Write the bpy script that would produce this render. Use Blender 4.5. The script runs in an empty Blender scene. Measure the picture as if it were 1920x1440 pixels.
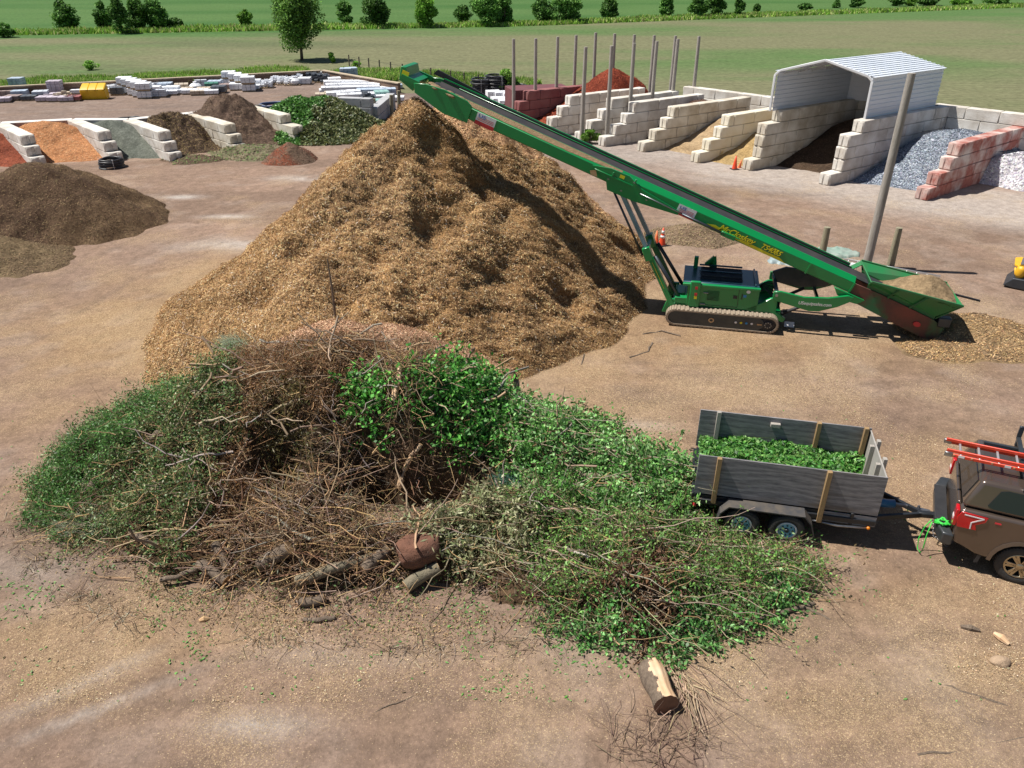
import bpy, bmesh, math, random
import numpy as np
from mathutils import Vector, Matrix, Euler
random.seed(7); RNG = np.random.default_rng(11)
scene = bpy.context.scene; COL = scene.collection
# ---------------------------------------------------------------- camera
CAM_H = 10.2; TH = math.radians(28.8); FPX = 1450.0
cam_d = bpy.data.cameras.new('camera'); cam = bpy.data.objects.new('camera', cam_d); COL.objects.link(cam)
cam.location = (0, 0, CAM_H); cam.rotation_euler = (math.radians(90) - TH, 0, 0)
cam_d.sensor_width = 36.0; cam_d.lens = 36.0 * FPX / 1920.0; cam_d.clip_start = 0.1; cam_d.clip_end = 3000
scene.camera = cam
# ---------------------------------------------------------------- world, sun, exposure
SUN_EL = math.radians(61); SH = Vector((1.0, -0.14, 0)).normalized()      # SH: the way shadows fall
w = bpy.data.worlds.new('World'); scene.world = w; w.use_nodes = True
nt = w.node_tree; sky = nt.nodes.new('ShaderNodeTexSky'); sky.sky_type = 'NISHITA'; sky.sun_disc = False
sky.sun_elevation = SUN_EL; sky.sun_rotation = math.atan2(-SH.x, -SH.y); sky.altitude = 200; sky.dust_density = 0.6
nt.links.new(sky.outputs[0], nt.nodes['Background'].inputs[0]); nt.nodes['Background'].inputs[1].default_value = 0.05
sd = bpy.data.lights.new('sun', 'SUN'); sd.energy = 5.0; sd.angle = math.radians(0.5); sd.color = (1.0, 0.955, 0.88)
sun = bpy.data.objects.new('sun', sd); COL.objects.link(sun); sun.location = (0, 0, 60)
sdir = Vector((-SH.x * math.cos(SUN_EL), -SH.y * math.cos(SUN_EL), math.sin(SUN_EL)))
sun.rotation_euler = sdir.to_track_quat('Z', 'Y').to_euler()
scene.view_settings.view_transform = 'Standard'; scene.view_settings.look = 'None'
scene.view_settings.exposure = 0.46; scene.view_settings.gamma = 1.0
try: scene.cycles.use_denoising = True
except Exception: pass
# ---------------------------------------------------------------- helpers
ST, CT = math.sin(TH), math.cos(TH)
def ray(px, py):
    u = (px - 960) / FPX; v = (py - 720) / FPX
    return Vector((u, CT - v * ST, -ST - v * CT))
def G(px, py, z=0.0):
    d = ray(px, py); t = (CAM_H - z) / -d.z
    return Vector((d.x * t, d.y * t, z))
_T = np.random.default_rng(5).random((256, 256))
def vn(x, y):
    xi = np.floor(x).astype(int); yi = np.floor(y).astype(int); fx = x - xi; fy = y - yi
    fx = fx * fx * (3 - 2 * fx); fy = fy * fy * (3 - 2 * fy)
    a = _T[xi & 255, yi & 255]; b = _T[(xi + 1) & 255, yi & 255]; c = _T[xi & 255, (yi + 1) & 255]; d = _T[(xi + 1) & 255, (yi + 1) & 255]
    return (a * (1 - fx) + b * fx) * (1 - fy) + (c * (1 - fx) + d * fx) * fy
def fbm(x, y, s=1.0, o=4, seed=0.0):
    x = np.asarray(x, float) / s + 37.3 + seed * 17.1; y = np.asarray(y, float) / s + 11.9 + seed * 5.7
    r = 0; a = 0.5; n = 0
    for k in range(o):
        r = r + a * vn(x, y); n += a; x = x * 2.03 + 5.1; y = y * 2.03 + 1.7; a *= 0.5
    return r / n
def sstep(a, b, x): t = np.clip((x - a) / (b - a), 0, 1); return t * t * (3 - 2 * t)
# ---- materials
def _nt(name):
    m = bpy.data.materials.new(name); m.use_nodes = True; t = m.node_tree
    return m, t, t.nodes['Principled BSDF']
def N(t, kind, **kw):
    n = t.nodes.new(kind)
    for k, v in kw.items():
        if k in n.inputs: n.inputs[k].default_value = v
        else: setattr(n, k, v)
    return n
def rgba(c): return (c[0], c[1], c[2], 1.0)
MATS = {}
def mat(name, c, c2=None, rough=0.65, metal=0.0, scale=3.0, bump=0.0, bscale=None, stretch=None, c3=None, c3_at=0.7, spec=None, coat=0, detail=6):
    if name in MATS: return MATS[name]
    m, t, b = _nt(name); b.inputs['Roughness'].default_value = rough; b.inputs['Metallic'].default_value = metal
    if spec is not None: b.inputs['Specular IOR Level'].default_value = spec
    if coat: b.inputs['Coat Weight'].default_value = coat; b.inputs['Coat Roughness'].default_value = 0.15
    tc = N(t, 'ShaderNodeTexCoord'); mp = N(t, 'ShaderNodeMapping')
    if stretch: mp.inputs['Scale'].default_value = stretch
    t.links.new(tc.outputs['Object'], mp.inputs[0])
    if c2 is None: c2 = tuple(x * 0.82 for x in c)
    nz = N(t, 'ShaderNodeTexNoise', Scale=scale, Detail=detail, Roughness=0.6); t.links.new(mp.outputs[0], nz.inputs['Vector'])
    cr = N(t, 'ShaderNodeValToRGB'); e = cr.color_ramp.elements
    e[0].position = 0.35; e[0].color = rgba(c); e[1].position = 0.65; e[1].color = rgba(c2)
    if c3: q = cr.color_ramp.elements.new(c3_at); q.color = rgba(c3)
    t.links.new(nz.outputs[0], cr.inputs[0]); t.links.new(cr.outputs[0], b.inputs['Base Color'])
    if bump:
        n2 = N(t, 'ShaderNodeTexNoise', Scale=bscale or scale * 4, Detail=8, Roughness=0.65); t.links.new(mp.outputs[0], n2.inputs['Vector'])
        bp = N(t, 'ShaderNodeBump', Strength=bump, Distance=0.05); t.links.new(n2.outputs[0], bp.inputs['Height']); t.links.new(bp.outputs[0], b.inputs['Normal'])
    MATS[name] = m; return m
def attr_mat(name, rough=0.7, scale=0, amt=0.3, bump=0, bscale=20, spec=0.3, trans=0):
    if name in MATS: return MATS[name]
    m, t, b = _nt(name); b.inputs['Roughness'].default_value = rough; b.inputs['Specular IOR Level'].default_value = spec
    a = N(t, 'ShaderNodeAttribute', attribute_name='Col'); out = a.outputs['Color']
    tc = N(t, 'ShaderNodeTexCoord')
    if scale:
        nz = N(t, 'ShaderNodeTexNoise', Scale=scale, Detail=8, Roughness=0.75); t.links.new(tc.outputs['Object'], nz.inputs['Vector'])
        mr = N(t, 'ShaderNodeMapRange'); mr.inputs[1].default_value = 0.3; mr.inputs[2].default_value = 0.7
        mr.inputs[3].default_value = 1 - amt; mr.inputs[4].default_value = 1 + amt; t.links.new(nz.outputs[0], mr.inputs[0])
        vm = N(t, 'ShaderNodeVectorMath', operation='SCALE'); t.links.new(out, vm.inputs[0]); t.links.new(mr.outputs[0], vm.inputs['Scale']); out = vm.outputs[0]
    t.links.new(out, b.inputs['Base Color'])
    if bump:
        n2 = N(t, 'ShaderNodeTexNoise', Scale=bscale, Detail=8, Roughness=0.7); t.links.new(tc.outputs['Object'], n2.inputs['Vector'])
        bp = N(t, 'ShaderNodeBump', Strength=bump, Distance=0.06); t.links.new(n2.outputs[0], bp.inputs['Height']); t.links.new(bp.outputs[0], b.inputs['Normal'])
    if trans:
        tr = N(t, 'ShaderNodeBsdfTranslucent'); t.links.new(out, tr.inputs[0]); mx = N(t, 'ShaderNodeMixShader'); mx.inputs[0].default_value = trans
        t.links.new(b.outputs[0], mx.inputs[1]); t.links.new(tr.outputs[0], mx.inputs[2]); t.links.new(mx.outputs[0], t.nodes['Material Output'].inputs[0])
    MATS[name] = m; return m
# ---- objects
def tag(o, label=None, cat=None, group=None, kind=None):
    if label: o['label'] = label
    if cat: o['category'] = cat
    if group: o['group'] = group
    if kind: o['kind'] = kind
    return o
def thing(name, label, cat, loc=(0, 0, 0), rz=0.0, group=None):
    o = bpy.data.objects.new(name, None); COL.objects.link(o); o.location = loc; o.rotation_euler = (0, 0, rz)
    return tag(o, label, cat, group)
def copy_tree(o, parent=None):
    c = o.copy(); COL.objects.link(c); c.parent = parent
    for ch in o.children: copy_tree(ch, c)
    return c
LOG = []
def link(name, me, m, parent=None, loc=None):
    o = bpy.data.objects.new(name, me); COL.objects.link(o); LOG.append(o)
    for x in (m if isinstance(m, (list, tuple)) else [m]): me.materials.append(x)
    if parent: o.parent = parent
    if loc is not None: o.location = loc
    return o
class MB:
    def __init__(s): s.v = []; s.f = []; s.mi = []
    def add(s, vs, fs, mi=0, M=None):
        k = len(s.v)
        for p in vs:
            p = Vector(p)
            s.v.append(tuple(M @ p) if M else tuple(p))
        for f in fs: s.f.append(tuple(i + k for i in f)); s.mi.append(mi)
        return s
    def box(s, a, b, mi=0, M=None):
        x0, y0, z0 = a; x1, y1, z1 = b
        return s.add([(x0, y0, z0), (x1, y0, z0), (x1, y1, z0), (x0, y1, z0), (x0, y0, z1), (x1, y0, z1), (x1, y1, z1), (x0, y1, z1)],
                     [(3, 2, 1, 0), (4, 5, 6, 7), (0, 1, 5, 4), (1, 2, 6, 5), (2, 3, 7, 6), (3, 0, 4, 7)], mi, M)
    def hexa(s, p, mi=0, M=None):   # 8 points, bottom 4 then top 4
        return s.add(p, [(3, 2, 1, 0), (4, 5, 6, 7), (0, 1, 5, 4), (1, 2, 6, 5), (2, 3, 7, 6), (3, 0, 4, 7)], mi, M)
    def prism(s, pts, f0, f1, mi=0, M=None):   # pts 2D; f0/f1 map (a,b)->3D
        n = len(pts); vs = [f0(*p) for p in pts] + [f1(*p) for p in pts]
        fs = [tuple(range(n))[::-1], tuple(range(n, 2 * n))] + [(i, (i + 1) % n, n + (i + 1) % n, n + i) for i in range(n)]
        return s.add(vs, fs, mi, M)
    def tube(s, path, r, n=8, mi=0, M=None, cap=True):
        path = [Vector(p) for p in path]; rr = r if isinstance(r, (list, tuple)) else [r] * len(path)
        vs = []; fs = []
        for i, p in enumerate(path):
            d = (path[min(i + 1, len(path) - 1)] - path[max(i - 1, 0)])
            d = d.normalized() if d.length > 1e-9 else Vector((0, 0, 1))
            a = Vector((0, 0, 1)) if abs(d.z) < 0.9 else Vector((1, 0, 0))
            e1 = d.cross(a).normalized(); e2 = d.cross(e1)
            for k in range(n):
                q = 2 * math.pi * (k + .5) / n; vs.append(p + e1 * math.cos(q) * rr[i] + e2 * math.sin(q) * rr[i])
        for i in range(len(path) - 1):
            for k in range(n): fs.append((i * n + k, i * n + (k + 1) % n, (i + 1) * n + (k + 1) % n, (i + 1) * n + k))
        if cap: fs.append(tuple(range(n))); fs.append(tuple(range((len(path) - 1) * n, len(path) * n))[::-1])
        return s.add(vs, fs, mi, M)
    def bar(s, a, b, w, h, mi=0, M=None, up=(0, 0, 1)):
        a = Vector(a); b = Vector(b); d = (b - a).normalized(); e = d.cross(Vector(up)).normalized(); f = e.cross(d)
        e *= w / 2; f *= h / 2
        return s.hexa([a - e - f, a + e - f, b + e - f, b - e - f, a - e + f, a + e + f, b + e + f, b - e + f], mi, M)
    def lathe(s, prof, n=24, mi=0, M=None, axis='Z'):   # prof [(r,h)]
        vs = []; fs = []
        for r, h in prof:
            for k in range(n):
                q = 2 * math.pi * k / n; c, d = r * math.cos(q), r * math.sin(q)
                vs.append({'Z': (c, d, h), 'Y': (c, h, d), 'X': (h, c, d)}[axis])
        for i in range(len(prof) - 1):
            for k in range(n): fs.append((i * n + k, i * n + (k + 1) % n, (i + 1) * n + (k + 1) % n, (i + 1) * n + k))
        return s.add(vs, fs, mi, M)
    def build(s, name, m, parent=None, smooth=False, bevel=0, loc=None, seg=2):
        me = bpy.data.meshes.new(name); me.from_pydata(s.v, [], s.f)
        me.polygons.foreach_set('material_index', s.mi)
        bm = bmesh.new(); bm.from_mesh(me); bmesh.ops.recalc_face_normals(bm, faces=bm.faces[:]); bm.to_mesh(me); bm.free()
        if smooth: me.shade_smooth()
        o = link(name, me, m, parent, loc)
        if bevel:
            b = o.modifiers.new('bevel', 'BEVEL'); b.width = bevel; b.segments = seg; b.limit_method = 'ANGLE'; b.angle_limit = math.radians(35)
            me.shade_smooth(); b.harden_normals = False
            try:
                me.set_sharp_from_angle(angle=math.radians(30))
            except Exception: pass
        return o
def npmesh(name, V, F, m, parent=None, cols=None, smooth=False, k=4, loc=None):
    """V (n,3), F (m,k)"""
    me = bpy.data.meshes.new(name); V = np.asarray(V, np.float32); F = np.asarray(F, np.int32)
    me.vertices.add(len(V)); me.vertices.foreach_set('co', V.ravel())
    me.loops.add(F.size); me.loops.foreach_set('vertex_index', F.ravel())
    me.polygons.add(len(F)); me.polygons.foreach_set('loop_start', np.arange(0, F.size, F.shape[1], dtype=np.int32))
    if smooth: me.polygons.foreach_set('use_smooth', np.ones(len(F), bool))
    me.update(calc_edges=True)
    if cols is not None:
        c = np.ones((len(V), 4), np.float32); c[:, :cols.shape[1]] = cols
        a = me.color_attributes.new('Col', 'FLOAT_COLOR', 'POINT'); a.data.foreach_set('color', c.ravel())
    return link(name, me, m, parent, loc)
def unit(v): return v / np.maximum(np.linalg.norm(v, axis=1, keepdims=True), 1e-9)
def cards(C, A, B):
    """leaf shaped diamonds: centres C, half length axis A, half width axis B"""
    V = np.stack([C - A, C + B - A * .1, C + A, C - B - A * .1], 1).reshape(-1, 3)
    return V, np.arange(len(V)).reshape(-1, 4)
def rand_axes(n, L, W, flat=0.0, rng=RNG):
    a = rng.normal(size=(n, 3)); a[:, 2] *= (1 - flat); a = unit(a)
    b = rng.normal(size=(n, 3)); b[:, 2] *= (1 - flat); b = unit(np.cross(a, np.cross(b, a)) if False else b - a * (a * b).sum(1, keepdims=True))
    return a * L[:, None], b * W[:, None]
def rcol(n, cols, var=0.25, rng=RNG, p=None):
    cols = np.asarray(cols, float); c = cols[rng.choice(len(cols), n, p=p)]
    return np.clip(c * rng.uniform(1 - var, 1 + var, (n, 1)) * rng.uniform(.93, 1.07, (n, 3)), 0, 1)
def hfield(name, fn, x0, x1, y0, y1, d, m, parent=None, colfn=None, cut=0.0, base=-0.05, inner=False):
    """a heap: surface of height fn(x,y); quads whose height is <= cut are dropped"""
    xs = np.arange(x0, x1 + d, d); ys = np.arange(y0, y1 + d, d); X, Y = np.meshgrid(xs, ys, indexing='ij'); Z = fn(X, Y)
    nx, ny = X.shape; I = np.arange(nx * ny).reshape(nx, ny)
    F = np.stack([I[:-1, :-1], I[1:, :-1], I[1:, 1:], I[:-1, 1:]], -1).reshape(-1, 4)
    zf = Z.ravel()[F].min(1) if inner else Z.ravel()[F].max(1); F = F[zf > cut]
    u, inv = np.unique(F, return_inverse=True); F = inv.reshape(-1, 4)
    V = np.stack([X.ravel(), Y.ravel(), np.maximum(Z.ravel(), base)], 1)[u]
    c = colfn(V) if colfn else None
    return npmesh(name, V, F, m, parent, c, smooth=True)
def twigs(name, P0, D, L, R, cols, m, parent=None, seg=3, bend=0.35, rng=RNG, ret=False):
    """many 3-sided tapered bent twigs"""
    n = len(P0); ts = np.linspace(0, 1, seg + 1); D = unit(D); kink = rng.normal(size=(n, seg + 1, 3)) * bend
    step = D[:, None, :] + kink; pts = P0[:, None, :] + np.cumsum(np.concatenate([np.zeros((n, 1, 3)), step[:, 1:]], 1), 1) * (L[:, None, None] / seg)
    a = unit(np.cross(D, rng.normal(size=(n, 3)))); b = np.cross(D, a)
    V = []
    for k in range(3):
        q = 2 * math.pi * k / 3; V.append(pts + (a * math.cos(q) + b * math.sin(q))[:, None, :] * (R[:, None] * (1 - .7 * ts[None, :]))[:, :, None])
    V = np.stack(V, 2).reshape(-1, 3)   # n, seg+1, 3
    I = np.arange(n * (seg + 1) * 3).reshape(n, seg + 1, 3); F = []
    for k in range(3):
        F.append(np.stack([I[:, :-1, k], I[:, :-1, (k + 1) % 3], I[:, 1:, (k + 1) % 3], I[:, 1:, k]], -1))
    F = np.stack(F, 2).reshape(-1, 4); C = np.repeat(cols, (seg + 1) * 3, 0)
    o = npmesh(name, V, F, m, parent, C, smooth=True)
    return (o, pts) if ret else o
def text_mesh(name, body, size, m, parent, M, shear=0.0, thick=0.004, spacing=1.0):
    cu = bpy.data.curves.new(name, 'FONT'); cu.body = body; cu.size = size; cu.shear = shear; cu.extrude = thick; cu.space_character = spacing
    cu.offset = size * 0.012
    t = bpy.data.objects.new(name + '_tmp', cu); COL.objects.link(t)
    dg = bpy.context.evaluated_depsgraph_get(); me = bpy.data.meshes.new_from_object(t.evaluated_get(dg)); bpy.data.objects.remove(t)
    me.transform(M); me.materials.clear(); me.name = name
    return link(name, me, m, parent)
ORD = ['first', 'second', 'third', 'fourth', 'fifth', 'sixth', 'seventh', 'eighth', 'ninth', 'tenth', 'eleventh', 'twelfth', 'thirteenth', 'fourteenth', 'fifteenth', 'sixteenth', 'seventeenth', 'eighteenth', 'nineteenth', 'twentieth', 'twenty-first', 'twenty-second', 'twenty-third', 'twenty-fourth', 'twenty-fifth', 'twenty-sixth', 'twenty-seventh', 'twenty-eighth']
def rotz(a): return Matrix.Rotation(a, 4, 'Z')
def frame(o, ex, ey, ez): # matrix with columns
    M = Matrix.Identity(4)
    for i in range(3): M[i][0] = ex[i]; M[i][1] = ey[i]; M[i][2] = ez[i]; M[i][3] = o[i]
    return M
# ================================================================ SETTING
PILE_C = Vector((-2.9, 25.2, 0))          # centre of the big mulch cone (under the conveyor head)
def inpoly(X, Y, P):
    r = np.zeros(X.shape, bool); n = len(P)
    for i in range(n):
        x1, y1 = P[i][:2]; x2, y2 = P[(i + 1) % n][:2]
        c = ((y1 > Y) != (y2 > Y)) & (X < (x2 - x1) * (Y - y1) / (y2 - y1 + 1e-12) + x1); r ^= c
    return r
def segd(X, Y, a, b):
    ax, ay = a[:2]; bx, by = b[:2]; dx, dy = bx - ax, by - ay; L = dx * dx + dy * dy
    t = np.clip(((X - ax) * dx + (Y - ay) * dy) / L, 0, 1); return np.hypot(X - ax - t * dx, Y - ay - t * dy)
W_A = G(-160, 172, .8); W_B = G(600, 133, .8); W_C = G(748, 157, .8); W_A2 = G(-1500, 205, .8)
BACKW = [G(748, 157, .8), G(940, 176, 0), G(1060, 170, 0), G(1280, 182, 0), G(1448, 196, 0), Vector((24.3, 46.2, 0)), Vector((28.0, 41.7, 0)), Vector((60, 10, 0))]
YP = [Vector((-90, 0, 0)), W_A2, W_A, W_B, W_C] + BACKW[1:] + [Vector((60, 0, 0))]
# field
d = 2.5; xs = np.arange(-190, 330, d); ys = np.arange(30, 300, d); X, Y = np.meshgrid(xs, ys, indexing='ij')
HA = G(0, 73); HB = G(960, 50); HC = G(1920, 14)
def hedge_y(x):
    return np.where(x < HB.x, HA.y + (x - HA.x) * (HB.y - HA.y) / (HB.x - HA.x), HB.y + (x - HB.x) * (HC.y - HB.y) / (HC.x - HB.x))
hd = hedge_y(X) - Y
f1 = fbm(X + 0.3 * Y, Y * 2.5, 40, 4, 1); f2 = fbm(X * .5, Y * 2.0, 9, 4, 2)
g = np.clip(sstep(35, 5, hd) * .8 + (f1 - .5) * 2.2 + (f2 - .5) * 1.3, 0, 1)[..., None]
tan = np.array([.15, .15, .082]); grn = np.array([.078, .14, .045]); drk = np.array([.10, .11, .058])
c = tan * (1 - g) + grn * g; k = sstep(.55, .75, fbm(X, Y * 3, 25, 3, 6))[..., None] * (X < -5)[..., None]; c = c * (1 - .6 * k) + drk * .6 * k
far = (hd < 0)[..., None]; gf = sstep(.3, .7, fbm(X, Y * 3, 60, 3, 8))[..., None]
c = np.where(far, np.array([.075, .14, .042]) * (1 - gf) + np.array([.05, .115, .03]) * gf, c)
nx, ny = X.shape; I = np.arange(nx * ny).reshape(nx, ny)
F = np.stack([I[:-1, :-1], I[1:, :-1], I[1:, 1:], I[:-1, 1:]], -1).reshape(-1, 4)
def field_mat():
    m, t, b = _nt('field_crop'); b.inputs['Roughness'].default_value = .9; b.inputs['Specular IOR Level'].default_value = .1
    a = N(t, 'ShaderNodeAttribute', attribute_name='Col'); tc = N(t, 'ShaderNodeTexCoord'); mp = N(t, 'ShaderNodeMapping')
    mp.inputs['Rotation'].default_value = (0, 0, math.radians(8)); mp.inputs['Scale'].default_value = (.12, 1.6, 1); t.links.new(tc.outputs['Object'], mp.inputs[0])
    n1 = N(t, 'ShaderNodeTexNoise', Scale=1.4, Detail=8, Roughness=.8); t.links.new(mp.outputs[0], n1.inputs['Vector'])
    n2 = N(t, 'ShaderNodeTexNoise', Scale=1.7, Detail=6, Roughness=.7); t.links.new(tc.outputs['Object'], n2.inputs['Vector'])
    ad = N(t, 'ShaderNodeMath', operation='ADD'); t.links.new(n1.outputs[0], ad.inputs[0]); t.links.new(n2.outputs[0], ad.inputs[1])
    mr = N(t, 'ShaderNodeMapRange'); mr.inputs[1].default_value = .7; mr.inputs[2].default_value = 1.3; mr.inputs[3].default_value = .5; mr.inputs[4].default_value = 1.55
    t.links.new(ad.outputs[0], mr.inputs[0]); vm = N(t, 'ShaderNodeVectorMath', operation='SCALE'); t.links.new(a.outputs['Color'], vm.inputs[0]); t.links.new(mr.outputs[0], vm.inputs['Scale'])
    t.links.new(vm.outputs[0], b.inputs['Base Color']); return m
FM = field_mat()
o = npmesh('field', np.stack([X.ravel(), Y.ravel(), np.zeros(X.size)], 1), F, FM, None, c.reshape(-1, 3)); tag(o, kind='structure')
gm = mat('far_ground', (.085, .14, .05), (.12, .15, .07), rough=.95, scale=.05)
mb = MB(); s = 1400
mb.add([(-s, -s, -.03), (s, -s, -.03), (s, s, -.03), (-s, s, -.03)], [(0, 1, 2, 3)]); tag(mb.build('ground', gm), kind='structure')
# yard with colour regions (dirt, wood chip litter, pale stone dust, damp stains)
d = .2; xs = np.arange(-60, 50, d); ys = np.arange(3, 90, d); X, Y = np.meshgrid(xs, ys, indexing='ij')
n1 = fbm(X, Y, 7, 5, 3); n2 = fbm(X, Y, 2.2, 5, 4); n3 = fbm(X * .35, Y, 2.4, 5, 5); n4 = fbm(X + .5 * Y, Y - .5 * X, 1.1, 4, 7)
dirt = np.array([.232, .158, .117]); gold = np.array([.262, .168, .092]); pale = np.array([.38, .335, .30]); dark = np.array([.15, .105, .078]); grey = np.array([.20, .15, .125])
def px(X, Y, p, rx, ry, ang=0):
    q = G(*p); a = math.radians(ang); dx = X - q.x; dy = Y - q.y
    u = dx * math.cos(a) + dy * math.sin(a); v = -dx * math.sin(a) + dy * math.cos(a); return np.exp(-((u / rx) ** 2 + (v / ry) ** 2))
dp = np.hypot(X - PILE_C.x, (Y - 22))
gold_m = np.clip(.75 * sstep(14, 8, dp) * sstep(14, 18, Y) + .8 * px(X, Y, (200, 590), 4.5, 4) + .9 * px(X, Y, (1700, 640), 7, 2.2) + .75 * px(X, Y, (1850, 900), 6, 3) + .6 * px(X, Y, (1750, 1150), 4, 2.2) + .55 * px(X, Y, (200, 1200), 5, 1.2) + .55 * px(X, Y, (350, 1380), 5, 1) + .5 * px(X, Y, (1600, 1330), 5, 1.2) + (n2 - .5) * 1.5 - .08, 0, 1) * sstep(40, 26, Y)
FL = (Vector((2.0, 54.5, 0)), Vector((21, 35.5, 0)))
pale_m = np.clip(sstep(6.5, 1.0, segd(X, Y, (4.5, 50.5), (13.5, 43.5))) * .7 + sstep(6.0, 1.5, segd(X, Y, (14.5, 42), (25, 34.5))) * 1.2 + (n2 - .5) * .9, 0, 1) * (X > -2)
spots = 1.3 * px(X, Y, (342, 370), .9, .35) + 1.3 * px(X, Y, (425, 407), 1.0, .3) + .9 * px(X, Y, (560, 335), 1.6, .6) + .8 * px(X, Y, (440, 460), 2.4, .8) + .8 * px(X, Y, (1570, 490), 1.4, .5) + .7 * px(X, Y, (1300, 500), .4, .2) + \
    .7 * px(X, Y, (140, 1290), 1.2, .14, 35) + .8 * px(X, Y, (200, 1325), 1.4, .1, 30) + .7 * px(X, Y, (480, 1360), .9, .22) + .5 * px(X, Y, (60, 1060), 1.4, .5) + .6 * px(X, Y, (1210, 800), .8, .25) + .4 * px(X, Y, (650, 1230), 1.6, .25)
dark_m = np.clip(1.1 * px(X, Y, (150, 1010), 2.3, 1.3) + .6 * px(X, Y, (300, 1100), 1.5, .6) + .9 * px(X, Y, (1340, 705), 1.5, .28) + .9 * px(X, Y, (1200, 740), 1.2, .35) + .8 * px(X, Y, (1240, 755), 1.5, .3) + .7 * px(X, Y, (1500, 1190), 1.6, .6) + .5 * px(X, Y, (1680, 1330), 2, .4) + .7 * px(X, Y, (1290, 440), 3, 1.2) + .6 * px(X, Y, (1430, 365), 3.5, .8) + .5 * px(X, Y, (1320, 350), 4, .4) + .45 * px(X, Y, (760, 1300), 1.0, .5), 0, 1) * sstep(.25, .6, n2 + .12)
far_m = sstep(44, 50, Y + .25 * X)
def mix(c, t, m): return c * (1 - m[..., None]) + t * m[..., None]
c = np.ones(X.shape + (3,)) * dirt; c = mix(c, dirt * 1.25, sstep(.50, .70, n1) * .6); c = mix(c, dirt * .74, sstep(.5, .3, n3) * .75)
c = mix(c, gold, gold_m * .85); c = mix(c, grey, far_m * .8); c = mix(c, grey * .72, far_m * sstep(.5, .7, n3) * .6)
c = mix(c, pale, np.clip(pale_m * .8 + spots * sstep(.2, .6, n4 + .1), 0, 1)); c = mix(c, dark, dark_m * .85)
c = mix(c, np.array([.42, .35, .3]), sstep(.56, .7, n4) * .15)
# wheel ruts along the lane at the right
for (a, b, wd, st) in ((G(1190, 340), G(2000, 520), .5, .5), (G(1180, 390), G(2000, 600), .45, .4), (G(1200, 310), G(1950, 440), .5, .35), (G(1180, 770), G(1900, 770), .35, .35), (G(1180, 700), G(1900, 740), .4, .3), (G(0, 1300), G(900, 1180), .3, .22), (G(0, 215), G(600, 205), .8, .35), (G(0, 200), G(600, 180), .6, .3), (G(330, 430), G(600, 330), .5, .25)):
    c = mix(c, dark * 1.3, np.exp(-(segd(X, Y, a, b) / wd) ** 2) * st * sstep(.35, .6, n2))
RUT = []
def rut(pts, off, wd, st):
    W = [G(*p) for p in pts]
    for a, b in zip(W, W[1:]):
        n_ = Vector((-(b - a).y, (b - a).x, 0)).normalized() * off
        for sg in (-1, 1): RUT.append((a + n_ * sg, b + n_ * sg, wd, st))
for pts in ([(1180, 330), (1330, 350), (1500, 385), (1700, 440), (1960, 500)], [(1190, 400), (1350, 400), (1560, 450), (1930, 590)], [(1150, 700), (1300, 715), (1500, 700), (1700, 690), (1960, 700)], [(1180, 760), (1350, 750), (1600, 745), (1960, 770)], [(0, 560), (150, 520), (330, 430), (520, 350), (700, 310)], [(0, 620), (180, 600), (300, 520)], [(0, 212), (250, 205), (500, 190), (640, 205)], [(0, 195), (300, 192), (560, 178)], [(400, 200), (520, 180), (600, 170)], [(0, 1330), (300, 1240), (700, 1220), (1100, 1250)], [(0, 1440), (400, 1330), (900, 1300)], [(1000, 1440), (1050, 1250), (1080, 1150)], [(1300, 1440), (1500, 1330), (1920, 1250)], [(1480, 1180), (1700, 1120), (1950, 1150)]): rut(pts, .85, .16, .42)
for a, b, wd, st in RUT:
    dd_ = segd(X + .12 * (n4 - .5), Y, a, b); c = mix(c, dark * 1.15, np.exp(-(dd_ / wd) ** 2) * st * sstep(.3, .55, n3 + .1)); c = mix(c, dirt * 1.45, np.exp(-((dd_ - wd * 1.9) / (wd * .8)) ** 2) * st * .5 * sstep(.35, .6, n2))
chip = np.clip(gold_m * .2 + .01 + .6 * (fbm(X, Y, 1.3, 4, 9) - .5), 0.01, .4) * sstep(50, 35, Y)
msk = inpoly(X, Y, YP)
nx, ny = X.shape; I = np.arange(nx * ny).reshape(nx, ny); F = np.stack([I[:-1, :-1], I[1:, :-1], I[1:, 1:], I[:-1, 1:]], -1).reshape(-1, 4)
F = F[msk.ravel()[F].all(1)]
Z = .02 + .05 * (n2 - .5) * sstep(60, 20, Y) + .03 * (n3 - .5)
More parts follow.
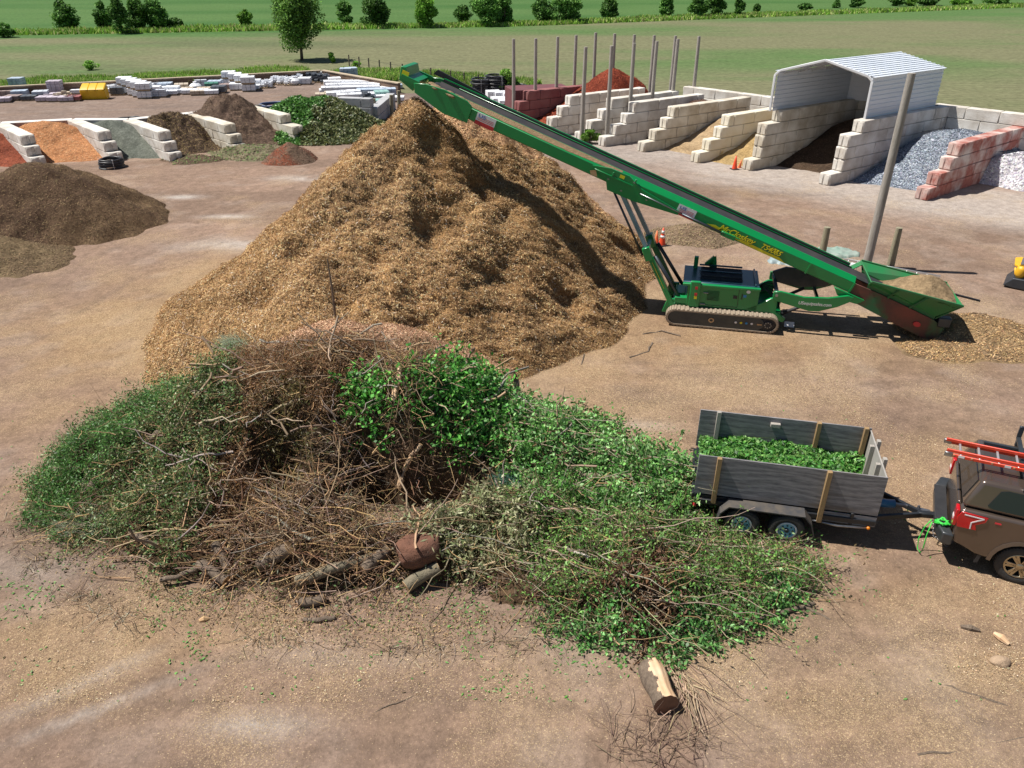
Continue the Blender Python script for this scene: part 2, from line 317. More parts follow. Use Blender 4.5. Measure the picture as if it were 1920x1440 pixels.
def yard_mat():
    m, t, b = _nt('yard_dirt'); b.inputs['Roughness'].default_value = .92; b.inputs['Specular IOR Level'].default_value = .15
    a = N(t, 'ShaderNodeAttribute', attribute_name='Col'); tc = N(t, 'ShaderNodeTexCoord')
    n1 = N(t, 'ShaderNodeTexNoise', Scale=2.5, Detail=12, Roughness=.78); t.links.new(tc.outputs['Object'], n1.inputs['Vector'])
    mr = N(t, 'ShaderNodeMapRange'); mr.inputs[1].default_value = .3; mr.inputs[2].default_value = .7; mr.inputs[3].default_value = .66; mr.inputs[4].default_value = 1.36; t.links.new(n1.outputs[0], mr.inputs[0])
    vm = N(t, 'ShaderNodeVectorMath', operation='SCALE'); t.links.new(a.outputs['Color'], vm.inputs[0]); t.links.new(mr.outputs[0], vm.inputs['Scale'])
    prev = vm.outputs[0]; amt = N(t, 'ShaderNodeMath', operation='MULTIPLY'); amt.inputs[1].default_value = .85; t.links.new(a.outputs['Alpha'], amt.inputs[0])
    for sc, st, rz, c0, c1 in ((120, (1, .6, 1), .6, (.24, .14, .07), (.62, .45, .25)), (95, (.55, 1, 1), .9, (.2, .13, .08), (.72, .55, .33)), (170, (1, .8, 1), 1.1, (.14, .1, .07), (.5, .36, .2))):
        mp = N(t, 'ShaderNodeMapping'); mp.inputs['Scale'].default_value = st; mp.inputs['Rotation'].default_value = (0, 0, rz); t.links.new(tc.outputs['Object'], mp.inputs[0])
        vo = N(t, 'ShaderNodeTexVoronoi', Scale=sc); t.links.new(mp.outputs[0], vo.inputs['Vector'])
        sp = N(t, 'ShaderNodeSeparateColor'); t.links.new(vo.outputs['Color'], sp.inputs[0])
        lt = N(t, 'ShaderNodeMath', operation='LESS_THAN'); t.links.new(sp.outputs[0], lt.inputs[0]); t.links.new(amt.outputs[0], lt.inputs[1])
        cr = N(t, 'ShaderNodeValToRGB'); cr.color_ramp.elements[0].color = rgba(c0); cr.color_ramp.elements[1].color = rgba(c1); t.links.new(sp.outputs[1], cr.inputs[0])
        f = N(t, 'ShaderNodeMath', operation='MULTIPLY'); f.inputs[1].default_value = .6; t.links.new(lt.outputs[0], f.inputs[0])
        mx = N(t, 'ShaderNodeMix', data_type='RGBA'); t.links.new(f.outputs[0], mx.inputs[0]); t.links.new(prev, mx.inputs[6]); t.links.new(cr.outputs[0], mx.inputs[7]); prev = mx.outputs[2]
    t.links.new(prev, b.inputs['Base Color'])
    n3 = N(t, 'ShaderNodeTexNoise', Scale=14, Detail=10, Roughness=.8); t.links.new(tc.outputs['Object'], n3.inputs['Vector']); m3 = N(t, 'ShaderNodeMapRange'); m3.inputs[1].default_value = .32; m3.inputs[2].default_value = .68; m3.inputs[3].default_value = .72; m3.inputs[4].default_value = 1.28; t.links.new(n3.outputs[0], m3.inputs[0])
    v3 = N(t, 'ShaderNodeVectorMath', operation='SCALE'); t.links.new(prev, v3.inputs[0]); t.links.new(m3.outputs[0], v3.inputs['Scale']); t.links.new(v3.outputs[0], b.inputs['Base Color'])
    n2 = N(t, 'ShaderNodeTexNoise', Scale=7, Detail=12, Roughness=.8); t.links.new(tc.outputs['Object'], n2.inputs['Vector'])
    bp = N(t, 'ShaderNodeBump', Strength=.9, Distance=.05); t.links.new(n2.outputs[0], bp.inputs['Height']); t.links.new(bp.outputs[0], b.inputs['Normal']); return m
u, inv = np.unique(F, return_inverse=True); V = np.stack([X.ravel(), Y.ravel(), Z.ravel()], 1)[u]
CC = np.concatenate([np.clip(c, .02, .8), chip[..., None]], -1).reshape(-1, 4)[u]
o = npmesh('yard_ground', V, inv.reshape(-1, 4), yard_mat(), None, CC, smooth=True); tag(o, kind='structure')
# ---- grass verges (tall grass) and hedge strip
GM = attr_mat('grass_blades', rough=.75, trans=.3, spec=.2)
def grass(name, polys, n, h, cols, label, var=.3, wd=.04):
    P = []
    for a, b, wid, side in polys:
        a = Vector(a[:2]); b = Vector(b[:2]); k = int(n * (b - a).length / sum((Vector(q[1][:2]) - Vector(q[0][:2])).length for q in polys))
        t = RNG.random(k); s_ = RNG.random(k) * wid; dr = (b - a).normalized(); nn = Vector((-dr.y, dr.x)) * side
        P.append(np.stack([a.x + (b.x - a.x) * t + nn.x * s_, a.y + (b.y - a.y) * t + nn.y * s_], 1))
    P = np.concatenate(P); n = len(P); hh = h * RNG.uniform(.4, 1.2, n) * (.45 + fbm(P[:, 0], P[:, 1], 3, 3, 2)) 
    az = RNG.random(n) * 6.283; e = np.stack([np.cos(az), np.sin(az), 0 * az], 1) * (wd * RNG.uniform(.6, 1.6, n))[:, None]
    tip = np.stack([RNG.normal(size=n) * .35 * hh, RNG.normal(size=n) * .35 * hh, hh], 1); B = np.concatenate([P, np.zeros((n, 1))], 1)
    V = np.stack([B - e, B + e, B + tip * .6 + e * .8, B + tip], 1).reshape(-1, 3); F = np.arange(n * 4).reshape(-1, 4)
    q = fbm(P[:, 0], P[:, 1] * 2, 4, 3, 5)[:, None]; c = rcol(n, cols, var) * (.75 + .6 * q)
    o = npmesh(name, V, F, GM, None, np.repeat(c, 4, 0)); return tag(o, label, 'grass', kind='stuff')
gcols = [(.20, .38, .05), (.26, .44, .07), (.15, .30, .04), (.36, .43, .13), (.42, .44, .19)]
off = (W_B - W_A).normalized(); nrm = Vector((-off.y, off.x, 0))
grass('tall_grass', [(W_A2, W_A, 7, 1), (W_A, W_B, 9, 1), (W_B, G(745, 152), 7, 1), (G(745, 150), G(960, 172), 5, 1)], 110000, .55, gcols, 'tall bright green grass verge behind the timber retaining wall', wd=.07)
mb = MB(); 
def strip(a, b, wid, z): 
    dr = (b - a).normalized(); nn = Vector((-dr.y, dr.x, 0)) * wid; mb.add([(a.x, a.y, z), (b.x, b.y, z), (b.x + nn.x, b.y + nn.y, z), (a.x + nn.x, a.y + nn.y, z)], [(0, 1, 2, 3)])
strip(W_A, W_B, 9, .006); strip(W_A2, W_A, 8, .008); strip(W_B, G(745, 152), 7, .010); strip(G(745, 150), G(960, 172), 5, .012)
strip(HA + Vector((-80, -12 , 0)), HB, 7, .006); strip(HB, HC + (HC - HB), 7, .008)
tag(mb.build('grass_bank', mat('grass_soil', (.11, .2, .04), (.16, .22, .07), rough=.95, scale=.8)), kind='structure')
grass('hedge_bank_grass', [(HA + Vector((-80, -12, 0)), HB, 7, 1), (HB, HC + (HC - HB), 7, 1)], 52000, .7, gcols, 'rough green grass strip between the two fields', wd=.16)
# ---- trees
LM = attr_mat('tree_leaves', rough=.65, trans=.3, spec=.3)
BM = mat('bark', (.10, .075, .055), (.16, .13, .10), rough=.9, scale=6, bump=.5)
def tree(name, label, cat, loc, W, H, base, n, leaf, cols, group=None, trunk=.12, blobs=14, seed=0):
    R = np.random.default_rng(seed); t = thing(name, label, cat, loc, 0, group)
    a = R.random(blobs) * 6.283; r = np.sqrt(R.random(blobs)) * .62; hz = R.random(blobs)
    prof = np.sin(np.clip(hz * .85 + .15, 0, 1) * math.pi) ** R.uniform(.4, .9)
    BC = np.stack([np.cos(a) * r * prof * W / 2, np.sin(a) * r * prof * W / 2, base + (H - base) * (.12 + .76 * hz)], 1)
    BR = np.stack([W * .5 * R.uniform(.26, .48, blobs)] * 2 + [(H - base) * R.uniform(.12, .22, blobs)], 1)
    k = R.integers(0, blobs, n); dv = unit(R.normal(size=(n, 3))); rad = R.uniform(.55, 1.1, n) ** .8
    C = BC[k] + dv * BR[k] * rad[:, None]; keep = C[:, 2] > max(.05, base * .4); C = C[keep]; n = len(C)
    A, B = rand_axes(n, leaf * R.uniform(.6, 1.3, n), leaf * .55 * R.uniform(.6, 1.2, n), .3, R)
    V, F = cards(C, A, B); c = rcol(n, cols, .3, R) * R.uniform(.8, 1.3) * (.8 + .5 * R.random(blobs)[k[keep]])[:, None]
    npmesh('crown', V, F, LM, t, np.repeat(c, 4, 0))
    mb = MB(); mb.tube([(0, 0, -.1), (.05 * W * .2, 0, base + .2), (.02, .03, H * .55), (0, 0, H * .85)], [trunk, trunk * .8, trunk * .45, trunk * .12], 7)
    for j in range(min(blobs, 9)):
        z0 = base + (H - base) * .1 * R.random(); mb.tube([(0, 0, z0 * .9), tuple(BC[j] * np.array([.5, .5, .75])), tuple(BC[j])], [trunk * .4, trunk * .25, trunk * .07], 5)
    mb.build('trunk', BM, t, smooth=True); return t
dg = [(.09, .20, .04), (.12, .26, .05), (.06, .14, .03), (.16, .31, .07)]
lg = [(.17, .34, .05), (.22, .42, .06), (.13, .26, .04)]
p = G(566, 113); tree('field_tree', 'tall loose green tree standing alone behind the timber retaining wall', 'tree', p, 6.3, 9.3, .9, 16000, .17, [(.12, .25, .05), (.17, .33, .06), (.07, .15, .035), (.22, .38, .08)], trunk=.2, blobs=46, seed=3)
bushes = [(125, 55, 36, 52, 0), (198, 57, 38, 30, 0), (230, 63, 50, 36, 0), (262, 57, 44, 44, 0), (296, 56, 42, 44, 0), (328, 54, 16, 30, 0), (463, 52, 26, 26, 1), (648, 47, 34, 38, 0), (705, 52, 52, 58, 0), (798, 52, 46, 46, 1), (868, 45, 28, 34, 0), (912, 49, 52, 60, 0), (946, 47, 44, 44, 0), (1016, 43, 36, 42, 0), (1060, 43, 46, 66, 0), (1142, 35, 30, 38, 0), (1249, 32, 32, 30, 0), (1308, 33, 32, 36, 0), (1340, 31, 38, 36, 0), (1383, 31, 27, 24, 0), (1418, 24, 12, 14, 0), (1508, 19, 9, 26, 0), (1568, 15, 10, 14, 0), (1603, 14, 15, 26, 0), (1678, 11, 16, 30, 0), (1738, 10, 14, 50, 0), (1800, 10, 10, 34, 1), (1862, 11, 16, 50, 0)]
bushes += [(8, 70, 18, 40, 0), (1705, 11, 10, 22, 1)]
bushes.sort(key=lambda b: b[0])
for i, (x, y, h, wd, k) in enumerate(bushes):
    q = G(x, y); sc = (q.length ** 2 + CAM_H ** 2) ** .5 / FPX * 1.03
    tree('hedge_bush', '%s bush from the left along the far field hedge line%s' % (ORD[i] if i < 28 else 'last' if i == len(bushes) - 1 else 'next to last', ', bright green' if k else ', dark green'), 'bush', q, wd * sc, h * sc, .15, 1500 + int(wd * h * .9), .26 * sc / .11, lg if k else dg, 'bushes along the field boundary', .12, 18, 50 + i)
q = G(700, 96)
# hedge low growth, left
q = G(150, 62)
for i, (x, y, h, wd) in enumerate([(172, 131, 14, 28), (622, 118, 16, 22), (668, 126, 9, 20), (855, 152, 9, 22)]):
    q = G(x, y); sc = q.length / FPX
    tree('verge_shrub', ['small dark shrub in the grass at the far left verge', 'small green shrub just right of the tall tree', 'low weed clump by the wire fence right of the tall tree', 'low weed clump at the wire fence behind the conveyor head'][i], 'shrub', q, wd * sc, h * sc, .05, 900, .1, lg, None, .03, 8, 90 + i)
# ---- wire fence at the field edge
t = thing('wire_fence', 'low fence of dark wooden posts along the field edge behind the conveyor head', 'fence', G(655, 124))
FP = [G(x, y) for x, y in ((655, 124), (674, 128), (692, 131), (712, 135), (733, 139), (755, 143), (780, 147), (808, 151), (845, 157), (870, 161), (897, 165))]
pm = mat('old_wood_post', (.12, .09, .07), (.2, .16, .13), rough=.9, scale=5)
for q in FP:
    q = q - t.location; mb = MB(); mb.tube([(q.x, q.y, -.1), (q.x + .03, q.y, 1.15)], .07, 6); mb.build('post', pm, t)
mb = MB()
for z in (.45, .95):
    for a, b in zip(FP, FP[1:]): a = a - t.location; b = b - t.location; mb.tube([(a.x, a.y - .08, z), (b.x, b.y - .08, z)], .012, 4)
mb.build('wire', mat('wire', (.2, .2, .2), metal=1, rough=.5), t)
# ---- timber retaining wall (two runs)
TW = mat('timber_wall', (.16, .10, .07), (.23, .155, .11), rough=.9, scale=1.5, stretch=(.3, .3, 6), bump=.4)
CAP = mat('timber_cap', (.52, .42, .30), (.42, .33, .23), rough=.8, scale=3)
def rwall(a, b, label, h=.8):
    a = Vector((a.x, a.y, 0)); b = Vector((b.x, b.y, 0)); L = (b - a).length; t = thing('retaining_wall', label, 'wall', a, math.atan2(b.y - a.y, b.x - a.x))
    mb = MB()
    for k in range(5): mb.box((0, -.12 + .01 * (k % 2), k * h / 5 + .003), (L, .15, (k + 1) * h / 5 - .012))
    mb.build('timber_face', TW, t); mb = MB(); mb.box((-.05, -.17, h), (L + .05, .2, h + .08)); mb.build('cap', CAP, t)
rwall(W_A, W_B, 'long brown timber retaining wall with pale cap behind the pallets, left run')
rwall(W_B + Vector((.25, .1, 0)), W_C, 'short brown timber retaining wall with pale cap, run ending at the conveyor head')
rwall(W_A2, W_A - Vector((.2, 0, 0)), 'brown timber retaining wall continuing past the left edge')
# ================================================================ block bins
def cmat(name, a, b, c3=None, at=.62): return mat(name, a, b, rough=.88, scale=.8, bump=.35, bscale=14, c3=c3, c3_at=at)
CW = cmat('concrete_white', (.74, .71, .66), (.64, .60, .55), (.48, .43, .37)); CT_ = cmat('concrete_tan', (.70, .66, .58), (.60, .54, .45), (.44, .38, .29))
CR = cmat('concrete_red', (.64, .55, .5), (.42, .17, .13), (.34, .10, .075), .58); CR2 = cmat('concrete_dark_red', (.30, .13, .12), (.22, .07, .07)); CY = cmat('concrete_yellow', (.70, .66, .57), (.62, .55, .40), (.50, .40, .2), .7)
BL = 1.75; BH = .6; BT = .62
def block(mb, x0, x1, z0, z1, mi=0, th=BT, groove=True):
    g = .018; y = th / 2
    mb.box((x0 + g, -y, z0 + g * .6), (x1 - .012, y, z1 - g * .4), mi)
    if groove:  # two vertical ribs with a key slot on the front end
        mb.box((x0 - .03, -y + .03, z0 + .04), (x0 + g, -.07, z1 - .05), mi); mb.box((x0 - .03, .07, z0 + .04), (x0 + g, y - .03, z1 - .05), mi)
def bin_wall(label, front, ang, L, setb, m, group=None, h=BH, th=BT, top=None, bl=BL):
    """setb[k] = how far course k's front end stands back from the foot"""
    t = thing('block_wall', label, 'wall', (front[0], front[1], 0), ang, group); mb = MB()
    for k, s0 in enumerate(setb):
        x = s0; first = True; off = (bl * .5 if k % 2 else 0)
        while x < L - .2:
            x1 = (math.floor((x - off) / bl + 1.001) * bl + off); x1 = min(x1, L)
            if x1 - x < .35: x1 = min(x1 + bl, L)
            j = random.uniform(-.012, .012)
            M = Matrix.Translation((0, j, 0)); kk = len(mb.v); block(mb, x, x1, k * h, (k + 1) * h, 0, th, first)
            mb.v[kk:] = [tuple(M @ Vector(v)) for v in mb.v[kk:]]; x = x1; first = False
    mb.build('blocks', m, t, bevel=.025, seg=1); return t
A35 = math.radians(35)
RB = 'stepped concrete block walls of the right bins'
P_I = (19.7, 37.0); P_H = (16.0, 39.8); P_G = (12.9, 43.0); P_F = (10.4, 44.8); P_E = (7.75, 47.6); P_D = (5.55, 49.2); P_C = (4.15, 50.6); P_B = (2.1, 52.1); P_A = (-.4, 54.3)
bin_wall('stepped block wall stained red on its right face, nearest of the right bins', P_I, math.radians(38), 10.5, [0, .75, 1.7, 2.2], CR, RB)
bin_wall('tall stepped block wall carrying the right side of the white metal shelter', P_H, A35, 10.2, [0, .95, .95, 1.05, 2.05], CW, RB)
bin_wall('tall stepped block wall carrying the left side of the white metal shelter', P_G, A35, 9.2, [0, .7, .7, .8, 1.9], CT_, RB)
bin_wall('stepped block wall with yellow sand stains left of the metal shelter', P_F, A35, 8.8, [0, .8, 1.65, 2.2], CY, RB)
bin_wall('stepped block wall second to the left of the metal shelter', P_E, A35, 9.2, [0, .85, 1.7, 2.25], CT_, RB)
bin_wall('stepped block wall at the left of the dark compost bin', P_D, A35, 8.5, [0, .85, 1.7, 2.3], CW, RB)
bin_wall('stepped block wall with a pole standing at its foot', P_C, A35, 8.5, [0, .9, 1.8, 2.5], CW, RB)
bin_wall('stepped block wall at the right of the red mulch bin', P_B, A35, 8.5, [0, .4, 1.2, 1.9], CW, RB)
bin_wall('stepped block wall stained dark red at the left of the red mulch bin', P_A, A35, 7.5, [0, .2, .9, 1.6], CR2, RB)
def span(label, a, b, n, m, z=BH, **kw):
    a = Vector(a); b = Vector(b); return bin_wall(label, a, math.atan2(b.y - a.y, b.x - a.x), (b - a).length, [0] * n, m, h=z, **kw)
span('pale block back wall of the grey gravel bin right of the metal shelter', (24.1, 46.2), (27.95, 42.0), 5, CW)
span('pale block back wall continuing past the right edge behind the white stone', (28.3, 43.4), (34, 36), 4, CW)
span('long pale block back wall behind the sand bins, left of the metal shelter', (12.2, 57.6), (21.0, 48.3), 4, CW)
span('low pale block back wall behind the red mulch bin', (5.6, 59.4), (12.3, 55.2), 3, CW)
# second wall beyond the right edge, closing the white stone bin
bin_wall('block wall at the far right of the white stone bin', (23.6, 33.6), math.radians(38), 10, [0, .8, 1.6, 2.3], CW, RB)
# ---- white metal shelter on the two block walls
WM = mat('white_sheet_metal', (.72, .76, .82), (.64, .69, .76), rough=.42, metal=.0, scale=.5, spec=.6); TR = mat('white_trim', (.8, .82, .85), rough=.35, scale=1)
sh = thing('metal_shelter', 'white corrugated metal gable shelter sitting on two block walls', 'shelter', (14.15, 44.0, 0), 0)
p0 = Vector((0, 0, 0)); ax = Vector((3.95, -2.5, 0)); dpv = Vector((5.55, 3.95, 0)); EZ = 4.95; RZ = 5.62; Z0 = 2.95
def P(u_, v_, z): q = ax * u_ + dpv * v_; return Vector((q.x, q.y, z))
def ribbed(mb, q00, q10, q11, q01, n, amp, th=.03, along=True):
    """sheet q00-q10-q11-q01 with n ribs running along q00->q10"""
    nn = (q10 - q00).cross(q01 - q00).normalized()
    for k in range(n):
        a0 = k / n; a1 = (k + .7) / n; a2 = (k + 1) / n
        for (s0, s1, h) in ((a0, a1, 0), (a1, a2, amp)):
            A = q00.lerp(q01, s0); B = q10.lerp(q11, s0); C = q10.lerp(q11, s1); D = q00.lerp(q01, s1); o1 = nn * h; o2 = nn * (h + th)
            mb.hexa([A + o1, B + o1, C + o1, D + o1, A + o2, B + o2, C + o2, D + o2])
roofL = MB(); ribbed(roofL, P(.5, 0, RZ), P(.5, 1, RZ), P(-.03, 1, EZ), P(-.03, 0, EZ), 9, .035); 
ribbed(roofL, P(1.03, 0, EZ), P(1.03, 1, EZ), P(.5, 1, RZ), P(.5, 0, RZ), 11, .035)
roofL.build('roof', WM, sh)
for u_, nm in ((0, 'side_panel'), (1, 'side_panel')):
    mb = MB(); ribbed(mb, P(u_, 0, Z0), P(u_, 1, Z0), P(u_, 1, EZ), P(u_, 0, EZ), 9, .03 if u_ else -.03); mb.build(nm, WM, sh)
mb = MB(); ribbed(mb, P(0, 1, Z0), P(1, 1, Z0), P(1, 1, EZ), P(0, 1, EZ), 8, .03)
q = [P(0, 1, EZ), P(1, 1, EZ), P(.5, 1, RZ - .03)]; e = dpv.normalized() * .03; mb.add(q + [x + e for x in q], [(0, 1, 2), (5, 4, 3), (0, 3, 4, 1), (1, 4, 5, 2), (2, 5, 3, 0)]); mb.build('back_panel', WM, sh)
mb = MB(); f = -dpv.normalized() * .06
for a, b in ((P(-.02, 0, Z0), P(-.02, 0, EZ - .15)), (P(-.02, 0, EZ - .15), P(.03, 0, EZ + .07)), (P(.03, 0, EZ + .07), P(.5, 0, RZ + .03)), (P(.5, 0, RZ + .03), P(.97, 0, EZ + .07)), (P(.97, 0, EZ + .07), P(1.02, 0, EZ - .15)), (P(1.02, 0, EZ - .15), P(1.02, 0, Z0))):
    mb.bar(a + f, b + f, .12, .14, up=(.57, .82, 0))
mb.build('trim', TR, sh, bevel=.02)
mb = MB()
for k in range(6):
    v_ = .04 + k * .18
    for a, b in ((P(.03, v_, Z0), P(.03, v_, EZ - .1)), (P(.03, v_, EZ - .1), P(.5, v_, RZ - .1)), (P(.5, v_, RZ - .1), P(.97, v_, EZ - .1)), (P(.97, v_, EZ - .1), P(.97, v_, Z0))): mb.bar(a, b, .06, .06)
mb.build('frame', mat('galvanised', (.4, .42, .45), metal=.6, rough=.5), sh)
# ---- poles
PM = mat('weathered_pole', (.30, .27, .24), (.40, .37, .34), (), .85) if False else mat('weathered_pole', (.27, .245, .21), (.38, .35, .32), rough=.9, scale=2, stretch=(4, 4, .5), bump=.5, c3=(.18, .15, .12))
def pole(px_, py_, z, r, label, group=None, name='wooden_pole', m=PM, lean=0, base=None):
    d = ray(px_, py_); t_ = (CAM_H - z) / -d.z; x, y = d.x * t_, d.y * t_
    mb = MB(); n = 8; path = []; bx, by = base if base else (x, y)
    for k in range(n + 1):
        s_ = k / n; path.append((bx - x + (x - bx) * s_ + .012 * math.sin(3 * s_ + x), by - y + (y - by) * s_, -.3 + (z + .3) * s_))
    mb.tube(path, [r * (1.18 - .25 * k / n) for k in range(n + 1)], 12); o = mb.build(name, m, None, smooth=True, loc=(x, y, 0))
    o.data.set_sharp_from_angle(angle=math.radians(50)); return tag(o, label, 'pole', group)
back = [(963, 73), (1005, 72), (1046, 69), (1080, 66), (1117, 61), (1153, 63), (1190, 65), (1227, 66), (1266.5, 67), (1311, 68)]
for i, (x, y) in enumerate(back): pole(x, y, 5.6, .115, '%s slim grey pole from the left in the back row behind the block bins' % ORD[i], 'slim poles of the back row')
front = [(1098, 88), (1147, 86), (1189.5, 81), (1232, 77), (1271, 73)]
for i, (x, y) in enumerate(front): pole(x, y, 5.6, .12, '%s slim grey pole from the left in the front row among the block bins' % ORD[i], 'slim poles of the front row')
pole(1710, 137, 6.87, .14, 'thick tall weathered wooden pole rising behind the conveyor hopper', base=(13.25, 27.5))
GP = mat('mossy_post', (.22, .20, .13), (.30, .27, .19), rough=.9, scale=4, stretch=(3, 3, .7), bump=.5)
q = G(1546, 492); pole(1551, 426, 1.55, .125, 'short mossy wooden post left of the thick tall pole', name='wooden_post', m=GP)
pole(1687, 427, 1.55, .125, 'short mossy wooden post right of the thick tall pole', name='wooden_post', m=GP)
for i, (x, y) in enumerate(((701, 185), (733, 178), (747, 170))): pole(x, y, 1.5, .13, 'short wooden post %s left of the mulch pile top' % ('farthest', 'in the middle of three,', 'nearest of three,')[i], name='wooden_post', m=GP)
# ================================================================ MULCH PILE
HEAPM = attr_mat('mulch_surface', rough=.95, scale=9, amt=.5, bump=1.0, bscale=16, spec=.1)
CHIPM = attr_mat('chips', rough=.85, spec=.15)
PK = (-3.0, 25.3)
LOBES = [(PK[0], PK[1], 6.55, 1.04), (-3.4, 24.9, 5.8, .96), (-5.0, 23.4, 4.5, .86), (-6.7, 21.7, 3.2, .78), (-7.9, 20.9, 1.7, .75), (-5.2, 20.3, 2.9, .75), (-3.6, 20.2, 2.4, .8), (-1.2, 21.6, 2.0, .95), (-5.6, 18.8, 1.5, .65), (-.5, 27.5, 4.9, .95), (1.0, 27.2, 3.8, 1.0), (2.9, 24.4, .9, .8), (1.2, 22.4, 1.2, .8)]
def mulch_h(X, Y, fine=True):
    wx = X + 1.1 * (fbm(X, Y, 2.6, 3, 21) - .5) * 2; wy = Y + 1.1 * (fbm(X, Y, 2.6, 3, 22) - .5) * 2
    k = .28; acc = 0
    for (a, b, h, s) in LOBES:
        r = np.sqrt((wx - a) ** 2 + (wy - b) ** 2 + .12); acc = acc + np.exp((h + .25 - s * r) / k)
    return k * np.log(acc + 1e-9)
def mulch_pt(X, Y):
    """surface point and normal; clods and hollows push the surface along its normal"""
    z = mulch_h(X, Y); e = .12; gx = (mulch_h(X + e, Y) - z) / e; gy = (mulch_h(X, Y + e) - z) / e; n = np.stack([-gx, -gy, np.ones_like(gx)], -1); n = n / np.linalg.norm(n, axis=-1, keepdims=True)
    U = X * 1.0 + .5 * z; V_ = Y + .9 * z; wq = .4 * (fbm(U, V_, .8, 3, 28) - .5)
    r1 = np.abs(2 * fbm(U + wq, V_, 1.5, 4, 23) - 1); r2 = np.abs(2 * fbm(U, V_ + wq, .62, 3, 24) - 1); r3 = fbm(U, V_, .16, 3, 25) - .5; r4 = fbm(U, V_, 1.0, 4, 27) - .5; r5 = fbm(U, V_, .30, 3, 26) - .5
    env = sstep(-.2, .8, z) * (1 - .5 * sstep(5.6, 6.3, z)); rough_ = .4 + .6 * sstep(-7, -3.5, X + .3 * (Y - 20) + 2.0 * (fbm(X, Y, 3, 3, 29) - .5))
    d = .38 * env * rough_ * (.75 * (np.minimum(r1, .45) - .2) + .60 * (np.minimum(r2, .5) - .2) + .30 * r3 + .45 * r4 + .42 * r5)
    for (cx, cy, rr, dd) in MPITS: d = d - dd * np.exp(-((X - cx) ** 2 + (Y - cy) ** 2) / rr ** 2) * env
    return np.stack([X, Y, z], -1) + n * d[..., None], n
MPITS = []
def hit(px_, py_, fn, t0=8, t1=80, st=.05):
    d = ray(px_, py_); ts = np.arange(t0, t1, st); z = CAM_H + d.z * ts; h = np.maximum(fn(d.x * ts, d.y * ts), 0)
    i = int(np.argmax(z < h)); return Vector((d.x * ts[i], d.y * ts[i], float(h[i])))
for (x, y, rr, dd) in ((810, 270, .45, .5), (905, 360, .45, .6), (960, 400, .35, .4), (800, 430, .5, .6), (1080, 420, .5, .4), (640, 560, .5, .5), (480, 560, .6, .5), (940, 520, .6, .5), (1060, 560, .5, .4), (735, 330, .3, .3), (560, 480, .4, .35), (1120, 520, .4, .4), (700, 480, .45, .4)):
    q = hit(x, y, lambda X, Y: mulch_h(X, Y, False)); MPITS.append((q.x, q.y, rr, dd * .8))
def heap_cols(V, cols, s=1.0, seed=0, var=.35):
    a = fbm(V[:, 0] + V[:, 2], V[:, 1], s, 5, seed)[:, None]; b = fbm(V[:, 0], V[:, 1] + V[:, 2], s * .2, 4, seed + 1)[:, None]
    c = np.array(cols[0]) * (1 - sstep(.3, .7, a)) + np.array(cols[1]) * sstep(.3, .7, a); return np.clip(c * (1 - var + 2 * var * b), 0, 1)
def mcol(V):
    c = heap_cols(V, [(.38, .225, .10), (.22, .125, .055)], .9, 31, .6)
    s = sstep(.52, .7, fbm(V[:, 0], V[:, 1], 2.5, 4, 33))[:, None] * .5; return c * (1 - s) + np.array([.17, .115, .075]) * s
def scatter_h(fn, n, x0, x1, y0, y1, zmin=.03, rng=RNG, lift=.0):
    X = rng.uniform(x0, x1, n); Y = rng.uniform(y0, y1, n); e = .06; Z = fn(X, Y); k = Z > zmin; X, Y, Z = X[k], Y[k], Z[k]
    gx = (fn(X + e, Y) - Z) / e; gy = (fn(X, Y + e) - Z) / e
    w_ = np.sqrt(1 + gx ** 2 + gy ** 2); nn = np.stack([-gx, -gy, np.ones_like(gx)], 1) / w_[:, None]
    return np.stack([X, Y, Z + lift], 1), nn, w_
def surf_chips(name, fn, n, box, L, W, cols, parent, label=None, zmin=.03, tilt=.5, lift=.01, var=.35, m=None, fluff=.03):
    P, Nn, w_ = scatter_h(fn, n, *box, zmin=zmin); k = len(P)
    a = RNG.normal(size=(k, 3)); a = a - Nn * (a * Nn).sum(1, keepdims=True) * (1 - tilt * RNG.random((k, 1))); a = unit(a); b = unit(np.cross(Nn, a))
    LL = L * RNG.uniform(.35, 1.5, k) ** 1.2; WW = W * RNG.uniform(.5, 1.4, k)
    V, F = cards(P + Nn * (lift + RNG.random((k, 1)) ** 2 * fluff), a * LL[:, None], b * WW[:, None])
    o = npmesh(name, V, F, m or CHIPM, parent, np.repeat(rcol(k, cols, var), 4, 0)); o['kind'] = 'stuff'
    if label: o['label'] = label
    return o
mp_ = thing('mulch_pile', 'huge tan brown cone of shredded wood mulch under the green conveyor head', 'mulch pile', (0, 0, 0))
xs = np.arange(-14, 8, .055); ys = np.arange(13, 34, .055); X, Y = np.meshgrid(xs, ys, indexing='ij'); V, _n = mulch_pt(X, Y); nx, ny = X.shape; I = np.arange(nx * ny).reshape(nx, ny)
F = np.stack([I[:-1, :-1], I[1:, :-1], I[1:, 1:], I[:-1, 1:]], -1).reshape(-1, 4); F = F[V[..., 2].ravel()[F].max(1) > -.02]; u, inv = np.unique(F, return_inverse=True); V = V.reshape(-1, 3)[u]
npmesh('mulch', V, inv.reshape(-1, 4), HEAPM, mp_, mcol(V), smooth=True)
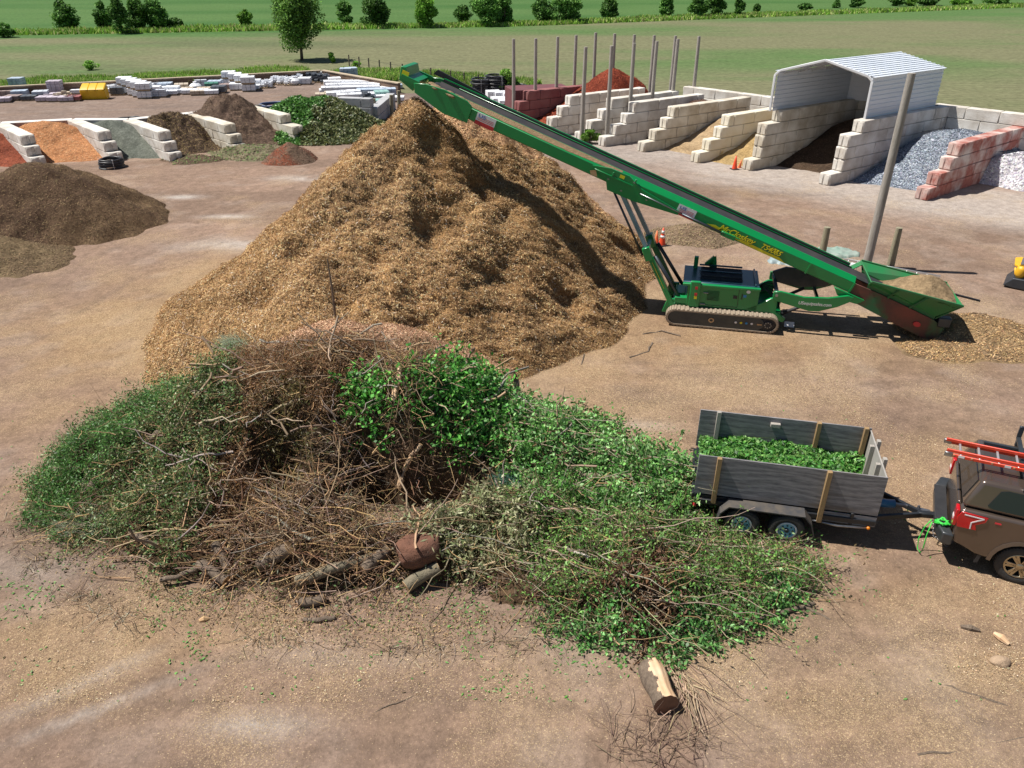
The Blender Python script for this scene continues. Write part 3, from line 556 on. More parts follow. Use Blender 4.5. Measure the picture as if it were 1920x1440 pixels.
def pile_chips(name, n, L, W, cols, var, fluff, keep=None):
    X = RNG.uniform(-12.5, 6.5, n); Y = RNG.uniform(14.3, 29.5, n); k = mulch_h(X, Y) > .0; X, Y = X[k], Y[k]; P, Nn = mulch_pt(X, Y); k = len(P)
    a = unit(RNG.normal(size=(k, 3))); a = unit(a - Nn * (a * Nn).sum(1, keepdims=True) * RNG.uniform(.1, 1, (k, 1))); b = unit(np.cross(Nn, a)); b = unit(b + Nn * RNG.normal(0, .5, (k, 1)))
    LL = L * RNG.uniform(.3, 1.7, k); WW = W * RNG.uniform(.5, 1.5, k); V, F = cards(P + Nn * (.005 + RNG.random((k, 1)) ** 2 * fluff), a * LL[:, None], b * WW[:, None])
    sh_ = (.7 + .6 * fbm(P[:, 0] + P[:, 2], P[:, 1], .9, 4, 35))[:, None]
    o = npmesh(name, V, F, CHIPM, mp_, np.repeat(np.clip(rcol(k, cols, var) * sh_, 0, .8), 4, 0)); o['kind'] = 'stuff'
mc = [(.57, .36, .17), (.46, .28, .125), (.33, .19, .085), (.70, .49, .26), (.16, .09, .05), (.40, .25, .13), (.24, .15, .08)]
pile_chips('shredded_bark', 600000, .036, .007, mc, .35, .07)
pile_chips('pale_splinters', 34000, .05, .009, [(.66, .50, .29), (.58, .42, .23), (.55, .48, .38)], .2, .06)
# lighter chip heap just behind the conveyor
def cone_fn(cx, cy, h, s, seed, warp=.6, rough=.12, rs=.5, sm=.3, sx=1.0, ang=0.0, smin=0):
    ca, sa = math.cos(ang), math.sin(ang)
    def f(X, Y):
        dx = X - cx; dy = Y - cy; u = (dx * ca + dy * sa) / sx; v = -dx * sa + dy * ca
        u = u + warp * (fbm(X, Y, 1.8, 3, seed) - .5) * 2; v = v + warp * (fbm(X, Y, 1.8, 3, seed + 1) - .5) * 2
        z = h + sm * s - s * np.sqrt(u * u + v * v + sm * sm)
        return z + sstep(-.2, .4, z) * rough * 2 * (fbm(X, Y, rs, 5, seed + 2) - .5)
    return f
def heap(name, label, cat, fn, box, d, cols, seed, chips=None, m=None, var=.35, cs=1.0, group=None):
    t = thing(name, label, cat, (0, 0, 0), 0, group)
    hfield('heap', fn, *box, d, m or HEAPM, t, lambda V: heap_cols(V, cols, cs, seed, var), cut=0)
    if chips: surf_chips('loose_bits', fn, chips[0], box, chips[1], chips[2], chips[3], t, tilt=.6)
    return t
f = cone_fn(-2.2, 34.0, 5.35, .84, 41, rough=.3)
heap('chip_pile', 'pale orange wood chip heap showing just behind the conveyor boom', 'chip pile', f, (-9, 5.5, 27, 41), .1, [(.50, .30, .16), (.38, .22, .12)], 42, (70000, .08, .018, [(.62, .42, .24), (.5, .32, .17), (.35, .2, .1)]))
# dark heap at the left
f = cone_fn(-20.2, 33.2, 2.75, .76, 45, warp=.6, rough=.25, rs=1.0, sm=.9, sx=1.05)
heap('dark_mulch_pile', 'dark brown shredded mulch mound at the left in front of the red and orange bins', 'mulch pile', f, (-30, -11, 24, 42), .09, [(.085, .052, .034), (.16, .105, .06)], 46, (90000, .05, .010, [(.16, .105, .06), (.24, .17, .09), (.08, .05, .033)]), cs=2.5)
f = cone_fn(-21.6, 28.6, 1.0, .4, 47, warp=.6, rough=.2, rs=.8, sm=.7, sx=1.5)
heap('brown_mulch_pile', 'low olive brown mulch mound at the left edge in front of the dark mound', 'mulch pile', f, (-28, -15.5, 24, 33), .09, [(.13, .09, .055), (.18, .13, .075)], 48, (40000, .05, .010, [(.25, .18, .10), (.15, .10, .06)]))
# low heaps near the conveyor
f = cone_fn(*G(1305, 446)[:2], .5, .42, 51, warp=.4, rough=.1, sm=.4, sx=1.45)
heap('dirt_heap', 'low brown dirt heap beside the two traffic cones under the boom', 'dirt heap', f, (3, 13, 26, 34), .09, [(.155, .105, .07), (.21, .15, .10)], 52, (26000, .05, .012, [(.32, .25, .14), (.2, .14, .08)]))
def tailh(X, Y):
    a = cone_fn(*G(1838, 632)[:2], 0.6, .42, 55, warp=.4, rough=.16, sm=.5, sx=1.35, ang=-.35)(X, Y); b = cone_fn(*G(1770, 655)[:2], .22, .3, 56, warp=.4, rough=.12, sm=.4, sx=1.5)(X, Y)
    return np.maximum(a, b)
heap('spilled_mulch', 'low spread heap of spilled fine mulch around the conveyor tail', 'mulch heap', tailh, (9, 20, 17.5, 25.5), .07, [(.27, .185, .10), (.19, .13, .08)], 57, (60000, .04, .01, mc))
# ================================================================ BRUSH PILE
BL_ = [(-7.9, 14.9, 1.15, 1.5, 1.7), (-9.0, 14.5, .55, 1.0, 1.3), (-6.2, 14.7, 2.0, 1.7, 2.0), (-6.0, 12.7, .9, 1.2, 1.3), (-4.3, 15.0, 2.3, 2.0, 2.0), (-2.6, 14.8, 2.25, 1.9, 1.9), (-1.1, 15.4, 1.7, 1.1, 1.3), (-3.2, 12.2, .75, 2.3, 1.2), (.3, 14.2, 1.0, 1.3, 1.3), (1.3, 15.4, .28, 1.0, 1.2), (1.9, 13.6, .65, 1.4, 1.1), (3.0, 13.3, .55, .9, .9), (.4, 12.3, .8, 1.7, 1.3), (1.9, 11.5, .6, 1.6, 1.2), (3.2, 11.0, .38, 1.5, .8), (4.3, 11.0, .16, 1.1, .55), (5.2, 11.2, .10, .8, .45), (3.9, 10.2, .12, .9, .5), (2.5, 10.1, .42, 1.1, .7), (.8, 10.8, .45, 1.1, .7)]
BPITS = [(-2.8, 12.85, 2.2, .6, .6), (-1.5, 12.95, 2.0, .6, .6), (-4.8, 13.1, 1.4, .5, .45), (-.1, 13.0, .5, .7, .6), (-7.9, 13.1, .5, .9, .4)]
def brush_h(X, Y, fine=True):
    k = .22; acc = np.exp(0 * X - 0.0)
    for (a, b, h, rx, ry) in BL_:
        r = ((X - a) / rx) ** 2 + ((Y - b) / ry) ** 2; acc = acc + np.exp((h * 1.15 * np.exp(-r ** 1.35 * .62) - .0) / k) - 1
    z = k * np.log(acc) - .06
    for (a, b, dd, rx, ry) in BPITS: z = z - dd * np.exp(-(((X - a) / rx) ** 2 + ((Y - b) / ry) ** 2))
    if fine:
        env = sstep(0, .5, z); z = z + env * (.75 * (fbm(X, Y, 1.0, 3, 61) - .5) + .55 * (fbm(X, Y, .38, 3, 62) - .5)) 
    return z
bp_ = thing('brush_pile', 'sprawling pile of cut branches, vines and leafy brush in the foreground', 'brush pile', (0, 0, 0))
hfield('inner_brush', lambda X, Y: brush_h(X, Y) - .2, -12.5, 6.5, 8.4, 18.4, .07, attr_mat('brush_core', rough=.95, scale=7, amt=.6, bump=1, bscale=14, spec=.05), bp_, lambda V: heap_cols(V, [(.12, .075, .045), (.07, .048, .03)], .8, 63, .6), cut=.01)  # core coloured dark so the gaps between leaves read as shade
# species seeds: pixel of the photo's patch -> where that patch lies on the heap
S = dict(conifer=[(250, 800), (290, 740), (330, 700), (170, 860), (110, 850), (180, 740), (250, 700), (110, 900), (200, 790), (130, 800), (280, 680)],
         holly=[(390, 690), (440, 660), (270, 870), (360, 780), (400, 740), (300, 900), (230, 930), (420, 800), (350, 960)],
         rust=[(500, 720), (560, 680), (480, 800), (610, 690), (460, 870), (700, 660), (620, 760), (790, 680)],
         olive=[(530, 850), (520, 900), (560, 800)],
         twig=[(760, 700), (900, 700), (740, 730), (600, 1000), (680, 900), (640, 830), (730, 960), (800, 950), (700, 1060), (480, 1010), (560, 1070), (860, 900), (420, 1050), (770, 830), (620, 920), (830, 850)],
         vine=[(815, 700), (695, 765), (820, 775), (880, 800), (860, 745)],
         vine2=[(1000, 830), (1080, 860), (1160, 850), (1240, 880), (1040, 780), (1100, 800), (1000, 880), (1260, 930), (1180, 900)],
         pale=[(950, 970), (900, 985)],
         scrub=[(960, 740), (1050, 980), (1100, 1050), (1200, 1010), (1300, 1030), (1400, 1080), (1480, 1060), (1060, 1120), (1180, 1090), (1330, 1110), (1250, 960), (1000, 700), (1060, 720), (1350, 960)],
         russet=[(1210, 1060), (1230, 1110), (1160, 1140)],
         leafy=[(1330, 1180), (1400, 1200), (1300, 1140), (1060, 1170), (1120, 1180), (1460, 1150)],
         litter=[(350, 1110), (500, 1130), (650, 1140), (760, 1120), (240, 1050), (1400, 1250), (1540, 1040), (950, 1120)])
SP = dict( # leaf len, width, leaves per sprig, colours, sprig len, twig radius, twig fraction
    conifer=(.038, .010, 34, [(0.065, 0.195, 0.036), (0.111, 0.273, 0.052), (0.046, 0.117, 0.026), (0.169, 0.325, 0.091)], .5, .005),
    holly=(.034, .016, 26, [(.09, .19, .05), (.14, .26, .07), (.20, .19, .075), (.06, .12, .035), (.27, .28, .13)], .45, .006),
    rust=(.045, .006, 24, [(.28, .13, .05), (.36, .20, .09), (.19, .09, .04), (.42, .28, .15)], .5, .006),
    olive=(.06, .010, 30, [(.15, .12, .04), (.11, .11, .035), (.20, .15, .06)], .5, .006),
    twig=(.05, .010, 5, [(.16, .10, .05), (.22, .14, .07), (.10, .12, .04)], .7, .008),
    vine=(.052, .034, 20, [(0.061, 0.242, 0.033), (0.11, 0.374, 0.055), (0.039, 0.154, 0.024), (0.176, 0.44, 0.077)], .6, .006),
    vine2=(.05, .028, 20, [(0.115, 0.31, 0.057), (0.196, 0.425, 0.103), (0.069, 0.196, 0.04), (0.299, 0.506, 0.196)], .6, .006),
    pale=(.06, .018, 20, [(0.3, 0.31, 0.16), (0.38, 0.37, 0.21), (0.17, 0.21, 0.085)], .5, .006),
    scrub=(.036, .015, 18, [(.15, .33, .06), (.22, .42, .09), (.19, .25, .08), (.08, .18, .04), (.13, .28, .06)], .6, .008),
    russet=(.05, .02, 20, [(.17, .09, .05), (.22, .12, .06), (.12, .06, .04)], .5, .006),
    leafy=(.045, .023, 22, [(0.092, 0.265, 0.057), (0.149, 0.38, 0.081), (0.057, 0.172, 0.04), (0.253, 0.46, 0.172)], .5, .007),
    litter=(.04, .018, 7, [(.08, .18, .04), (.24, .16, .08), (.12, .22, .06)], .4, .006))
DENS = dict(conifer=170, holly=150, rust=95, olive=110, twig=60, vine=125, vine2=125, pale=95, scrub=120, russet=75, leafy=95, litter=26)
SLAB = dict(conifer='dark green feathery conifer trimmings', holly='grey green small leaved brush', rust='rust brown dried needles', olive='olive yellow drying conifer spray', twig='sparse dead leaves among bare twigs', vine='deep bright green vine leaves', vine2='light green leafy vine trailing to the trailer', pale='pale dried grey green leaves', scrub='mixed green scrub leaves', russet='russet dried leaves', leafy='fresh green broad leaves at the front edge', litter='scattered green leaf litter')
seeds = []; names = list(S)
for i, k_ in enumerate(names):
    for (x, y) in S[k_]: q = hit(x, y, lambda X, Y: brush_h(X, Y, False)); seeds.append((q.x, q.y, i))
seeds = np.array(seeds)
BK = attr_mat('twig_bark', rough=.85, spec=.2)
LV = attr_mat('leaves', rough=.5, trans=.25, spec=.5)
RB_ = np.random.default_rng(77)
n0 = 26000; X = RB_.uniform(-12.6, 6.8, n0); Y = RB_.uniform(8.2, 18.5, n0)
jx = 1.0 * (fbm(X, Y, .9, 3, 71) - .5); jy = 1.0 * (fbm(X, Y, .9, 3, 72) - .5)
dd = (X[:, None] + jx[:, None] - seeds[None, :, 0]) ** 2 + (Y[:, None] + jy[:, None] - seeds[None, :, 1]) ** 2
spc = seeds[dd.argmin(1), 2].astype(int); Z = brush_h(X, Y); e = .1
gx = (brush_h(X + e, Y) - Z) / e; gy = (brush_h(X, Y + e) - Z) / e
zthr = np.where(spc == names.index('litter'), -.055, .03)
dens_area = n0 / (19.4 * 10.3)
for i, k_ in enumerate(names):
    want = DENS[k_] * np.sqrt(1 + np.minimum(gx ** 2 + gy ** 2, 6)) / dens_area
    sel = (spc == i) & (Z > zthr) & (RB_.random(n0) < np.minimum(want, 1) * (1 - .85 * np.exp(-(((X + 2.2) / 1.4) ** 2 + ((Y - 12.8) / .7) ** 2)))); P = np.stack([X, Y, Z], 1)[sel]; n = len(P)
    if n == 0: continue
    L, W, nl, cols, sl, tr = SP[k_]; Nn = unit(np.stack([-gx[sel], -gy[sel], np.ones(n)], 1))
    D = RB_.normal(size=(n, 3)); D = D - Nn * (D * Nn).sum(1, keepdims=True); D = unit(D) + Nn * RB_.uniform(-.15, .9 if k_ != 'litter' else .2, (n, 1)) * (1.15 if k_ in ('rust', 'scrub') else .7)
    P = P - Nn * .1 * RB_.random((n, 1)); sl_ = sl * RB_.uniform(.5, 1.4, n)
    bc = rcol(n, [(.20, .13, .08), (.28, .20, .13), (.12, .08, .055), (.30, .25, .2)], .3, RB_)
    o, pts = twigs('stems', P, D, sl_, tr * RB_.uniform(.6, 1.3, n), bc, BK, bp_, 3, .3, RB_, True); o['kind'] = 'stuff'
    t_ = RB_.random((n, nl)) ** .8 * 2.999; j = t_.astype(int); f_ = (t_ - j)[..., None]; ii = np.arange(n)[:, None]
    C = (pts[ii, j] * (1 - f_) + pts[ii, j + 1] * f_).reshape(-1, 3) + RB_.normal(size=(n * nl, 3)) * (.035 + L * .6); m_ = n * nl
    Dr = np.repeat(unit(D), nl, 0)
    a = RB_.normal(size=(m_, 3)) * .8 + Dr * .6 + np.array([0, 0, .1]); a = unit(a); b = unit(np.cross(a, RB_.normal(size=(m_, 3)) * .9 + np.array([0, 0, .5])));
    b = unit(np.cross(a, b)) if False else b
    LL = L * RB_.uniform(.6, 1.35, m_); V, F = cards(C, a * LL[:, None], b * (W * RB_.uniform(.7, 1.3, m_))[:, None])
    sh_ = np.repeat(RB_.uniform(.7, 1.3, n) * (.7 + .6 * fbm(P[:, 0], P[:, 1], .8, 3, 80 + i)), nl)[:, None]
    o = npmesh('foliage', V, F, LV, bp_, np.repeat(np.clip(rcol(m_, cols, .28, RB_) * sh_, 0, .8), 4, 0)); o['kind'] = 'stuff'; o['label'] = SLAB[k_]
# loose twigs over the heap, more in the bare middle
n0 = 20000; X = RB_.uniform(-12, 6.5, n0); Y = RB_.uniform(8.6, 18.0, n0)
dd = (X[:, None] - seeds[None, :, 0]) ** 2 + (Y[:, None] - seeds[None, :, 1]) ** 2; spc = seeds[dd.argmin(1), 2].astype(int)
pr = np.array([{'twig': 1.0, 'rust': .45, 'scrub': .13, 'holly': .28, 'russet': .4, 'vine': .1, 'vine2': .16, 'conifer': .07, 'olive': .12, 'pale': .22, 'leafy': .14, 'litter': .10}[k] for k in names])[spc]
Z = brush_h(X, Y); pit = np.exp(-(((X + 2.2) / 1.4) ** 2 + ((Y - 12.75) / .7) ** 2)); k = (Z > 0.0) & (RB_.random(n0) < pr * (1 - .88 * pit)); X, Y, Z, spc = X[k], Y[k], Z[k], spc[k]; n = len(X)
D = RB_.normal(size=(n, 3)) * np.array([1, .8, .45]) + np.array([0, -.1, .12]); L = RB_.uniform(.35, 1.5, n) * np.where(spc == names.index('twig'), 1.1, .8); 
bc = rcol(n, [(.38, .235, .12), (.46, .31, .17), (.22, .125, .075), (.30, .22, .165), (.50, .34, .17), (.15, .085, .055)], .25, RB_)
o = twigs('branches', np.stack([X, Y, Z + RB_.uniform(-.1, .22, n)], 1) - unit(D) * L[:, None] * .4, D, L, RB_.uniform(.005, .014, n), bc, BK, bp_, 5, .22, RB_); o['kind'] = 'stuff'
# long bent sticks on the green side
n = 230; X = RB_.uniform(-.5, 6, n); Y = RB_.uniform(9.5, 15.5, n); Z = brush_h(X, Y); k = Z > .15; X, Y, Z = X[k], Y[k], Z[k]; n = len(X)
D = np.stack([RB_.normal(1, .5, n), RB_.normal(-.55, .45, n), RB_.normal(0, .12, n)], 1)
o = twigs('long_branches', np.stack([X, Y, Z + .12], 1) - unit(D) * .6, D, RB_.uniform(1.0, 2.4, n), RB_.uniform(.008, .018, n), rcol(n, [(.36, .30, .23), (.44, .35, .24), (.26, .20, .15)], .2, RB_), BK, bp_, 7, .16, RB_); o['kind'] = 'stuff'
# thick bent branches jutting through the bare middle
n = 190; X = RB_.uniform(-6.8, 1.5, n); Y = RB_.uniform(10.8, 16.2, n); Z = brush_h(X, Y); k = (Z > .3) & (RB_.random(n) > .8 * np.exp(-(((X + 2.1) / 1.2) ** 2 + ((Y - 12.8) / .6) ** 2))); X, Y, Z = X[k], Y[k], Z[k]; n = len(X)
D = np.stack([RB_.normal(0, 1, n), RB_.normal(-.3, .7, n), RB_.normal(.15, .35, n)], 1); L = RB_.uniform(.9, 2.6, n)
o = twigs('thick_branches', np.stack([X, Y, Z + .08], 1) - unit(D) * L[:, None] * .45, D, L, RB_.uniform(.018, .042, n), rcol(n, [(.33, .25, .18), (.24, .17, .12), (.42, .30, .18), (.28, .24, .21)], .2, RB_), BK, bp_, 8, .2, RB_); o['kind'] = 'stuff'
# purple grey twig bundle on top, standing sticks
q = hit(895, 668, brush_h); n = 520; a = RB_.random(n) * 6.28; r = RB_.random(n) ** .5 * .45
t = thing('twig_bundle', 'purple grey bundle of bare upright twigs on top of the brush pile', 'twig bundle', q)
D = np.stack([np.cos(a) * .5, np.sin(a) * .4, RB_.uniform(.5, 1.3, n)], 1) + RB_.normal(size=(n, 3)) * .25
o = twigs('twigs', np.stack([np.cos(a) * r, np.sin(a) * r * .6, -.1 + 0 * a], 1), D, RB_.uniform(.35, .85, n), RB_.uniform(.005, .010, n), rcol(n, [(.22, .16, .17), (.30, .25, .27), (.14, .10, .10)], .2, RB_), BK, t, 4, .3, RB_); o['kind'] = 'stuff'
# pinkish chip mound and dry grass tufts between brush and mulch
q = hit(600, 640, mulch_h)
f = cone_fn(-4.25, 17.35, 2.35, .62, 91, warp=.3, rough=.15, sm=.5, sx=1.25)
heap('chip_mound', 'pinkish orange wood chip mound between the brush and the mulch pile', 'chip mound', f, (-8, 0, 13.8, 20.6), .06, [(.46, .27, .16), (.36, .20, .12)], 92, (60000, .035, .012, [(.62, .42, .27), (.52, .32, .2), (.36, .2, .12)]))
def tuft(px_, py_, label, cols, n=900, w_=.55, L=.45):
    q = hit(px_, py_, lambda X, Y: np.maximum(brush_h(X, Y), mulch_h(X, Y))); n2 = n; a = RB_.random(n2) * 6.28; r = RB_.random(n2) ** .5 * w_
    D = np.stack([np.cos(a) + RB_.normal(size=n2) * .8, np.sin(a) * .7 + RB_.normal(size=n2) * .5, RB_.uniform(0, .8, n2)], 1)
    o = twigs('cut_grass', np.stack([q.x + np.cos(a) * r, q.y + np.sin(a) * r * .6, q.z + .1 - r * .3], 1), D, RB_.uniform(.2, L, n2) , RB_.uniform(.003, .006, n2), rcol(n2, cols, .2, RB_), BK, None, 3, .3, RB_); tag(o, label, 'grass', kind='stuff')
tuft(455, 648, 'pale blue green clump of cut ornamental grass on the left shoulder of the pile', [(.35, .42, .30), (.45, .48, .36), (.22, .30, .16)])
tuft(170, 980, 'pale grassy stems trailing on the dirt left of the pile', [(.32, .38, .26), (.40, .36, .26)], 260, .55, .5)
tuft(960, 905, 'blue green netting like tuft beside the light green vines', [(.10, .22, .17), (.14, .26, .2)], 700, .35, .25)
# ---- logs and thick branches: things of their own
LB = mat('log_bark', (.13, .095, .07), (.24, .18, .13), rough=.9, scale=4, stretch=(4, 4, 1), bump=.8, c3=(.30, .24, .17)); LG = mat('greenish_bark', (.15, .13, .085), (.23, .19, .13), rough=.9, scale=5, bump=.7)
LE = mat('cut_wood', (.55, .36, .19), (.42, .26, .13), rough=.8, scale=12); LO = mat('orange_wood', (.58, .36, .20), (.68, .50, .34), rough=.75, scale=2.5, stretch=(1, 1, 4), bump=.2); LD = mat('dark_end', (.17, .085, .05), (.24, .12, .07), rough=.85, scale=6, stretch=(1, 1, 1))
RD = mat('red_rotten_wood', (.17, .075, .045), (.11, .05, .032), rough=.9, scale=3, bump=1.0, bscale=9, c3=(.30, .16, .09))
def log(pts, r, label, name='log', m=LB, em=LE, n=12, z=None, jig=.03, fork=None):
    W_ = []
    for (x, y) in pts: 
        q = hit(x, y, brush_h); W_.append(q)
    W_ = [Vector((q.x, q.y, (q.z if z is None else z) + (r[min(i, len(r) - 1)] if isinstance(r, list) else r) * .8)) for i, q in enumerate(W_)]
    o0 = W_[0].copy(); path = []
    for a, b in zip(W_, W_[1:]):
        for s_ in (0, .34, .67): path.append(a.lerp(b, s_) - o0)
    path.append(W_[-1] - o0); k_ = len(path)
    rr = [(r if not isinstance(r, list) else r[0] + (r[-1] - r[0]) * i / (k_ - 1)) * random.uniform(.93, 1.07) for i in range(k_)]
    path = [p + Vector([random.uniform(-jig, jig) for _ in range(3)]) if 0 < i < k_ - 1 else p for i, p in enumerate(path)]
    t = thing(name, label, name.replace('_', ' '), o0); mb = MB(); mb.tube(path, rr, n, cap=False)
    mb.build('bark', m, t, smooth=True)
    for i, s_ in ((0, -1), (-1, 1)):
        d = (path[1] - path[0]).normalized() if i == 0 else (path[-1] - path[-2]).normalized(); mb = MB(); mb.tube([path[i] - d * .01 * s_, path[i] + d * .006 * s_], rr[i] * .97, n); mb.build('cut_end', em, t)
    return t
log([(490, 1068), (545, 1040)], .13, 'thick sawn log end pointing left in the middle of the pile front')
log([(560, 1100), (625, 1075), (715, 1048)], [.11, .09], 'long grey green branch curving along the front of the pile', 'branch', LG)
log([(682, 1080), (728, 1045)], .11, 'short sawn log with a pale end left of the red stump')
log([(762, 1108), (822, 1075)], .12, 'short green barked log below the red stump', 'log', LG)
log([(392, 1072), (378, 1060), (425, 1096)], .10, 'dark split log lying at the left foot of the pile')
log([(405, 1030), (428, 1072)], [.09, .07], 'forked brown branch stub standing at the left foot of the pile', 'branch')
log([(303, 1094), (350, 1080), (395, 1060)], [.05, .035], 'curved brown branch lying on the dirt at the left foot of the pile', 'branch')
log([(248, 1008), (300, 1032)], [.07, .05], 'short grey branch stub at the left edge of the pile', 'branch')
log([(562, 1136), (610, 1128)], .09, 'short dark log at the very front of the pile')
log([(570, 1166), (598, 1168), (628, 1163)], .045, 'single dark stick lying on the dirt in front of the pile', 'stick', em=LB)
log([(1075, 897), (1182, 897)], .055, 'straight pale brown pole lying on the light green vines', 'branch', LG)
log([(738, 758), (752, 695)], [.07, .06], 'bare orange tan trunk piece leaning up the middle of the pile', 'branch', LO)
log([(748, 920), (765, 875), (790, 845)], [.06, .04], 'forked pale branch pointing up out of the dark hollow', 'branch', LO)
log([(280, 830), (305, 815)], .07, 'grey sawn branch end poking out of the left green brush', 'branch')
log([(100, 884), (150, 888)], .06, 'sawn log end low in the dark green trimmings at far left')
log([(158, 935), (178, 905)], [.08, .06], 'leaning branch with a pale cut end below the dark green trimmings', 'branch')
log([(790, 655), (845, 652)], [.06, .05], 'pale peeled stick lying on top of the brush', 'branch', LO)
log([(1060, 1030), (1105, 1052)], .03, 'whitish stick lying across the russet leaves', 'stick', mat('white_bark', (.5, .46, .4), (.35, .3, .26), rough=.8, scale=5))
log([(1490, 1098), (1520, 1105), (1558, 1122)], [.04, .02], 'dark branch sticking out right of the pile, upper one', 'branch')
log([(1500, 1140), (1540, 1158), (1572, 1172)], [.035, .015], 'dark branch sticking out right of the pile, lower one', 'branch')
log([(1350, 1195), (1420, 1160), (1480, 1150), (1525, 1135)], [.03, .045], 'long grey forked branch along the right foot of the pile', 'branch')
q = hit(628, 592, mulch_h); mb = MB(); mb.tube([(0, 0, -.2), (.01, 0, .7), (-.02, .0, 1.55)], [.035, .03, .018], 7); tag(mb.build('standing_stick', LB, None, loc=q), 'thin dark stick standing upright in the mulch pile above the chip mound', 'stick')
# red rotten stump chunk
q = hit(785, 1052, brush_h); bm = bmesh.new(); bmesh.ops.create_icosphere(bm, subdivisions=4, radius=1)
for v in bm.verts:
    c = v.co; s_ = Vector((.42, .30, .30)); 
    n_ = fbm(np.array([c.x * 2 + 3]), np.array([c.y * 2 + c.z * 1.7]), .9, 3, 95)[0] - .5
    c.x = max(-.8, min(.82, c.x)); c.z = min(.78, c.z); f_ = 1 + .28 * n_
    v.co = Vector((c.x * s_.x * f_ * 1.15, c.y * s_.y * f_ * 1.1, c.z * s_.z * f_ * (1.1 + .15 * c.x)))
me = bpy.data.meshes.new('stump'); bm.to_mesh(me); bm.free(); me.shade_smooth(); me.set_sharp_from_angle(angle=math.radians(40))
o = link('stump', me, RD, None, q + Vector((0, 0, .2))); o.rotation_euler = (0, 0, math.radians(12)); tag(o, 'reddish brown rotten stump chunk at the front of the pile', 'stump')
# big split log in the foreground
a = G(1218, 1270); b = G(1247, 1338); L = (b - a).length; t = thing('split_log', 'thick log with bark split off showing orange wood, lying alone in front of the pile', 'log', (a.x, a.y, .2), math.atan2(b.y - a.y, b.x - a.x))
n = 52
def ringp(x, r, s=0): return [(x, r * math.cos(2 * math.pi * k / n) * (1 + .05 * math.sin(3 * k + s)), r * math.sin(2 * math.pi * k / n) * (1 + .04 * math.cos(5 * k + s))) for k in range(n)]
NR = 30; xs_ = [-.05 + (L + .05) * i / NR for i in range(NR + 1)]; vs = []; [vs.extend(ringp(x, .20 + .015 * math.sin(9 * x), .05 * i)) for i, x in enumerate(xs_)]
fa = []; fb = []
for i in range(NR):
    for k in range(n):
        ang = 360 * (k + .5) / n; f_ = (i * n + k, i * n + (k + 1) % n, (i + 1) * n + (k + 1) % n, (i + 1) * n + k)
        (fb if 22 + 9 * math.sin(i * .5) + 3 * math.sin(i * 1.7) < ang < 110 - 8 * math.cos(i * .4) - 4 * math.sin(i * 1.3) else fa).append(f_)
MB().add(vs, fa).build('bark', LB, t, smooth=True); MB().add(vs, fb).build('bare_wood', LO, t, smooth=True)
mb = MB(); mb.add(vs[-n:] , [tuple(range(n))]); mb.build('dark_end', LD, t); MB().add(vs[:n], [tuple(range(n))[::-1]]).build('far_end', LE, t)
for (x0, y0, x1, y1, sz, lab, mm, nm) in ((1800, 1178, 1836, 1186, .05, 'small dark piece of bark on the chips at the right', LB, 'bark_piece'), (1862, 1192, 1890, 1212, .06, 'pale orange wood chunk at the right edge', LO, 'wood_chunk'), (375, 1168, 392, 1164, .05, 'pale folded wood scrap on the dirt at the left', LE, 'wood_scrap')):
    a = G(x0, y0); b = G(x1, y1); mb = MB(); mb.tube([(0, 0, sz), ((b - a).x * .5, (b - a).y * .5, sz * 1.3), ((b - a).x, (b - a).y, sz * .8)], [sz * .6, sz * 1.1, sz * .5], 7); tag(mb.build(nm, mm, None, loc=a), lab, nm.replace('_', ' '))
bm = bmesh.new(); bmesh.ops.create_icosphere(bm, subdivisions=3, radius=1)
for v in bm.verts: c = v.co; f_ = 1 + .5 * (fbm(np.array([c.x + 5]), np.array([c.y + c.z]), .7, 3, 96)[0] - .5); v.co = Vector((c.x * .17 * f_, c.y * .13 * f_, max(c.z, -.4) * .09 * f_))
me = bpy.data.meshes.new('rock'); bm.to_mesh(me); bm.free(); me.shade_smooth(); tag(link('rock', me, mat('tan_rock', (.42, .30, .20), (.34, .24, .16), rough=.9, scale=9, bump=.6), None, G(1874, 1244) + Vector((0, 0, .05))), 'tan rounded rock on the dirt near the right edge', 'rock')
# sticks scattered on the dirt
stk = [([(1745, 1283), (1800, 1300), (1886, 1328)], .022, 'long split brown stick lying at the right'), ([(1500, 1330), (1512, 1302), (1566, 1314)], .014, 'bent grey twig at the lower right'), ([(1485, 1205), (1528, 1228)], .016, 'short straight stick right of the front leaves'), ([(1720, 1418), (1800, 1410), (1918, 1385)], .022, 'forked brown stick in the lower right corner'), ([(1090, 685), (1100, 650)], .02, 'pale stick between the mulch and the bright scrub'), ([(750, 1245), (768, 1215)], .018, 'short dark twig left of the split log'), ([(704, 1338), (745, 1322), (805, 1290)], .010, 'thin curved twig on the bare dirt'), ([(1205, 628), (1240, 622), (1275, 632)], .025, 'thin forked branch on the dirt by the machine track'), ([(1180, 672), (1215, 660), (1223, 645)], .03, 'dark curved branch on the dirt left of the machine'), ([(1345, 290 + 700), (1420, 1000), (1500, 1010)], .015, 'x')]
for pts, r, lab in stk[:-1]:
    log(pts, r, lab, 'stick', em=LB, n=6, z=.0, jig=.02)
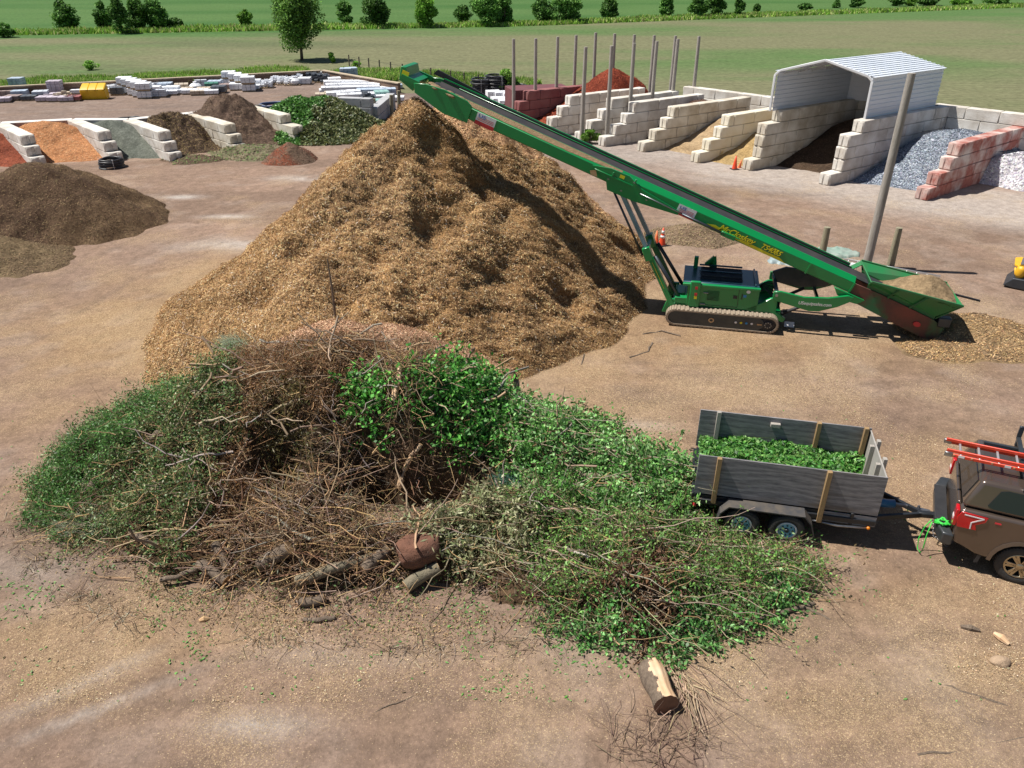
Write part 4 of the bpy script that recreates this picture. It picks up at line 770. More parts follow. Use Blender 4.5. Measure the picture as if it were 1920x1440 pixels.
# bundle of thin canes next to the split log
t = thing('cane_bundle', 'tangle of thin pale canes lying right of the split log', 'twigs', G(1285, 1290)); n = 46; X = RB_.normal(0, .12, n); Y = RB_.normal(.35, .25, n)
D = np.stack([RB_.normal(.15, .35, n), RB_.normal(-1, .3, n), RB_.normal(0.03, .06, n)], 1)
o = twigs('canes', np.stack([X, Y, .04 + 0 * X], 1), D, RB_.uniform(.6, 1.5, n), RB_.uniform(.006, .014, n), rcol(n, [(.42, .32, .2), (.3, .22, .15), (.48, .34, .24)], .2, RB_), BK, t, 6, .22, RB_); o['kind'] = 'stuff'
t = thing('root_bundle', 'dark fine twigs spread on the dirt below the split log', 'twigs', G(1230, 1400)); n = 160; X = RB_.normal(0, .35, n); Y = RB_.normal(0, .2, n)
D = np.stack([RB_.normal(0, 1, n), RB_.normal(0, 1, n), RB_.normal(0.03, .05, n)], 1)
o = twigs('twigs', np.stack([X, Y, .03 + 0 * X], 1), D, RB_.uniform(.2, .9, n), RB_.uniform(.003, .008, n), rcol(n, [(.14, .09, .07), (.2, .14, .1)], .2, RB_), BK, t, 5, .3, RB_); o['kind'] = 'stuff'
# ---- chips and leaf bits scattered on the dirt
def gscatter(name, n, L, W, cols, label, dens, zz=.015, box=(-13, 16, 8.2, 30), cat='wood chips', up=.25):
    X = RNG.uniform(box[0], box[1], n); Y = box[2] + (box[3] - box[2]) * RNG.random(n) ** 1.7
    k = (dens(X, Y) > RNG.random(n)) & (mulch_h(X, Y, False) < .1) & (brush_h(X, Y, False) < .12); X, Y = X[k], Y[k]; n = len(X)
    zg = .02 + .05 * (fbm(X, Y, 2.2, 5, 4) - .5) + .03 * (fbm(X * .35, Y, 2.4, 5, 5) - .5)
    A, B = rand_axes(n, L * RNG.uniform(.4, 1.6, n), W * RNG.uniform(.5, 1.5, n), 1 - up)
    V, F = cards(np.stack([X, Y, zg + zz * RNG.uniform(.3, 1.5, n)], 1), A, B); o = npmesh(name, V, F, CHIPM, None, np.repeat(rcol(n, cols, .3), 4, 0)); tag(o, label, cat, kind='stuff')
gscatter('wood_chips', 240000, .0105, .0048, [(.56, .40, .23), (.46, .32, .18), (.30, .19, .11), (.66, .53, .36), (.16, .11, .08)], 'tan wood chips scattered over the dirt', lambda X, Y: np.clip((fbm(X, Y, 1.3, 4, 9) - .47) * 3.6, 0.05, 1) * (.35 + .65 * sstep(4, 12, X + Y * .3)))
gscatter('leaf_bits', 34000, .028, .015, [(.08, .2, .04), (.12, .26, .07), (.2, .28, .12)], 'green leaf bits scattered on the dirt round the brush pile', lambda X, Y: (.02 + np.clip((fbm(X, Y, .8, 4, 14) - .53) * 7, 0, 1)) * np.exp(-np.maximum(np.hypot((X + 2.2) / 8.2, (Y - 13) / 4.1) - 1, 0) * 9) + .012 * (fbm(X, Y, .6, 3, 15) > .55), box=(-13, 10, 8.2, 19), cat='leaves')

# loose twigs and sprigs lying round the foot of the brush pile
n = 3600; th_ = RB_.random(n) * 6.283; rr = 1 + np.abs(RB_.normal(0, .05, n)) - .07; X = -2.2 + 8.0 * rr * np.cos(th_); Y = 13.0 + 3.9 * rr * np.sin(th_); k = (brush_h(X, Y, False) < .25) & (mulch_h(X, Y) < .1) & (Y < 16.5) & (fbm(X, Y, 1.2, 3, 44) > .4) & ~((X > 3.2) & (Y > 11.6)); X, Y = X[k], Y[k]; n = len(X)
D = np.stack([RB_.normal(size=n), RB_.normal(size=n), RB_.normal(.02, .08, n)], 1); o = twigs('loose_twigs', np.stack([X, Y, .035 + 0 * X], 1), D, RB_.uniform(.08, .6, n), RB_.uniform(.003, .008, n), rcol(n, [(.36, .26, .16), (.22, .15, .1), (.14, .1, .07), (.4, .34, .26)], .2, RB_), BK, None, 4, .25, RB_); tag(o, 'small loose twigs littering the dirt around the foot of the brush pile', 'twigs', kind='stuff')
gscatter('bark_flakes', 60000, .019, .006, [(.58, .42, .24), (.44, .30, .17), (.66, .54, .37)], 'larger pale bark flakes gathered in drifts on the dirt', lambda X, Y: np.clip((fbm(X, Y, 1.3, 4, 9) - .53) * 4.5, 0, 1) * (.3 + .7 * sstep(2, 8, X)), cat='wood chips')
gscatter('brown_litter', 110000, .022, .007, [(.24, .15, .08), (.36, .24, .13), (.14, .09, .05), (.12, .20, .05), (.48, .33, .18)], 'brown and green litter on the dirt along the front of the brush pile', lambda X, Y: np.exp(-np.maximum(np.hypot((X + 2.0) / 7.2, (Y - 13.2) / 3.8) - .93, 0) * 16) * np.clip((fbm(X, Y, .9, 4, 19) - .36) * 4, .05, 1), zz=.03, box=(-11, 6.5, 8.8, 16.5), cat='leaf litter', up=.5)
# ================================================================ TRACKED STACKER CONVEYOR
T0 = Vector((13.3, 21.65, 0)); CANG = math.radians(167)     # local +X runs from the tail up to the head, local +Y towards the camera side
cv = thing('stacker_conveyor', 'long green tracked stacker conveyor unloading onto the mulch pile', 'conveyor', T0, CANG)
GRN = mat('green_paint', (.0, .235, .055), (.002, .20, .05), rough=.34, scale=.9, spec=.6, coat=.3, c3=(.03, .20, .06), c3_at=.8)
DGR = mat('green_paint_dusty', (.012, .16, .05), (.05, .12, .045), rough=.6, scale=1.4, c3=(.13, .075, .045), c3_at=.72)
BLK = mat('black_rubber', (.022, .022, .026), (.035, .033, .035), rough=.65, scale=4); BELT = mat('conveyor_belt', (.028, .028, .034), (.05, .045, .045), rough=.6, scale=2)
STL = mat('steel', (.35, .36, .38), (.25, .25, .26), rough=.35, metal=.85, scale=5); DKS = mat('dark_steel', (.05, .06, .075), (.07, .08, .09), rough=.4, metal=.6, scale=4)
DST = mat('mulch_dust', (.30, .20, .11), (.23, .15, .08), rough=.95, scale=6, bump=.8); YEL = mat('yellow_decal', (.72, .62, .02), (.66, .58, .02), rough=.4, scale=2)
WHT = mat('white_decal', (.75, .75, .76), (.68, .68, .7), rough=.45, scale=8); RED = mat('red_decal', (.55, .03, .04), (.5, .03, .04), rough=.4, scale=8); BLU = mat('blue_decal', (.03, .07, .4), rough=.4, scale=8)
HOODM = mat('dark_hood', (.012, .05, .07), (.02, .07, .09), rough=.3, scale=1.5, coat=.3)  # dark blue tint imitates sky reflected in the hood
PHI = math.atan2(6.5, 16.8); CL = 18.15; ZB = .55
cu, su = math.cos(PHI), math.sin(PHI)
BIT = frame((0, 0, ZB), (cu, 0, su), (0, 1, 0), (-su, 0, cu))
BM_ = frame((0, 0, ZB), (cu, 0, su), (0, .98, 0), (-su * .64, 0, cu * .64))          # boom frame: a along, b across (+ = camera side), c up
BI = Matrix(BM_)
bl = bpy.data.objects.new('boom', None)
def boomside(s, a0, a1, top=0.0, bot=-.52):
    """side panel with an inward bevel on top; s=+1 near side"""
    pr = [(s * .62, bot), (s * .66, bot + .04), (s * .66, top), (s * .45, top + .22), (s * .42, top + .22), (s * .42, top + .19), (s * .61, top - .01), (s * .61, bot + .03), (s * .50, bot + .03), (s * .50, bot)]
    mb = MB(); mb.prism(pr, lambda b, c: (a0, b, c), lambda b, c: (a1, b, c), 0, BI); return mb
boomside(1, 3.2, 16.6).build('boom_side', GRN, cv, bevel=.008, seg=1); boomside(-1, 3.2, 16.6).build('boom_side', GRN, cv, bevel=.008, seg=1)
# lower, red dusted tail sides
for s in (1, -1):
    mb = MB(); pr = [(.18, -.50), (.5, -.66), (1.4, -.62), (3.17, -.52), (3.17, .0), (2.4, .02), (.6, -.02), (.2, -.14)]
    mb.prism(pr, lambda a, c: (a, s * .59, c), lambda a, c: (a, s * .64, c), 0, BIT); o = mb.build('tail_side', mat('rusty_green_paint', (.19, .05, .035), (.02, .13, .05), rough=.55, scale=.9, c3=(.1, .04, .03), c3_at=.5), cv, bevel=.006, seg=1)
mb = MB()
for a in np.arange(.8, 16.4, 1.35): mb.box((a, -.6, -.44), (a + .08, .6, -.36), 0, BI)
mb.box((3.3, -.5, -.5), (16.5, -.49, -.44), 0, BI); mb.build('cross_members', GRN, cv)
# belt: troughed upper strand, flat return strand
mb = MB(); sec = [(-.44, .16), (-.25, .06), (.25, .06), (.44, .16), (.44, .135), (.25, .035), (-.25, .035), (-.44, .135)]
mb.prism(sec, lambda b, c: (.5, b, c), lambda b, c: (17.2, b, c), 0, BI); mb.box((.2, -.45, -.40), (17.15, .45, -.38), 0, BI)
mb.build('belt', BELT, cv)
mb = MB(); mb.lathe([(0, -.48), (.24, -.48), (.24, .48), (0, .48)], 20, 0, BI @ Matrix.Translation((17.2, 0, -.17)), 'Y'); mb.build('head_drum', BLK, cv, smooth=True)
mb = MB(); mb.lathe([(0, -.46), (.2, -.46), (.2, .46), (0, .46)], 20, 0, BI @ Matrix.Translation((.6, 0, -.17)), 'Y'); mb.build('tail_drum', STL, cv)
# far rim rubber and guide rollers
mb = MB(); mb.box((3.3, -.47, .2), (17.15, -.44, .30), 0, BI); mb.build('skirt_rubber', BLK, cv)
mb = MB(); mb.box((3.3, -.52, .27), (17.15, -.46, .34), 0, BI); mb.build('far_rail', GRN, cv)
# mulch dust lying on the upper half of the near bevel, and the crust at the head
mb = MB(); a0, a1 = 10.9, 16.2; n = 26
for i in range(n):
    x0 = a0 + (a1 - a0) * i / n; x1 = a0 + (a1 - a0) * (i + 1) / n; f = min(1, (i + 1) / 9) * random.uniform(.85, 1); h = .006 + .012 * f
    q = lambda t, x, up: (x, .66 + (.45 - .66) * t, 0 + .22 * t + up)
    lo = .5 - .36 * f; hi = .92
    mb.hexa([q(lo, x0, .002), q(lo, x1, .002), q(hi, x1, .002), q(hi, x0, .002), q(lo, x0, h), q(lo, x1, h), q(hi, x1, h), q(hi, x0, h)], 0, BI)
mb.build('dust_layer', DST, cv)
BH_ = BI @ Matrix.Translation((-.75, 0, 0))
# head: forked head plates, scraper box and guard
for s in (1, -1):
    mb = MB(); pr = [(16.55, -.68), (17.35, -.74), (18.35, -.40), (18.45, .0), (18.1, .18), (17.5, .30), (16.75, .26), (16.55, .1)]
    mb.prism(pr, lambda a, c: (a, s * .665, c), lambda a, c: (a, s * .72, c), 0, BH_); mb.build('head_plate', GRN, cv, bevel=.01, seg=1)
mb = MB(); mb.prism([(18.45, -.42), (18.95, -.2), (19.0, .42), (18.85, .46), (18.72, .1), (18.4, .05)], lambda a, c: (a, -.55, c), lambda a, c: (a, .6, c), 0, BH_); mb.build('head_guard', GRN, cv, bevel=.015)
for s in (1, -1): mb = MB(); mb.box((18.3, s * .63 - .03, -.1), (18.9, s * .63 + .03, .12), 0, BH_); mb.build('guard_arm', GRN, cv)
mb = MB(); mb.box((18.7, .602, .02), (18.92, .612, .3), 0, BH_); mb.build('warning_label', YEL, cv)
mb = MB()
for i in range(14):
    x = random.uniform(16.9, 18.0); y = random.uniform(.3, .62); r = random.uniform(.1, .2); mb.lathe([(0, -r * .5), (r * .8, -r * .3), (r, 0), (r * .7, r * .25), (0, r * .35)], 9, 0, BH_ @ Matrix.Translation((x, y, .17)))
mb.build('caked_mulch', DST, cv, smooth=True)
# rubber flap along the far side of the head
mb = MB(); mb.prism([(16.3, .28), (18.3, .28), (18.2, .55), (16.6, .40)], lambda a, c: (a, -.62, c), lambda a, c: (a, -.56, c), 0, BH_); mb.build('head_flap', BLK, cv)
# seams, brackets and pivots on the near side
mb = MB()
for a in (3.18, 4.6): mb.box((a, .64, -.54), (a + .05, .68, .02), 0, BI)
mb.build('seam', GRN, cv)
PA = 10.75
for s in (1, -1):
    mb = MB(); mb.prism([(PA - 1.9, -.5), (PA - .5, -.78), (PA + .35, -.80), (PA + .5, -.4), (PA + 1.05, -.02), (PA + .5, .19), (PA - .1, .22), (PA - .6, -.1), (PA - 1.9, -.32)], lambda a, c: (a, s * .67, c), lambda a, c: (a, s * .74, c), 0, BI)
    mb.box((PA - .35, s * .70 - .05, .02), (PA - .3, s * .70 + .07, .2), 0, BI); mb.box((PA + .35, s * .70 - .05, -.2), (PA + .4, s * .70 + .09, .1), 0, BI); mb.box((PA - .3, s * .72 - .05, -.14), (PA + .95, s * .72 + .07, -.10), 0, BI)
    mb.build('pivot_bracket', GRN, cv, bevel=.006, seg=1)
    mb = MB(); mb.tube([(PA - 2.0, s * .74, -.36), (PA - 3.4, s * .74, -.40)], .055, 10, 0, BI); mb.build('fold_cylinder', DKS, cv, smooth=True)
    mb = MB(); mb.tube([(PA - .6, s * .76, -.30), (PA - 2.0, s * .74, -.36)], .03, 8, 0, BI); mb.build('cylinder_rod', STL, cv, smooth=True)
    mb = MB(); mb.box((PA - 3.75, s * .66, -.5), (PA - 3.3, s * .66 + s * .13, -.3), 0, BI); mb.box((PA - 3.9, s * .66, -.36), (PA - 3.35, s * .66 + s * .1, -.33), 0, BI); mb.build('cylinder_lug', GRN, cv, bevel=.01, seg=1)
    for (a, c) in ((PA - .05, -.55), (PA - .85, -.45), (PA - .3, .05), (PA + .45, -.3)):
        mb = MB(); mb.lathe([(0, .745 * s), (.035, .745 * s), (.035, .775 * s), (0, .775 * s)], 8, 0, BI @ Matrix.Translation((a, 0, c)), 'Y'); mb.build('bolt', STL, cv)
for a, lab in ((PA + .1, 'a'), (PA - 3.6 - 1.1, 'b')): pass
mb = MB(); mb.box((PA + .02, .742, -.02), (PA + .17, .748, .12), 0, BI); mb.build('caution_label', YEL, cv)
mb = MB(); mb.box((PA - 5.1, .662, -.2), (PA - 4.96, .667, -.07), 0, BI); mb.build('caution_label', YEL, cv)
mb = MB(); mb.prism([(PA + .78, -.42), (PA + .9, -.16), (PA + 1.06, -.30), (PA + .98, -.46)], lambda a, c: (a, .745, c), lambda a, c: (a, .75, c), 0, BI); mb.build('shape_label', LE, cv)
# lettering and stickers: text runs from head side (left) to tail side (right) as seen from the camera
def boom_text(body, a_left, c0, size, m, nm, sh=.25, b=.668, sp=1.0, sx=1.0):
    # local x of the text -> -a, local y -> c, normal -> +b
    M = BI @ frame((a_left, b, c0), (-sx, 0, 0), (0, 0, 1), (0, 1, 0)); return text_mesh(nm, body, size, m, cv, M, sh, .003, sp)
boom_text('McCloskey', 7.58, -.32, .37, mat('lettering_yellow', (.78, .70, .02), (.74, .66, .02), rough=.4, scale=2), 'lettering', .4, .672, .95, .72)
boom_text('TS4065', 6.22, -.31, .34, mat('lettering_yellow', (.78, .70, .02)), 'lettering', .4, .672, .95, .66)
boom_text('McCloskey', 7.56, -.335, .37, BLK, 'lettering_shadow', .4, .6655, .95, .72); boom_text('TS4065', 6.20, -.325, .34, BLK, 'lettering_shadow', .4, .6655, .95, .66)
mb = MB(); mb.prism([(7.95, -.33), (7.7, -.22), (7.35, -.30), (6.0, -.37), (5.55, -.36), (5.3, -.51), (6.5, -.49)], lambda a, c: (a, .6625, c), lambda a, c: (a, .664, c), 0, BI); mb.build('swoosh', YEL, cv)
def sticker(a, c, wd, h):
    mb = MB(); mb.box((a - wd, .662, c), (a, .666, c + h), 0, BI); s_ = mb.build('dealer_sticker', WHT, cv)
    mb = MB(); mb.box((a - wd, .6665, c), (a, .669, c + h * .33), 0, BI); mb.build('red_band', RED, s_)
    M = BI @ frame((a - .05, .667, c + h * .62), (-1, 0, 0), (0, 0, 1), (0, 1, 0)); text_mesh('lettering', 'US', h * .38, BLU, s_, M, .0, .002)
    mb = MB()
    for k in range(3): mb.box((a - wd + .05, .667, c + h * (.42 + .12 * k)), (a - (.05 if k < 2 else .3), .6685, c + h * (.46 + .12 * k)), 0, BI)
    mb.build('small_print', RED, s_)
sticker(15.6, -.56, .62, .56); sticker(8.95, -.50, .58, .50)
mb = MB(); mb.box((3.9, .60, .06), (4.25, .62, .2), 0, BI)
mb = MB(); q = lambda a, t: (a, .66 - .21 * t + .004, .22 * t + .004); mb.add([q(4.75, .35), q(4.45, .35), q(4.45, .95), q(4.75, .95)], [(0, 1, 2, 3)]); mb.build('small_sticker', WHT, cv)
# ---- legs: slim upper rams, green lower sleeves
def bp(a, b, c): return BI @ Vector((a, b, c))
for s in (1, -1):
    top = bp(PA - .1, s * .55, -.72); bot = Vector((8.25, s * .72, .55)); mid = top.lerp(bot, .52)
    mb = MB(); mb.bar(top, mid, .12, .17, up=(0, 1, 0)); mb.build('upper_leg', mat('blue_grey_ram', (.16, .24, .32), (.22, .30, .38), rough=.25, scale=3, metal=.3), cv, bevel=.01, seg=1)
    mb = MB(); mb.bar(top.lerp(bot, .47), bot, .17, .2, up=(0, 1, 0)); mb.build('lower_leg', GRN if s > 0 else DGR, cv, bevel=.012, seg=1)
    mb = MB(); mb.tube([top + Vector((.28, 0, .1)), top.lerp(bot, .55) + Vector((.24, 0, 0))], .035, 8); mb.build('ram_rod', DKS, cv, smooth=True)
    mb = MB(); mb.tube([top.lerp(bot, .55) + Vector((-.16, 0, 0)), bot + Vector((-.30, 0, .1))], .06, 8); mb.build('ram_body', DKS, cv, smooth=True)
    mb = MB(); c_ = top.lerp(bot, .52); mb.bar(c_ + Vector((.1, 0, .18)), c_ + Vector((-.06, 0, -.22)), .24, .34, up=(0, 1, 0)); mb.build('leg_collar', GRN, cv, bevel=.015, seg=1)
    mb = MB(); mb.prism([(-.35, -.25), (.3, -.25), (.16, .22), (-.14, .22)], lambda a, c: (bot.x + a, bot.y - .06, bot.z + c), lambda a, c: (bot.x + a, bot.y + .06, bot.z + c)); mb.build('leg_foot', GRN, cv, bevel=.01, seg=1)
a = bp(PA - .1, .55, -.72).lerp(Vector((8.25, .72, .55)), .60); b_ = bp(PA - .1, .55, -.72).lerp(Vector((8.25, .72, .55)), .84)
mb = MB(); mb.bar(a + Vector((0, .088, 0)), b_ + Vector((0, .088, 0)), .008, .09, up=(0, 1, 0)) ; M_ = mb.build('yellow_stripe', YEL, cv)
mb = MB(); c1 = bp(PA - .1, .55, -.72).lerp(Vector((8.25, .72, .55)), .5); c2 = Vector((c1.x, -c1.y, c1.z)); mb.bar(c1, c2, .12, .12); mb.build('leg_tie', GRN, cv)
NCH0 = len(LOG)
# ---- crawler tracks
def stadium(x0, x1, z0, r, n=12):
    p = []
    for k in range(n + 1): q = math.pi / 2 - math.pi * k / n; p.append((x1 + r * math.cos(q), z0 + r * math.sin(q)))
    for k in range(n + 1): q = -math.pi / 2 - math.pi * k / n; p.append((x0 + r * math.cos(q), z0 + r * math.sin(q)))
    return p
TX0, TX1, TR = 5.35, 8.05, .29
TRK = mat('dusty_track', (.33, .26, .19), (.24, .19, .14), rough=.9, scale=8, bump=.4)
for s in (1, -1):
    y0, y1 = (s * .78, s * 1.13); t = []
    out = stadium(TX0, TX1, .36, TR); inn = stadium(TX0, TX1, .36, TR - .05); n = len(out); mb = MB()
    vs = [(x, y0, z) for x, z in out] + [(x, y1, z) for x, z in out] + [(x, y0, z) for x, z in inn] + [(x, y1, z) for x, z in inn]; fs = []
    for i in range(n):
        j = (i + 1) % n; fs += [(i, j, n + j, n + i), (2 * n + i, 3 * n + i, 3 * n + j, 2 * n + j), (i, 2 * n + i, 2 * n + j, j), (n + i, n + j, 3 * n + j, 3 * n + i)]
    mb.add(vs, fs)
    per = []
    for i in range(n):
        (xa, za), (xb, zb) = out[i], out[(i + 1) % n]; L = math.hypot(xb - xa, zb - za); m = max(1, int(L / .13))
        for k in range(m): f = (k + .5) / m; per.append((xa + (xb - xa) * f, za + (zb - za) * f, math.atan2(zb - za, xb - xa)))
    for x, z, g in per:
        M = Matrix.Translation((x, 0, z)) @ Matrix.Rotation(-g, 4, 'Y'); mb.box((-.03, min(y0, y1) + .01, -.025), (.03, max(y0, y1) - .01, .028), 0, M)
    tr = mb.build('track', TRK, cv)
    mb = MB(); mb.prism(stadium(TX0 + .35, TX1 - .02, .36, .245), lambda a, c: (a, y1 - s * .20, c), lambda a, c: (a, y1 - s * .03, c)); mb.build('track_frame', DKS, tr, bevel=.01, seg=1)
    mb = MB(); mb.lathe([(0, y1 - s * .2), (.26, y1 - s * .2), (.26, y1 - s * .06), (.15, y1 - s * .05), (.13, y1 - s * .01), (0, y1 - s * .01)], 20, 0, Matrix.Translation((TX0, 0, .36)), 'Y'); mb.build('drive_sprocket', BLK, tr, smooth=False)
    for k in range(8):
        q = k * math.pi / 4; mb = MB(); mb.lathe([(0, y1 - s * .012), (.018, y1 - s * .012), (.018, y1 + s * .01), (0, y1 + s * .01)], 6, 0, Matrix.Translation((TX0 + .09 * math.cos(q), 0, .36 + .09 * math.sin(q))), 'Y'); mb.build('bolt', STL, tr)
    if s > 0:
        mb = MB(); mb.lathe([(.05, y1 - .028), (.085, y1 - .028), (.085, y1 - .01), (.05, y1 - .01), (.05, y1 - .028)], 16, 0, Matrix.Translation((7.0, 0, .36)), 'Y'); mb.build('hub_ring', LE, tr)
        for k, m_ in enumerate((WHT, YEL, mat('light_blue_dot', (.05, .28, .6)), WHT)):
            mb = MB(); mb.lathe([(0, y1 - .028), (.038, y1 - .028), (.038, y1 - .015), (0, y1 - .015)], 12, 0, Matrix.Translation((6.28 - .155 * k, 0, .36)), 'Y'); mb.build('dot_decal', m_, tr)
        mb = MB(); mb.box((5.52, y1 - .028, .33), (5.66, y1 - .015, .38)); mb.build('maker_plate', LE, tr)
# ---- chassis and engine housing
mb = MB(); mb.box((5.0, -.76, .42), (8.2, .76, .72)); mb.prism([(5.15, .72), (4.85, .5), (4.9, .35), (5.3, .5), (6.1, .72), (5.6, 1.0), (5.35, 1.2), (5.15, 1.2)], lambda a, c: (a, .68, c), lambda a, c: (a, .80, c)); mb.build('chassis', GRN, cv, bevel=.015, seg=1)
mb = MB(); mb.prism([(5.15, .72), (4.85, .5), (4.9, .35), (5.3, .5), (6.1, .72), (5.6, 1.0), (5.35, 1.2), (5.15, 1.2)], lambda a, c: (a, -.68, c), lambda a, c: (a, -.80, c)); mb.build('arm_mount', GRN, cv, bevel=.015, seg=1)
mb = MB(); mb.box((5.70, -.72, .70), (7.8, .80, 1.48)); mb.build('engine_housing', GRN, cv, bevel=.02)
mb = MB(); mb.box((5.68, .72, 1.44), (7.95, .86, 1.52)); mb.build('housing_lip', GRN, cv, bevel=.015)
mb = MB(); mb.box((5.71, -.71, 1.483), (7.95, .72, 1.53)); mb.box((5.8, -.7, 1.53), (5.85, .7, 1.60)); mb.build('hood', HOODM, cv, bevel=.01, seg=1)
mb = MB(); mb.box((6.2, -.45, 1.532), (7.45, .40, 1.60)); 
for k in range(9): mb.box((6.22, -.42 + .09 * k, 1.60), (7.43, -.39 + .09 * k, 1.65))
mb.build('radiator_grille', mat('grille_black', (.015, .02, .028), rough=.5), cv)
mb = MB(); mb.bar((6.2, -.5, 1.68), (7.5, -.5, 1.68), .05, .05); mb.bar((6.2, .02, 1.68), (7.5, .02, 1.68), .03, .03); mb.build('hood_rail', HOODM, cv)
mb = MB(); mb.box((7.55, -.62, 1.5), (7.68, -.5, 1.95)); mb.build('bracket_post', GRN, cv); mb = MB(); mb.prism([(6.95, 1.5), (7.1, 1.5), (7.1, 2.02), (7.35, 1.72), (7.28, 1.66), (7.02, 2.02)], lambda a, c: (a, -.62, c), lambda a, c: (a, -.52, c)) ; mb.build('lift_bracket', GRN, cv)
mb = MB(); mb.box((7.7, -.3, .73), (8.15, .78, .95)); mb.box((7.85, -.1, .95), (8.1, .5, .99)); mb.build('battery_box', GRN, cv, bevel=.015)
mb = MB(); mb.box((7.42, .78, .70), (7.72, .90, 1.62)); mb.build('control_panel', GRN, cv, bevel=.02)
for z, m_ in ((1.35, RED), (1.12, RED), (1.0, YEL)): mb = MB(); mb.box((7.50, .902, z), (7.58, .912, z + .1)); mb.build('warning_label', m_, cv)
for x, z in ((7.25, 1.22), (7.3, .80)): mb = MB(); mb.tube([(x - .07, .83, z), (x + .07, .83, z)], .022, 8); mb.build('door_handle', STL, cv)
for x0, x1, z0, z1 in ((6.85, 7.2, .95, 1.32),):
    mb = MB()
    for k in range(8): mb.box((x0, .80, z0 + .045 * k), (x1, .818, z0 + .045 * k + .025))
    mb.build('louvre', DGR, cv)
mb = MB(); mb.box((6.28, .80, .78), (6.292, .81, 1.42)); mb.box((6.28, .80, .765), (7.38, .81, .775)); mb.build('door_seam', BLK, cv)
mb = MB(); mb.box((6.32, .80, 1.08), (6.44, .812, 1.2)); mb.build('door_latch', BLK, cv); mb = MB(); mb.box((6.17, .80, 1.08), (6.2, .812, 1.28)); mb.build('slot', BLK, cv)
mb = MB(); mb.box((6.06, .80, 1.16), (6.15, .81, 1.25)); mb.build('blue_label', mat('light_blue_dot', (.05, .28, .6)), cv)
mb = MB(); mb.lathe([(0, .80), (.06, .80), (.06, .835), (0, .835)], 16, 0, Matrix.Translation((6.02, 0, 1.38)), 'Y'); mb.build('fuel_cap', WHT, cv)
# hoses
for k in range(5):
    mb = MB(); y = -.2 + .15 * k; mb.tube([(5.72, y, 1.0 + .05 * k), (5.5, y + .03, 1.35), (5.25, y, 1.3 - .06 * k), (5.0, y - .02, .95), (5.05, y, .7)], .022, 6); mb.build('hose', BLK, cv, smooth=True)
mb = MB(); mb.tube([(5.7, .55, .85), (5.4, .58, 1.0), (5.2, .6, 1.22)], .03, 6); mb.build('hose', STL, cv, smooth=True)
for o_ in LOG[NCH0:]:
    if o_.parent == cv: o_.scale = (1.03, 1.05, .90); o_.location = (-.03 * 6.75, 0, 0)
AR = Matrix.Translation((2.95, 0, 0)) @ Matrix.Diagonal((.98, 1.04, 1.03, 1)) @ Matrix.Translation((-2.95, 0, 0))
NCH1 = len(LOG)
# lifting arms, near one carries the lettering
for s in (1, -1):
    y0 = s * .80; pr = [(5.32, 1.30), (5.32, 1.05), (5.15, 1.0), (4.2, .78), (3.9, .80), (3.4, .98), (3.05, 1.18), (2.98, 1.30), (3.15, 1.36), (3.7, 1.24), (4.4, 1.20), (5.1, 1.32)]
    mb = MB(); mb.prism(pr, lambda a, c: (a, y0, c), lambda a, c: (a, y0 + s * .09, c)); mb.build('lift_arm', GRN if s > 0 else DGR, cv, bevel=.012, seg=1)
    mb = MB(); mb.tube([(4.95, s * .6, .5), (4.2, s * .62, .92)], .05, 8); mb.build('lift_cylinder', BLK, cv, smooth=True)
    mb = MB(); mb.lathe([(0, y0 + s * .09), (.045, y0 + s * .09), (.045, y0 + s * .12), (0, y0 + s * .12)], 10, 0, Matrix.Translation((5.22, 0, 1.2)), 'Y'); mb.build('pivot_pin', STL, cv)
    mb = MB(); mb.prism([(2.7, -.50), (3.7, -.50), (3.5, -.78), (3.2, -.88), (2.85, -.80)], lambda a, c: (a, s * .68, c), lambda a, c: (a, s * .80, c), 0, BI); mb.build('boom_lug', GRN, cv, bevel=.012, seg=1)
M = frame((4.55, .895, .98), (-1, 0, 0), (0, 0, 1), (0, 1, 0)); text_mesh('lettering', 'USequipsales.com', .135, WHT, cv, M, .15, .002, 1.0)
mb = MB(); mb.bar((5.2, -.8, 1.2), (5.2, .8, 1.2), .1, .1); mb.bar((3.9, -.8, .95), (3.9, .8, .95), .08, .08); mb.build('arm_tie', DKS, cv)
mb = MB(); pts = [(5.3, 1.45), (4.9, 1.62), (4.0, 1.58), (3.2, 1.72), (3.1, 1.60), (3.6, 1.1), (4.4, 1.02), (5.1, 1.12)]; mb.prism(pts, lambda a, c: (a, -.50, c), lambda a, c: (a, -.40, c)); mb.build('under_guard', DKS, cv, bevel=.01, seg=1)
for o_ in LOG[NCH1:]:
    if not o_.name.startswith('boom_lug'): o_.data.transform(AR)
